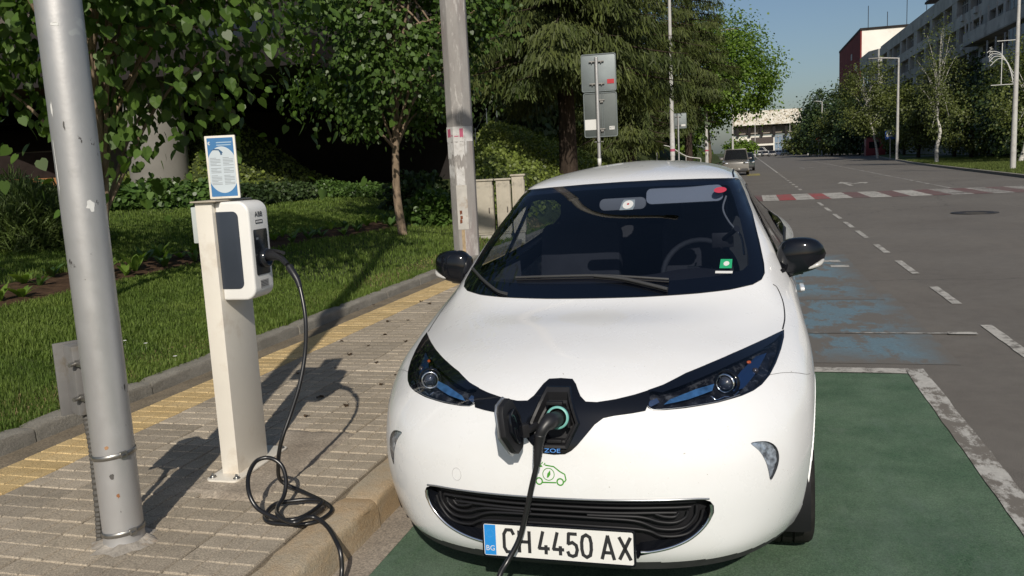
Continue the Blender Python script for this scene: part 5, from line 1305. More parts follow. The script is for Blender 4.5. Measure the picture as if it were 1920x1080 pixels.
M_PAINT = mat('white_car_paint', (.74, .745, .745), .27, coat=.8, spec=.5)
_nt = M_PAINT.node_tree; _b = _nt.nodes['Principled BSDF']      # dust film and small specks on the paint
_d = ramp(_nt, noise(_nt, 2.2, 8, .75), [(.42, (.76, .765, .77)), (.75, (.735, .73, .72))]); _s = ramp(_nt, noise(_nt, 95, 2, .4), [(.775, (0, 0, 0)), (.79, (.75, .75, .75))])
_nt.links.new(mixc(_nt, _s, _d, (.30, .27, .23)), _b.inputs['Base Color']); _nt.links.new(ramp(_nt, noise(_nt, 3.0, 7, .7), [(.35, (.22, .22, .22)), (.7, (.38, .38, .38))]), _b.inputs['Roughness'])
M_GLOSSB = mat('gloss_black_trim', (.006, .007, .010), .08, spec=.45)
M_MATTB = mat('matt_black_plastic', (.013, .013, .015), .5, spec=.35)
M_TRIM = mat('dark_grey_lower_trim', (.035, .035, .037), .6, var=.2, vscale=30)
M_CHROME = mat('chrome', (.80, .81, .83), .10, metal=1.0)
M_SATIN = mat('satin_silver', (.42, .43, .45), .28, metal=.8)
M_RUBBER = mat('tyre_rubber', (.022, .021, .020), .8, var=.25, vscale=12, bmp=.2, bscale=60)
M_WSGL = glass_mat('windscreen_glass', (.62, .66, .74), 0.0, 1.52, 1.0)
M_SIDEGL = glass_mat('side_window_glass', (.75, .80, .80), 0.0, 1.5, 1.0)
M_LENS = glass_mat('clear_lamp_lens', (.82, .86, .92), 0.0, 1.5, 1.0)
M_INT = mat('dark_interior', (.030, .032, .036), .7, var=.2, vscale=5)
M_SEAT = mat('seat_fabric', (.032, .033, .037), .85, var=.15, vscale=8)
M_HEADL = mat('grey_headliner', (.20, .205, .21), .8)
car = thing('parked_car', 'white electric hatchback with a charging cable plugged into its nose in the green bay', 'car')
car.matrix_world = Matrix.Translation((CAR_X, CAR_Y, 0)) @ Matrix.Rotation(-CAR_YAW, 4, 'Z') @ Matrix.Rotation(-CAR_ROLL, 4, 'Y')
nR, nC = BG.shape[:2]
_idx = np.arange(nR*nC).reshape(nR, nC)
BF = np.stack([_idx[:-1, :-1], _idx[:-1, 1:], _idx[1:, 1:], _idx[1:, :-1]], -1).reshape(-1, 4)
BV = BG.reshape(-1, 3)
bvh = BVHTree.FromPolygons([tuple(map(float, p)) for p in BV], [tuple(int(i) for i in f) for f in BF])
def mirror(half):
    """half outline from the centre line (or not) with x>0 to the closed symmetric outline"""
    return half+[(-x, z) for x, z in half[::-1] if abs(x) > 1e-6]
HEX = [(0, .826), (.042, .824), (.058, .812), (.082, .782), (.102, .768), (.14, .766), (.20, .772), (.26, .781), (.307, .790), (.312, .762), (.300, .737), (.26, .732), (.20, .727), (.165, .721), (.137, .702), (.107, .668), (.080, .638), (.060, .620), (.038, .608), (0, .605)]
BAND = mirror(HEX)
HLAMP = [(.303, .7905), (.35, .800), (.42, .821), (.50, .836), (.573, .848), (.63, .855), (.68, .860), (.725, .864), (.757, .866), (.755, .850), (.742, .826), (.722, .800), (.698, .776), (.672, .760), (.645, .751), (.607, .745), (.532, .739), (.427, .7355), (.36, .7355), (.325, .738), (.308, .745), (.297, .765)]
GRILLE = mirror([(0, .458), (.15, .458), (.30, .457), (.43, .454), (.48, .450), (.503, .440), (.513, .424), (.513, .400), (.500, .372), (.475, .342), (.44, .312), (.40, .289), (.35, .270), (.30, .258), (.27, .250), (.262, .235), (0, .235)])
FOG = [(.634, .607), (.66, .606), (.689, .597), (.712, .576), (.722, .548), (.721, .520), (.711, .492), (.694, .468), (.688, .50), (.680, .535), (.664, .570), (.648, .590)]
FOG = [tuple(p) for p in spline(FOG, 3, closed=True)]
WS = mirror([(0, 1.000), (.2, 1.000), (.42, 1.002), (.55, 1.005), (.64, 1.012), (.676, 1.024), (.688, 1.042), (.686, 1.075), (.667, 1.16), (.636, 1.274), (.598, 1.37), (.572, 1.425), (.555, 1.437), (.50, 1.441), (.40, 1.446), (.2, 1.452), (0, 1.454)])
SW = [(1.34, 1.035), (1.6, 1.028), (2.1, 1.035), (2.6, 1.058), (3.0, 1.088), (3.22, 1.13), (3.18, 1.22), (3.0, 1.31), (2.7, 1.37), (2.3, 1.392), (2.02, 1.385), (1.84, 1.33), (1.62, 1.215), (1.44, 1.10)]
def inpoly(px, pz, poly):
    x, z = np.asarray(px), np.asarray(pz); ins = np.zeros(x.shape, bool); n = len(poly)
    for i in range(n):
        x0, z0 = poly[i]; x1, z1 = poly[(i+1) % n]
        c = ((z0 > z) != (z1 > z)) & (x < (x1-x0)*(z-z0)/(z1-z0+1e-12)+x0); ins ^= c
    return ins
def resample(poly, d):
    out = []
    for i in range(len(poly)):
        a = Vector(poly[i]); b = Vector(poly[(i+1) % len(poly)]); k = max(1, int(round((b-a).length/d)))
        for j in range(k): out.append(tuple(a.lerp(b, j/k)))
    return out
def shrink(poly, d):
    n = len(poly); A = sum(poly[i][0]*poly[(i+1) % n][1]-poly[(i+1) % n][0]*poly[i][1] for i in range(n)); sg = 1 if A > 0 else -1; out = []
    for i in range(n):
        p0, p1, p2 = Vector(poly[i-1]), Vector(poly[i]), Vector(poly[(i+1) % n])
        n1 = Vector((-(p1-p0).y, (p1-p0).x)).normalized(); n2 = Vector((-(p2-p1).y, (p2-p1).x)).normalized(); m = (n1+n2)
        if m.length < .3: m = n1
        m.normalize(); out.append(tuple(p1+m*sg*d/max(.5, m.dot(n1))))
    return out
def hitf(x, z, off=0.0):
    h = bvh.ray_cast(Vector((x, -1, z)), Vector((0, 1, 0)))
    if h[0] is None: h = bvh.find_nearest(Vector((x, .5, z)))
    n = h[1]
    if n.y > 0: n = -n
    return h[0]+n*off
def hits(y, z, off=0.0):
    h = bvh.ray_cast(Vector((2, y, z)), Vector((-1, 0, 0)))
    if h[0] is None: h = bvh.find_nearest(Vector((.8, y, z)))
    n = h[1]
    if n.x < 0: n = -n
    return h[0]+n*off
def skin(outline, d, off, name, m, hole=None, hit=hitf, mir=False, parent=None, smooth=True, fn=None):
    """a sheet that follows the body inside an outline"""
    O = resample(outline, d); n = len(O); pts = [Vector(p) for p in O]; ed = [(i, (i+1) % n) for i in range(n)]
    if hole is not None:
        H = resample(hole, d); b = len(pts); pts += [Vector(p) for p in H]; ed += [(b+i, b+(i+1) % len(H)) for i in range(len(H))]
    xs_ = [p[0] for p in O]; zs_ = [p[1] for p in O]; gx, gz = np.meshgrid(np.arange(min(xs_), max(xs_), d), np.arange(min(zs_), max(zs_), d)); gx, gz = gx.ravel()+d*.37, gz.ravel()+d*.41
    ins = inpoly(gx, gz, shrink(O, d*.45))
    if hole is not None: ins &= ~inpoly(gx, gz, shrink(H, -d*.45))
    pts += [Vector((float(a), float(b))) for a, b in zip(gx[ins], gz[ins])]
    v, e, f, *_ = delaunay_2d_cdt(pts, ed, [], 0, 1e-6)
    cx = np.array([[sum(v[i][0] for i in t)/3, sum(v[i][1] for i in t)/3] for t in f]); keep = inpoly(cx[:, 0], cx[:, 1], O)
    if hole is not None: keep &= ~inpoly(cx[:, 0], cx[:, 1], H)
    P = [hit(p[0], p[1], off if fn is None else off+fn(p[0], p[1])) for p in v]
    F = [tuple(t) for t, k in zip(f, keep) if k]
    if mir: P = [Vector((-p.x, p.y, p.z)) for p in P]
    me = bpy.data.meshes.new(name); me.from_pydata([tuple(p) for p in P], [], F)
    bm = bmesh.new(); bm.from_mesh(me); bmesh.ops.delete(bm, geom=[x for x in bm.verts if not x.link_faces], context='VERTS'); bmesh.ops.recalc_face_normals(bm, faces=bm.faces)
    bm.faces.ensure_lookup_table(); s_ = sum(fc.normal.y for fc in bm.faces) if hit is hitf else sum(fc.normal.x for fc in bm.faces)*(-1 if not mir else 1)
    if s_ > 0: bmesh.ops.reverse_faces(bm, faces=bm.faces)
    for fc in bm.faces: fc.smooth = smooth
    bm.to_mesh(me); bm.free(); return link(name, me, parent or car, m)
def wall(outline, d, off0, off1, name, m, hit=hitf, mir=False, parent=None):
    O = resample(outline, d); n = len(O); A = [hit(*p, off0) for p in O]; B = [hit(*p, off1) for p in O]; P = A+B
    if mir: P = [Vector((-p.x, p.y, p.z)) for p in P]
    return MB().add(P, [(i, (i+1) % n, n+(i+1) % n, n+i) for i in range(n)], True).obj(name, m, parent or car, recalc=False)
def strip(pts, w, off, name, m, hit=hitf, mir=False, parent=None, h=.0):
    """narrow band following the body along a line"""
    Q = spline([(*p,) for p in pts], 8); P = [hit(*p, off) for p in Q]; V = []; F = []
    for i, p in enumerate(P):
        t = (P[min(i+1, len(P)-1)]-P[max(i-1, 0)]).normalized(); nn = (hit(*Q[i], off+.01)-p).normalized(); s = t.cross(nn).normalized()*w/2; V += [p-s, p+s]
    for i in range(len(P)-1): F.append((2*i, 2*i+1, 2*i+3, 2*i+2))
    if mir: V = [Vector((-p.x, p.y, p.z)) for p in V]
    return MB().add(V, F, True).obj(name, m, parent or car, recalc=False)

# ---- body shell with its openings
cen = BV[BF].mean(1); fx_, fy_, fz_ = cen[:, 0], cen[:, 1], cen[:, 2]; ax_ = np.abs(fx_)
front = fy_ < 2.2
cut = np.zeros(len(BF), bool)
CP = [(-.074, .705), (-.036, .790), (.036, .790), (.074, .705), (.038, .636), (-.038, .636)]
V2 = BV.copy()
def opening(mask, u, v, uv, vv, poly, hitfn, sel):
    """cut faces whose centre lies in the outline and pull the rim vertices onto it"""
    global cut
    c = mask & inpoly(u, v, poly); cut |= c
    inner = np.zeros(len(BV), bool); inner[BF[c].ravel()] = True; outer = np.zeros(len(BV), bool); outer[BF[mask & ~c].ravel()] = True
    P = np.array(poly); Q = np.roll(P, -1, 0); D = Q-P; L2 = (D**2).sum(1)
    for i in np.where(inner & outer & sel)[0]:
        p = np.array([uv[i], vv[i]]); t = np.clip(((p-P)*D).sum(1)/L2, 0, 1); C_ = P+D*t[:, None]; k = ((C_-p)**2).sum(1).argmin()
        h = hitfn(float(C_[k, 0]), float(C_[k, 1]))
        sgn = 1
        if hitfn is not hits and (uv is absx): sgn = -1 if BV[i, 0] < 0 else 1
        if hitfn is hits: sgn = -1 if BV[i, 0] < 0 else 1
        V2[i] = (h.x*sgn, h.y, h.z)
absx = np.abs(BV[:, 0]); allv = np.ones(len(BV), bool)
opening(front & (fz_ > .96), fx_, fz_, BV[:, 0], BV[:, 2], WS, hitf, BV[:, 1] < 2.3)
opening((fy_ < .6) & (fz_ < .5), fx_, fz_, BV[:, 0], BV[:, 2], GRILLE, hitf, BV[:, 1] < .6)
opening(fy_ < 1.1, ax_, fz_, absx, BV[:, 2], HLAMP, hitf, BV[:, 1] < 1.1)
opening(fy_ < .6, ax_, fz_, absx, BV[:, 2], FOG, hitf, BV[:, 1] < .6)
opening(fy_ < .5, fx_, fz_, BV[:, 0], BV[:, 2], CP, hitf, BV[:, 1] < .5)
opening((ax_ > .4) & (fy_ > 1.15) & (fz_ > .98), fy_, fz_, BV[:, 1], BV[:, 2], SW, hits, absx > .4)
WY, WZ, WR = .845, .315, .352
for wy in (WY, WY+2.588): cut |= (ax_ > .55) & (np.hypot(fy_-wy, fz_-WZ) < WR)
for wy in (WY, WY+2.588):
    d_ = np.hypot(V2[:, 1]-wy, V2[:, 2]-WZ); s_ = (np.abs(V2[:, 0]) > .6) & (np.abs(d_-WR) < .03)
    for i in np.where(s_)[0]:
        k_ = WR/d_[i]; f_ = 1.0
        if f_: V2[i, 1] = wy+(V2[i, 1]-wy)*k_; V2[i, 2] = WZ+(V2[i, 2]-WZ)*k_
lower = fz_ < .215
body = link('body', mesh_np('body', V2, BF[~cut], True, [M_PAINT, M_TRIM], (lower[~cut]).astype(np.int32)), car)
# underside, wheel housings
MB().box((0, 2.15, .20), (1.1, 3.5, .02)).obj('underbody', M_MATTB, car)
for wy in (WY, WY+2.588):
    for s in (-1, 1):
        V = []; F = []; n = 28
        for k in range(n+1):
            a = R(-28+236*k/n); 
            for x, rr in ((.835, WR-.001), (.80, WR+.006), (.56, WR+.008), (.55, .02)): V.append((s*x, wy+rr*math.cos(a), WZ+rr*math.sin(a)))
        for k in range(n):
            for j in range(3): F.append((4*k+j, 4*k+j+1, 4*k+4+j+1, 4*k+4+j))
        MB().add(V, F, True).obj('wheel_housing', M_MATTB, car, recalc=False)
# ---- wheels
def tyre_mesh():
    prof = [(.205, -.075), (.215, -.092), (.24, -.100), (.272, -.101), (.295, -.094), (.307, -.080), (.3115, -.060), (.313, -.030), (.313, -.026), (.305, -.025), (.305, -.019), (.313, -.018), (.313, .018), (.305, .019), (.305, .025), (.313, .026), (.313, .030), (.3115, .060), (.307, .080), (.295, .094), (.272, .101), (.24, .100), (.215, .092), (.205, .075)]
    n = 72; V = []; F = []
    for k in range(n):
        a = 2*math.pi*k/n
        for r_, x in prof:
            g = -.004 if (k % 3 == 0 and abs(x) > .03 and r_ > .3) else 0
            V.append((x, (r_+g)*math.cos(a), (r_+g)*math.sin(a)))
    m = len(prof)
    for k in range(n):
        for j in range(m-1): F.append((k*m+j, k*m+j+1, ((k+1) % n)*m+j+1, ((k+1) % n)*m+j))
    me = MB().add(V, F, True).mesh('tyre', M_RUBBER, recalc=False)
    try: me.set_sharp_from_angle(angle=R(38))
    except Exception: pass
    return me
tm = tyre_mesh()
def rim_mesh():
    Mr = Matrix.Rotation(R(90), 4, 'Y'); mb = MB(); mb.lathe([(.205, -.07), (.195, -.03), (.19, .05), (.203, .078), (.208, .085), (.2, .088)], 40, Mr)
    mb.lathe([(.0, .060), (.05, .060), (.06, .045), (.06, 0)], 20, Mr)
    for k in range(10):
        a = 2*math.pi*k/10; c, s_ = math.cos(a), math.sin(a); c2, s2_ = math.cos(a+.22*(1 if k % 2 else -1)), math.sin(a+.22*(1 if k % 2 else -1)); w = .014
        mb.add([(.05, .05*c-w*s_, .05*s_+w*c), (.05, .05*c+w*s_, .05*s_-w*c), (.07, .197*c2+w*s2_, .197*s2_-w*c2), (.07, .197*c2-w*s2_, .197*s2_+w*c2), (.02, .05*c, .05*s_), (.04, .197*c2, .197*s2_)], [(0, 1, 2, 3), (0, 3, 5, 4), (1, 4, 5, 2)])
    return mb.mesh('rim', M_SATIN)
rm = rim_mesh()
for wy in (WY, WY+2.588):
    for s in (1, -1):
        w_ = bpy.data.objects.new('wheel', None); C.objects.link(w_); w_.parent = car; w_.location = (s*.752, wy, .3135-s*.752*CAR_ROLL); w_.rotation_euler = (0, 0, 0 if s > 0 else math.pi)
        link('tyre', tm, w_); link('rim', rm, w_)
# ---- windscreen
WSI = mirror([(0, 1.052), (.3, 1.052), (.52, 1.058), (.60, 1.068), (.624, 1.085), (.622, 1.12), (.608, 1.17), (.585, 1.26), (.553, 1.355), (.533, 1.400), (.518, 1.414), (.45, 1.420), (.2, 1.430), (0, 1.432)])
skin(WS, .03, .003, 'windscreen', M_WSGL)
skin(WS, .02, -.004, 'windscreen_border', M_GLOSSB, hole=WSI)
wall(WS, .02, .0035, -.02, 'windscreen_seal', M_MATTB)
for mir in (False, True):
    sg = skin(SW, .05, .001, 'side_window', M_SIDEGL, hit=hits, mir=mir)
    wall(SW, .03, .004, -.03, 'window_seal', M_MATTB, hit=hits, mir=mir, parent=sg)
    skin(SW, .03, -.003, 'window_border', M_GLOSSB, hole=shrink(SW, .028), hit=hits, mir=mir, parent=sg)
    skin([(2.12, 1.04), (2.24, 1.04), (2.20, 1.388), (2.10, 1.386)], .04, .004, 'pillar_trim', M_GLOSSB, hit=hits, mir=mir)
    strip([(1.30, 1.028), (1.6, 1.021), (2.1, 1.028), (2.6, 1.050), (3.0, 1.08)], .018, .004, 'window_seal', M_MATTB, hit=hits, mir=mir)
    # door and bonnet shut lines
    strip([(1.33, .30), (1.32, .55), (1.31, .80), (1.33, .93), (1.38, 1.02)], .006, .0012, 'shut_line', M_MATTB, hit=hits, mir=mir)
    strip([(2.20, .28), (2.22, .6), (2.2, .9), (2.18, 1.03)], .006, .0012, 'shut_line', M_MATTB, hit=hits, mir=mir)
    strip([(.752, .868), (.762, .889), (.763, .915), (.757, .945), (.738, .985), (.722, 1.0)], .0055, .0012, 'bonnet_shut_line', M_MATTB, mir=mir)
    strip([(.70, .778), (.75, .770), (.80, .752), (.845, .725)], .0022, .0008, 'bumper_shut_line', mat('seam_grey', (.22, .22, .22), .6), mir=mir)
# roof ditch
def hitr(x, y, off=0.0):
    h = bvh.ray_cast(Vector((x, y, 3)), Vector((0, 0, -1))); return h[0]+Vector((0, 0, 1))*off
for mir in (False, True): strip([(.545, 1.86), (.536, 2.0), (.53, 2.3), (.515, 2.7), (.48, 3.05)], .014, .002, 'roof_ditch', M_MATTB, hit=hitr, mir=mir)
# ---- grille
gsurf = skin(GRILLE, .02, -.055, 'lower_grille', M_MATTB)
wall(GRILLE, .015, .002, -.055, 'grille_frame', M_GLOSSB, parent=gsurf)
def rail(pts, r_, off, name, m, parent=None, mir=False, n=8, flat=1.0):
    Q = spline([(*p,) for p in pts], 6); P = [hitf(*p, off) for p in Q]
    if mir: P = [Vector((-p.x, p.y, p.z)) for p in P]
    return MB().tube([tuple(p) for p in P], r_, n).obj(name, m, parent or car)
bars = [ [(-.465, .432), (-.3, .436), (0, .437), (.3, .436), (.465, .432)],
         [(-.45, .413), (-.3, .417), (0, .418), (.3, .417), (.45, .413)],
         [(-.40, .395), (-.3, .398), (0, .399), (.3, .398), (.40, .395)],
         [(-.47, .42), (-.462, .375), (-.42, .335), (-.34, .335), (-.26, .368), (-.1, .378), (.1, .378), (.26, .368), (.34, .335), (.42, .335), (.462, .375), (.47, .42)],
         [(-.44, .40), (-.43, .375), (-.395, .358), (-.345, .362), (-.27, .384), (-.1, .388)], [(.44, .40), (.43, .375), (.395, .358), (.345, .362), (.27, .384), (.1, .388)],
         [(-.41, .395), (-.395, .380), (-.36, .382), (-.33, .394)], [(.41, .395), (.395, .380), (.36, .382), (.33, .394)],
         [(-.49, .40), (-.475, .355), (-.43, .31), (-.35, .305), (-.27, .335), (0, .345), (.27, .335), (.35, .305), (.43, .31), (.475, .355), (.49, .40)] ]
for i, b_ in enumerate(bars): rail(b_, .0052, -.030, 'grille_bar', M_MATTB, gsurf, n=6)
for mir in (False, True): rail([(.505, .430), (.506, .405), (.495, .372), (.47, .340), (.435, .311), (.395, .290), (.35, .274), (.30, .263), (.272, .262)], .0058, -.001, 'chrome_trim', M_CHROME, gsurf, mir=mir)
rail([(-.50, .449), (-.43, .455), (-.2, .458), (0, .458), (.2, .458), (.43, .455), (.50, .449)], .0035, .0, 'chrome_lip', M_SATIN, gsurf)
# ---- number plate
Pm = Matrix.Translation((0, -.018, .3035)) @ Matrix.Rotation(R(86), 4, 'X')
M_PLATE = mat('number_plate_white', (.72, .71, .68), .4)
npl = MB().prism(rrect(.532, .124, .010), .012, Pm, -.006).obj('number_plate_frame', M_GLOSSB, car, bevel=.002)
flat(rrect(.518, .110, .006), Pm, .0066, M_PLATE, npl, 'plate_face')
flat([(-.257, -.053), (-.216, -.053), (-.216, .053), (-.257, .053)], Pm, .0071, mat('plate_blue', (.02, .24, .62), .4), npl, 'blue_band')
text('BG', .026, Pm @ Matrix.Translation((-.2365, -.030, .0072)), M_WHITEST, npl, sx=1.0)
for k in range(12): a = 2*math.pi*k/12; flat([(-.2365+.0125*math.cos(a)+.0016*math.cos(b_), .022+.0125*math.sin(a)+.0016*math.sin(b_)) for b_ in (0, 1.57, 3.14, 4.71)], Pm, .0075, mat('star_blue', (.10, .34, .66), .5), npl, 'ring_star')
def glyph(ch, x, h, w, parent):
    """plate characters drawn as strokes"""
    S_ = {'C': [[(1, .82), (.8, 1), (.25, 1), (0, .8), (0, .2), (.25, 0), (.8, 0), (1, .18)]], 'H': [[(0, 0), (0, 1)], [(1, 0), (1, 1)], [(0, .5), (1, .5)]],
          '4': [[(.70, 0), (.70, .42)], [(.42, 1), (0, .26), (1, .26)]], '5': [[(.92, 1), (.12, 1), (.05, .55), (.5, .62), (.9, .5), (1, .3), (.85, .06), (.5, 0), (.12, .05), (0, .18)]],
          '0': [[(.5, 1), (.12, .9), (0, .65), (0, .35), (.12, .1), (.5, 0), (.88, .1), (1, .35), (1, .65), (.88, .9), (.5, 1)]], 'A': [[(0, 0), (.5, 1), (1, 0)], [(.18, .27), (.82, .27)]], 'X': [[(0, 0), (1, 1)], [(0, 1), (1, 0)]]}[ch]
    t_ = .0058; mb = MB()
    for st_ in S_:
        P = [Vector((x+(a-.5)*w, (b-.5)*h)) for a, b in st_]
        for i in range(len(P)-1):
            d = (P[i+1]-P[i]).normalized(); nn = Vector((-d.y, d.x))*t_; e = d*t_*(.5 if len(P) > 2 else 0); z = .0071+.00006*(i+1)
            mb.add([tuple(Pm @ Vector((*q, z))) for q in (P[i]-nn-e, P[i+1]-nn+e, P[i+1]+nn+e, P[i]+nn-e)], [(0, 1, 2, 3)])
    mb.obj('plate_character', M_INK, parent, recalc=False)
xx = -.186
for ch, w_, gap in (('C', .034, .020), ('H', .036, .034), ('4', .034, .016), ('4', .034, .016), ('5', .032, .016), ('0', .032, .036), ('A', .040, .018), ('X', .038, 0)):
    glyph(ch, xx+w_/2, .077, w_, npl); xx += w_+gap
# ---- gloss black nose band with the open charging port
band = skin(BAND, .012, .0035, 'nose_band', M_GLOSSB, hole=CP)
wall(BAND, .012, .0035, -.002, 'band_edge', M_GLOSSB, parent=band)
CPs = shrink(CP, .004)
def hexring(s1, s2, o1, o2, nm, m):
    c_ = Vector((0, .706)); A = [tuple(c_+(Vector(p)-c_)*s1) for p in CP]; B = [tuple(c_+(Vector(p)-c_)*s2) for p in CP]; A, B = resample(A, .02), resample(B, .02*s2/s1)
    n = min(len(A), len(B)); A = [A[int(i*len(A)/n)] for i in range(n)]; B = [B[int(i*len(B)/n)] for i in range(n)]
    P = [hitf(*p, o1) for p in A]+[hitf(*p, o2) for p in B]; return MB().add(P, [(i, (i+1) % n, n+(i+1) % n, n+i) for i in range(n)]).obj(nm, m, band, recalc=False)
hexring(1.20, 1.12, .004, .011, 'port_rim', M_GLOSSB); hexring(1.12, 1.0, .011, .008, 'port_rim', M_MATTB); hexring(1.0, .90, .008, -.02, 'port_wall', M_MATTB); hexring(.90, .80, -.02, -.022, 'port_step', M_MATTB); hexring(.80, .74, -.022, -.06, 'port_wall', M_MATTB)
skin([tuple(Vector((0, .706))+(Vector(p)-Vector((0, .706)))*.78) for p in CP], .02, -.058, 'port_back', M_MATTB, parent=band)
for c_, d_ in (((.0, .062, .770), (.055, .02, .012)), ((.052, .04, .72), (.008, .03, .05)), ((0, .03, .648), (.05, .02, .012))): MB().box(c_, d_).obj('port_clip', M_MATTB, band, bevel=.002)
SKm = Matrix.Translation((.018, .045, .727)) @ Matrix.Rotation(R(78), 4, 'X')
MB().lathe([(.036, -.02), (.036, .030), (.031, .034), (.029, .030), (.029, 0), (0, 0)], 36, SKm).obj('charging_socket', M_MATTB, band)
MB().lathe([(.0365, .020), (.0385, .020), (.0385, .0345), (.0315, .0345)], 36, SKm).obj('socket_ring', mat('teal_socket_ring', (.16, .42, .38), .4), band)
text('ZOE', .019, Matrix.Translation((-.004, .006, .6205)) @ Matrix.Rotation(R(80), 4, 'X'), mat('blue_letter', (.10, .30, .75), .4), band, sx=1.5, ext=.0006)
# open flap hinged on the left of the port
fl = [(a*.86, b*.93) for a, b in [(-.085, .0), (-.055, .085), (-.035, .105), (.03, .105), (.055, .085), (.085, .0), (.045, -.085), (.025, -.105), (-.03, -.105), (-.05, -.085)]]
Fl = Matrix.Translation((-.122, -.080, .728)) @ Matrix.Rotation(R(-9), 4, 'Y') @ Matrix.Rotation(R(12), 4, 'X') @ Matrix.Rotation(R(-98), 4, 'Z') @ Matrix.Rotation(R(90), 4, 'X')
flap = MB().prism([(x, y) for x, y in fl], .008, Fl, .004).obj('port_flap', M_SATIN, car, bevel=.003)
MB().prism([(x*.93, y*.93) for x, y in fl], .020, Fl, -.017).obj('flap_lining', M_MATTB, flap, bevel=.003)
MB().prism([(x*.55, y*.6) for x, y in fl], .014, Fl, -.030).obj('flap_inner_rib', M_GLOSSB, flap, bevel=.004)
MB().tube(spline([(-.060, .03, .700), (-.075, -.01, .698), (-.098, -.035, .700), (-.112, -.050, .705)], 5), .013, 8).box((-.092, -.03, .700), (.035, .03, .045), R(40)).obj('flap_hinge', M_MATTB, flap, bevel=.002)
# ---- head lamps and daytime lamps
M_HBK = mat('lamp_housing_black', (.020, .020, .024), .2, metal=.5, var=.9, vscale=22, dirt=(.20, .20, .21), dscale=26); M_BLUEL = mat('lamp_blue_reflector', (.07, .19, .38), .2, metal=.4, var=.4, vscale=30); M_AMBER = mat('amber_reflector', (.55, .10, .02), .2); M_PROJ = mat('projector_lens', (.03, .035, .05), .03, spec=.8, coat=1)
for mir in (False, True):
    sx = -1 if mir else 1
    hl_ = skin(HLAMP, .014, .002, 'headlight', M_LENS, mir=mir)
    bk = skin(HLAMP, .02, -.040, 'lamp_housing', M_HBK, mir=mir, parent=hl_, fn=lambda x, z: .012*math.sin(z*120+x*20))
    wall(HLAMP, .012, .0025, -.040, 'lamp_wall', M_GLOSSB, mir=mir, parent=hl_)
    skin(HLAMP, .012, .001, 'lamp_border', M_GLOSSB, hole=shrink(HLAMP, .006), mir=mir, parent=hl_)
    skin([(.303, .7905), (.35, .800), (.42, .821), (.50, .836), (.573, .848), (.63, .855), (.68, .860), (.757, .866), (.72, .850), (.66, .838), (.573, .826), (.50, .812), (.42, .796), (.35, .782)], .014, .0012, 'lamp_brow', M_GLOSSB, mir=mir, parent=hl_)
    skin([(.36, .758), (.44, .766), (.515, .780), (.52, .796), (.46, .790), (.38, .772)], .015, -.018, 'blue_light_strip', M_BLUEL, mir=mir, parent=hl_)
    skin([(.30, .742), (.315, .742), (.318, .752), (.345, .763), (.335, .775), (.30, .765)], .015, -.012, 'chrome_corner', M_CHROME, mir=mir, parent=hl_)
    p = hitf(.555, .790, -.012); Mp = Matrix.Translation((sx*p.x, p.y-.002, p.z)) @ Matrix.Rotation(R(84), 4, 'X') @ Matrix.Rotation(R(-sx*18), 4, 'Y')
    MB().lathe([(0, .016), (.010, .0145), (.018, .010), (.024, .002), (.026, -.01)], 28, Mp).obj('projector', M_PROJ, hl_)
    MB().lathe([(.027, -.012), (.028, .004), (.031, .006), (.034, .002), (.035, -.012)], 32, Mp).obj('projector_ring', M_CHROME, hl_)
    MB().lathe([(.038, -.02), (.040, -.004), (.044, -.008), (.046, -.02)], 32, Mp).obj('projector_bezel', M_GLOSSB, hl_)
    for (x, z, r_, mm, nm) in ((.632, .829, .006, M_AMBER, 'indicator_bulb'), (.655, .806, .010, mat('side_reflector_grey', (.12, .10, .10), .2, metal=.6), 'side_reflector')):
        p = hitf(x, z, -.020); MB().lathe([(0, .006), (r_*.6, .004), (r_, 0), (r_*1.05, -.01)], 16, Matrix.Translation((sx*p.x, p.y, p.z)) @ Matrix.Rotation(R(80), 4, 'X') @ Matrix.Rotation(R(-sx*35), 4, 'Y')).obj(nm, mm, hl_)
    skin([(.585, .770), (.62, .772), (.655, .795), (.70, .838), (.66, .838), (.61, .815), (.590, .800)], .012, -.022, 'inner_reflector', mat('lamp_blue_dark', (.02, .05, .13), .15, metal=.4), mir=mir, parent=hl_)
    rail([(.512, .762), (.53, .750), (.556, .755), (.58, .750), (.60, .762)], .0022, -.010, 'chrome_arc', M_CHROME, hl_, mir=mir, n=6)
    rail([(.303, .775), (.304, .755), (.318, .742), (.34, .7385), (.42, .7385), (.53, .742), (.60, .749)], .0014, .0015, 'lens_edge', M_SATIN, hl_, mir=mir, n=6)
    fg = skin(FOG, .010, .001, 'daytime_lamp', M_LENS, mir=mir)
    skin(FOG, .008, -.010, 'lamp_reflector', mat('lamp_reflector_grey', (.55, .57, .60), .22, metal=.5, var=.7, vscale=55), mir=mir, parent=fg, smooth=True, fn=lambda x, z: .003*math.sin(x*260)*math.cos(z*210))
    wall(FOG, .010, .0015, -.012, 'lamp_frame', M_TRIM, mir=mir, parent=fg)
    # door mirror
    mp = [(.075, -.02), (.09, .03), (.10, .075), (.085, .098)]
    mr = bpy.data.objects.new('door_mirror', None); C.objects.link(mr); mr.parent = car; mr.location = (sx*.848, 1.42, 1.085)
    V = []; F = []; nu, nv = 14, 18
    for i in range(nu+1):
        u = -1+2*i/nu
        for j in range(nv):
            a = 2*math.pi*j/nv; e = .62
            ca, sa = math.cos(a), math.sin(a); w1 = (1-abs(u)**3.4)**.5; hh = .082-.016*u
            yy = abs(ca)**e*(1 if ca > 0 else -1)*.060*w1-.022*(u*.9)**2*0; zz_ = abs(sa)**e*(1 if sa > 0 else -1)*hh*w1
            V.append((sx*(u*.112+.0), yy*(1 if yy < 0 else .55)+.04*max(0, u)**2, zz_+.012*u-(.012*u*u)))
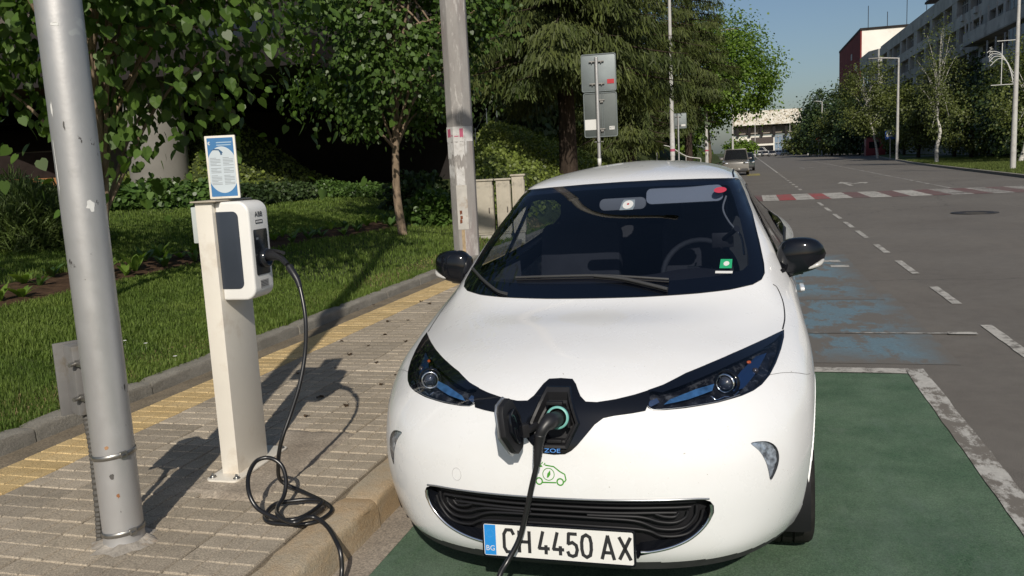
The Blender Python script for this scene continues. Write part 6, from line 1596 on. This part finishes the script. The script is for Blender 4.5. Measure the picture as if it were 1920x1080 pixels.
    for i in range(nu):
        for j in range(nv): F.append((i*nv+j, i*nv+(j+1) % nv, (i+1)*nv+(j+1) % nv, (i+1)*nv+j))
    hs = MB().add(V, F, True).obj('mirror_housing', M_GLOSSB, mr)
    MB().tube(spline([(-sx*.118, -.11, -.135), (-sx*.088, -.07, -.110), (-sx*.05, -.01, -.078), (0, .0, -.06)], 4), [.022, .021, .020, .019, .018, .018, .019, .02, .022, .024, .026, .028, .03][:13], 10).obj('mirror_foot', M_GLOSSB, mr)
    MB().tube(spline([(sx*.098, -.006, -.022), (sx*.075, -.032, -.040), (sx*.03, -.044, -.056)], 5), [.004, .007, .009, .010, .011, .011, .011, .010, .009, .008, .004], 8).obj('indicator_lens', mat('mirror_indicator', (.45, .44, .42), .2, spec=.7), hs)
    MB().prism(rrect(.19, .105, .03), .003, Matrix.Translation((0, .036, .0)) @ Matrix.Rotation(R(90), 4, 'X')).obj('mirror_glass', M_CHROME, mr)
    MB().prism(rrect(.16, .02, .01), .02, Matrix.Translation((sx*.868, 1.85, .87)) @ Matrix.Rotation(R(90), 4, 'Z') @ Matrix.Rotation(R(90), 4, 'X'), -.01).obj('door_handle', M_PAINT, car, bevel=.004)
    # round towing eye cover only on one side
rail([(-.365-.018*math.cos(a)*1.0, .512+.022*math.sin(a)) for a in np.linspace(0, 2*math.pi, 18)], .0008, .0006, 'towing_cover_seam', mat('seam_pale', (.45, .45, .45), .6), n=5)
# green car sticker
M_GST = mat('green_sticker', (.05, .27, .015), .5); gst = MB()
def sline(pts, w, closed=False):
    Q = [Vector(p) for p in pts]; P = [hitf(*p, .0016) for p in Q]; V = []; n = len(P); w = w*1.55
    for i in range(n):
        t = (P[min(i+1, n-1)]-P[max(i-1, 0)]).normalized(); s = t.cross(Vector((0, -1, 0))).normalized()*w/2; V += [P[i]-s, P[i]+s]
    gst.add(V, [(2*i, 2*i+1, 2*i+3, 2*i+2) for i in range(n-1)])
ox, oz = -.033, .535
sline([(ox+.0, oz+.034), (ox+.03, oz+.030), (ox+.052, oz+.014), (ox+.068, oz+.006), (ox+.072, oz-.012), (ox+.066, oz-.020)], .0028)
sline([(ox-.030, oz-.020), (ox-.040, oz-.022), (ox-.046, oz-.010), (ox-.040, oz+.004), (ox-.028, oz+.018)], .0028); sline([(ox-.012, oz-.024), (ox+.038, oz-.023)], .0028)
for cx in (ox-.021, ox+.052): sline([(cx+.011*math.cos(a), oz-.020+.011*math.sin(a)) for a in np.linspace(0, 6.3, 14)], .003)
sline([(ox+.012+.020*math.cos(a), oz+.004+.020*math.sin(a)) for a in np.linspace(0, 6.3, 20)], .0016)
def sfill(pts):
    P = [hitf(*p, .0017) for p in pts]; gst.add(P, [tuple(range(len(P)))])
sfill([(ox+.006, oz-.008), (ox+.008, oz+.006), (ox+.018, oz+.018), (ox+.019, oz+.004), (ox+.012, oz-.006)]); sfill([(ox-.030, oz+.042), (ox-.022, oz+.026), (ox-.008, oz+.028), (ox-.012, oz+.034)])
sline([(ox-.012, oz+.037), (ox-.008, oz+.044)], .002); sline([(ox-.004, oz+.034), (ox+.001, oz+.041)], .002)
gst.obj('sticker', M_GST, car, recalc=False)
# ---- wipers
def wiper(pts, r_, nm):
    P = [hitf(x, z, .016) for x, z in pts]; Q = spline([tuple(p) for p in P], 8)
    w_ = MB().tube(Q, r_, 8).obj(nm, mat('wiper_grey', (.045, .045, .045), .4), car); MB().tube([(p[0], p[1]+.004, p[2]-.012) for p in Q], .004, 6).obj('wiper_rubber', M_MATTB, w_); return w_
wiper([(-.385, 1.062), (-.22, 1.066), (.0, 1.066), (.16, 1.056), (.30, 1.044)], .006, 'wiper_blade')
wiper([(-.02, 1.066), (.1, 1.054), (.22, 1.030), (.30, 1.012)], .008, 'wiper_arm')
wiper([(-.655, 1.085), (-.56, 1.050), (-.46, 1.015), (-.40, 1.005)], .007, 'wiper_arm')
# ---- windscreen stickers
def decal(pts, off, m, nm, par=None): return skin(pts, .01, off, nm, m, parent=par)
def circ(x, z, rx, rz, n=24): return [(x+rx*math.cos(2*math.pi*k/n), z+rz*math.sin(2*math.pi*k/n)) for k in range(n)]
decal([(.502, 1.078), (.552, 1.074), (.554, 1.106), (.506, 1.110)], .0042, mat('green_vignette', (.02, .32, .14), .5), 'vignette')
decal(circ(.530, 1.092, .012, .008), .0050, M_WHITEST, 'vignette_emblem'); decal([(.486, 1.062), (.556, 1.056), (.557, 1.064), (.487, 1.070)], .0042, M_WHITEST, 'vignette_strip')
decal(circ(.487, 1.388, .030, .013, 14), .0042, mat('red_sticker_print', (.45, .04, .07), .5), 'red_sticker')
decal([(.020, 1.325), (.085, 1.325), (.090, 1.340), (.085, 1.368), (.030, 1.370), (.024, 1.360)], .0042, mat('sticker_grey', (.20, .24, .27), .5), 'round_sticker')
decal(circ(.056, 1.347, .026, .018), .0050, M_WHITEST, 'sticker_disc'); decal(circ(.056, 1.349, .006, .004, 8), .0056, M_REDST, 'sticker_centre')
# ---- interior
M_DASH = mat('dashboard_dark', (.022, .022, .028), .6)
gr = BG[:, :, :]; r0_, r1_ = 18*7, 18*14
sub = BG[r0_:r1_+1]*np.array([.955, 1, 1])+np.array([0, .0, -.02]); sub[..., 1] = (sub[..., 1]-2.4)*.97+2.43
ii = np.arange(sub.shape[0]*sub.shape[1]).reshape(sub.shape[:2]); FF = np.stack([ii[:-1, :-1], ii[:-1, 1:], ii[1:, 1:], ii[1:, :-1]], -1).reshape(-1, 4); cc2 = sub.reshape(-1, 3)[FF].mean(1)
kill = ((cc2[:, 1] < 2.1) & inpoly(cc2[:, 0], cc2[:, 2]+.02, [(x*1.02, z) for x, z in WS])) | ((np.abs(cc2[:, 0]) > .4) & inpoly(cc2[:, 1], cc2[:, 2]+.02, SW)) | (cc2[:, 1] < 1.0)
link('cabin_lining', mesh_np('cabin_lining', sub.reshape(-1, 3), FF[~kill], True), car, M_INT)
V = []; F = []
prof = [(.93, .90), (.98, .985), (1.15, 1.0), (1.45, 1.0), (1.58, .965), (1.62, .85), (1.60, .6)]
for k in range(15):
    x = -.66+1.32*k/14
    for (y, z) in prof: V.append((x, y+.18*(abs(x)/.66)**3, z+(.035*math.exp(-((x-.36)/.17)**2) if 1.3 < y < 1.6 else 0)-.02*(abs(x)/.66)**4))
for k in range(14):
    for j in range(6): F.append((k*7+j, k*7+j+1, k*7+7+j+1, k*7+7+j))
MB().add(V, F, True).obj('dashboard', M_DASH, car, recalc=False)
for x in (-.12, .1): MB().box((x, 1.12, 1.004), (.17, .02, .006)).obj('air_vent', M_MATTB, car)
sw_ = Matrix.Translation((.37, 1.72, .965)) @ Matrix.Rotation(R(66), 4, 'X')
MB().tube([tuple(sw_ @ Vector((.185*math.cos(a), .185*math.sin(a), 0))) for a in np.linspace(0, 2*math.pi, 33)], .015, 8, caps=False).box(tuple(sw_ @ Vector((0, 0, -.01))), (.12, .05, .09)).obj('steering_wheel', M_INT, car)
def seat(x, y):
    def cush(w, h, t_, M, nm, par): return MB().prism(rrect(w, h, .06), t_, M).obj(nm, M_SEAT, par, bevel=.025)
    s_ = cush(.50, .50, .12, Matrix.Translation((x, y, .42)), 'front_seat', car)
    cush(.48, .68, .12, Matrix.Translation((x, y+.36, .86)) @ Matrix.Rotation(R(72), 4, 'X'), 'seat_back', s_); cush(.26, .20, .09, Matrix.Translation((x, y+.47, 1.26)) @ Matrix.Rotation(R(78), 4, 'X'), 'headrest', s_)
seat(-.36, 1.95); seat(.36, 1.95)
bs_ = MB().prism(rrect(1.25, .5, .06), .12, Matrix.Translation((0, 2.95, .45))).obj('rear_seat', M_SEAT, car, bevel=.02)
MB().prism(rrect(1.25, .60, .08), .12, Matrix.Translation((0, 3.3, .80)) @ Matrix.Rotation(R(75), 4, 'X')).obj('seat_back', M_SEAT, bs_, bevel=.03)
for x in (-.36, .36): MB().prism(rrect(.26, .18, .05), .09, Matrix.Translation((x, 3.38, 1.16)) @ Matrix.Rotation(R(80), 4, 'X')).obj('headrest', M_SEAT, bs_, bevel=.02)
MB().box((0, 2.3, .30), (1.4, 2.4, .04)).obj('cabin_floor', M_MATTB, car)
MB().prism(rrect(.24, .062, .028), .03, Matrix.Translation((0, 1.70, 1.345)) @ Matrix.Rotation(R(88), 4, 'X')).obj('interior_mirror', M_HEADL, car, bevel=.008)
MB().prism(rrect(.38, .09, .03), .012, Matrix.Translation((.31, 1.70, 1.372)) @ Matrix.Rotation(R(62), 4, 'X')).obj('sun_visor', mat('light_visor', (.26, .28, .31), .7), car, bevel=.004)
MB().box((.50, 1.50, 1.16), (.10, .03, .07)).cyl((.50, 1.50, 1.16), (.57, 1.40, 1.22), .012, 8).obj('phone_holder', M_MATTB, car, bevel=.006)
MB().tube(spline([(.515, 1.66, 1.36), (.50, 1.62, 1.30), (.53, 1.55, 1.24), (.585, 1.45, 1.18), (.60, 1.38, 1.10)], 6), .005, 6).obj('holder_cable', M_HEADL, car)
for s in (-1, 1):
    MB().add([(s*.69, 1.36, .5), (s*.69, 2.14, .5), (s*.70, 2.14, 1.02), (s*.71, 1.5, 1.01), (s*.70, 1.36, .99)], [(0, 1, 2, 3, 4)]).obj('door_card', mat('door_card_grey', (.10, .105, .115), .7), car)
# ================================================================ charging cable
Mc = car.matrix_world
def cw_(p): return tuple(Mc @ Vector(p))
cab = thing('charging_cable', 'black charging cable looped on the pavement between the charging post and the car nose', 'cable', (-1.9, 3.0, PZ))
off_ = Vector((1.9, -3.0, -PZ))
def L_(pts): return [tuple(Vector(p)+off_) for p in pts]
M_CABLE = mat('black_cable_sheath', (.012, .012, .013), .30, spec=.55)
P1 = [(-2.035, 3.40, 1.167), (-1.985, 3.38, 1.11), (-1.956, 3.36, 1.044), (-1.929, 3.33, .927), (-1.928, 3.30, .786), (-1.94, 3.25, .651), (-1.968, 3.20, .529), (-1.998, 3.15, .413),
 (-2.03, 3.16, .30), (-2.06, 3.22, .20), (-1.948, 3.212, .158), (-1.808, 3.138, .152), (-1.726, 3.06, .152), (-1.727, 2.957, .152), (-1.777, 2.908, .152), (-1.865, 2.898, .152), (-1.94, 2.906, .152), (-1.992, 2.966, .152), (-1.994, 3.049, .165), (-1.922, 3.082, .172), (-1.854, 3.105, .172), (-1.79, 3.093, .172), (-1.782, 3.005, .170), (-1.803, 2.916, .172), (-1.86, 2.894, .172), (-1.935, 2.903, .185), (-1.994, 2.913, .21), (-2.033, 2.929, .26), (-2.069, 2.986, .31), (-2.091, 3.075, .34), (-2.063, 3.112, .35), (-2.019, 3.12, .34), (-1.984, 3.119, .31), (-1.955, 3.092, .26), (-1.943, 3.047, .21), (-1.935, 2.975, .185), (-1.872, 2.885, .192), (-1.78, 2.839, .19), (-1.745, 2.896, .19), (-1.704, 2.906, .18), (-1.636, 2.862, .165), (-1.551, 2.769, .150), (-1.524, 2.741, .12), (-1.515, 2.72, .06), (-1.50, 2.66, .018), (-1.42, 2.48, .014), (-1.25, 2.28, .014), (-1.05, 2.14, .014), (-.90, 2.12, .014)]
P2 = [cw_(p) for p in [(-.170, -.25, .16), (-.160, -.18, .25), (-.139, -.14, .290), (-.105, -.112, .352), (-.079, -.098, .438), (-.056, -.088, .53), (-.036, -.080, .603), (-.026, -.075, .655)]]
pts = P1+[(-.84, 2.16, .03), (-.82, 2.22, .07)]+P2
MB().tube(spline(L_(pts), 6), .0093, 12).obj('cable', M_CABLE, cab)
# plug at the car
hb = MB(); Q = [cw_(p) for p in [(.018, .040, .727), (.016, .00, .733), (.006, -.045, .738), (-.008, -.070, .725), (-.020, -.076, .700)]]
hb.tube(spline(L_(Q), 5), [.026]*8+[.027, .028, .028, .027, .025, .023, .021, .020, .0195, .019, .0185, .018, .0175], 16); hb.obj('car_plug', M_BLACKP, cab)
bt = MB(); Q = spline(L_([cw_(p) for p in [(-.019, -.076, .705), (-.025, -.076, .675), (-.032, -.079, .628), (-.036, -.080, .60)]]), 8)
bt.tube(Q, [(.019-.0085*i/(len(Q)-1))*(1.10 if i % 2 else .95) for i in range(len(Q))], 14); bt.obj('bend_protection', M_BLACKP, cab)
# plug at the wall box
hb = MB(); hb.tube(spline(L_([(-2.235, 3.512, 1.198), (-2.185, 3.490, 1.206), (-2.135, 3.462, 1.207), (-2.085, 3.432, 1.196), (-2.040, 3.404, 1.170)]), 5), [.027]*4+[.026]*4+[.025, .023, .021, .019, .017, .0155, .0145, .014, .0135, .013, .0125, .012, .0115], 16); hb.obj('station_plug', M_BLACKP, cab)
MB().tube(spline(L_([(-2.20, 3.50, 1.226), (-2.13, 3.462, 1.229), (-2.07, 3.430, 1.222)]), 4), .009, 8).obj('plug_latch', M_BLACKP, cab)
bt = MB(); Q = spline(L_([(-2.030, 3.398, 1.164), (-2.000, 3.385, 1.130), (-1.980, 3.378, 1.100), (-1.965, 3.367, 1.07)]), 8)
bt.tube(Q, [(.0165-.005*i/(len(Q)-1))*(1.12 if i % 2 else .95) for i in range(len(Q))], 12); bt.obj('bend_protection', M_BLACKP, cab)

# ================================================================ other cars
M_TAIL = mat('red_tail_lamp', (.35, .015, .02), .2, spec=.6)
def simple_car(label, loc, rz, L, W, H, paint, hood=.22, wagon=False, group=None, facing_rear=True, suv=False):
    """x across, y along; the front looks to -y"""
    t = thing('parked_car', label, 'car', loc, rz, group)
    z0 = .24; zb = H*.60; w2 = W/2
    side = [(-L/2, z0+.12), (-L/2+.02, zb*.80), (-L/2+.10, zb*.88), (-L/2+L*hood, zb*.98), (L/2-.25, zb*1.02), (L/2-.02, zb*.92), (L/2, z0+.2), (L/2-.1, z0), (-L/2+.15, z0)]
    n = len(side); V = []; F = []
    for k, s in enumerate((-1, -.93, 0, .93, 1)):
        for y, z in side: V.append((s*w2, y*(1-.035*(1-abs(s))*-1 if abs(s) < .5 else 1), z+(.03 if abs(s) < .5 and z > zb*.85 else (.0 if abs(s) < .95 else -.02))))
    for k in range(4):
        for i in range(n): F.append((k*n+i, k*n+(i+1) % n, (k+1)*n+(i+1) % n, (k+1)*n+i))
    F += [tuple(range(n))[::-1], tuple(range(4*n, 5*n))]
    body = MB().add(V, F).obj('body', paint, t, bevel=.05, seg=3)
    rb = L/2-.28; rt = rb-(.30 if (wagon or suv) else .75); fb = -L/2+L*hood+.05; ft = fb+L*.17
    def ring(y0, y1, z, w): return [(-w, y0, z), (w, y0, z), (w, y1, z), (-w, y1, z)]
    A = ring(fb, rb, zb*.97, w2*.93); B = ring(ft, rt, H-.05, w2*.76)
    MB().add(A+B, [(0, 1, 5, 4), (1, 2, 6, 5), (2, 3, 7, 6), (3, 0, 4, 7), (4, 5, 6, 7)]).obj('windows', M_DKG, t, bevel=.04)
    MB().box((0, (ft+rt)/2, H-.035), (w2*1.54, rt-ft+.06, .05)).obj('roof', paint, t, bevel=.02)
    for sx in (-1, 1):
        for (y, b, c) in ((fb, ft, 0), (rb, rt, 0), ((fb+rb)/2, (ft+rt)/2, 0)):
            MB().tube([(sx*w2*.925, y, zb*.97), (sx*w2*.77, b, H-.05)], .045, 6).obj('pillar', paint, t)
        for y in (-L/2+L*.19, L/2-L*.2):
            w = bpy.data.objects.new('wheel', None); C.objects.link(w); w.parent = t; w.location = (sx*(w2-.10), y, .32)
            MB().cyl((-.1, 0, 0), (.1, 0, 0), .32, 20).obj('tyre', M_RUBBER, w, bevel=.02, seg=1); MB().cyl((-.108, 0, 0), (.108, 0, 0), .19, 12).obj('rim', M_SATIN, w)
        MB().box((sx*(w2*.86), L/2-.04, zb*.86), (.20, .14, .34 if not suv else .42)).obj('tail_light', M_TAIL, t, bevel=.03)
        MB().box((sx*(w2*.76), -L/2+.03, zb*.76), (.34, .12, .13)).obj('headlight', M_CHROME, t, bevel=.03)
        MB().box((sx*(w2+.09), fb+.25, zb*1.04), (.18, .09, .12)).obj('door_mirror', paint, t, bevel=.03)
    MB().box((0, L/2+.01, z0+.15), (W*.9, .06, .22)).obj('bumper', M_TRIM, t, bevel=.03); MB().box((0, -L/2-.01, z0+.14), (W*.9, .06, .20)).obj('bumper', M_TRIM, t, bevel=.03)
    MB().box((0, L/2+.03, zb*.62), (.5, .02, .11)).obj('number_plate', M_PLATE, t); MB().box((0, -L/2-.045, z0+.2), (.5, .02, .11)).obj('number_plate', M_PLATE, t)
    MB().box((0, -L/2-.0, zb*.60), (W*.5, .05, .12)).obj('grille', M_MATTB, t)
    return t
P_SILV = mat('silver_car_paint', (.22, .21, .195), .3, metal=.5, coat=.6); P_DARK = mat('dark_green_car_paint', (.02, .035, .03), .2, coat=1); P_BLK = mat('black_car_paint', (.015, .015, .02), .15, coat=1); P_BLUE = mat('blue_grey_car_paint', (.08, .10, .16), .25, coat=1); P_WHT = mat('white_paint_far', (.6, .6, .58), .3, coat=1)
a = at(1381, 325, 59.5)
simple_car('silver beige off-road wagon parked at the kerb seen from behind', (a.x-.05, 61.0, 0), 0, 4.5, 1.74, 1.78, P_SILV, suv=True)
a = at(1396, 300, 74)
simple_car('dark green car parked just ahead of the silver wagon', (-.35, 73.5, 0), 0, 4.3, 1.72, 1.5, P_DARK)
for i, (px, Y, pt, lab, rz) in enumerate([(1448, 222, P_SILV, 'silver sedan driving in the middle of the far road, frontmost of the far cars', 0), (1478, 232, P_BLK, 'black car at the right end of the far row of cars', .5), (1466, 245, P_BLUE, 'blue grey car in the far row just left of the black one', .7), (1434, 240, P_SILV, 'pale grey car left of the silver sedan in the far row', .1), (1425, 250, P_WHT, 'far white car at the left end of the distant row', .1), (1458, 262, P_BLUE, 'dark blue car farthest back in front of the glass hall', 1.2)]):
    a = at(px, 285, Y); simple_car(lab, (a.x, a.y, 0), rz, 4.4, 1.75, 1.48, pt, group='distant cars at the end of the street')
a = at(1424, 285, 268); t = simple_car('white van parked before the entrance of the pale building', (a.x, a.y, 0), 1.3, 5.6, 2.0, 2.6, P_WHT, hood=.12, wagon=True)

# ---------------------------------------------------------------- litter: fallen dry leaves on the pavement
M_DRY = mat('dry_leaf', (.055, .035, .02), .8, var=.4, vscale=40)
r = random.Random(123); spots = [(670, 580), (700, 572), (728, 602), (790, 565), (805, 570), (640, 640), (690, 648), (705, 680), (715, 720), (765, 600), (655, 665), (742, 703), (630, 690), (722, 628), (600, 745), (575, 780), (480, 800), (430, 760), (560, 700), (650, 760), (760, 640)]
lf = []
for k in range(3):
    V = [(.014*math.cos(a)*(1+.5*math.sin(3*a+k)), .020*math.sin(a), .004+.006*math.sin(2*a+k)) for a in np.linspace(0, 6.28, 9)[:-1]]; lf.append(MB().add(V+[(0, 0, .003)], [(i, (i+1) % 8, 8) for i in range(8)]).mesh('dry_leaf', M_DRY, recalc=False))
for i, (px, py) in enumerate(spots):
    p = G(px, py, PZ+.004); o = link('dry_leaf', lf[i % 3]); o.location = (p.x, p.y, PZ+.004); s = r.uniform(.7, 1.5); o.scale = (s, s, s); o.rotation_euler = (0, 0, r.uniform(0, 6.28))
    tag(o, 'small dark dry leaf lying on the pavement between charging post and car', 'leaf', 'dry leaves scattered on the pavement')
p = G(338, 703, PZ); t = thing('weed_tuft', 'withered dark weed tuft at the foot of the lawn kerb left of the charging post', 'weed', (p.x, p.y, PZ))
for i in range(26):
    a = r.uniform(0, 6.28); l = r.uniform(.05, .14); d = Vector((math.cos(a)*.5, math.sin(a)*1.3, 0)); MB().add([(0, 0, 0), tuple(d*l*.5+Vector((-.012, 0, .02))), tuple(d*l+Vector((0, 0, .012))), tuple(d*l*.5+Vector((.012, 0, .02)))], [(0, 1, 2, 3)]).obj('leaf', M_DRY if i % 3 else L_BED2, t, recalc=False)
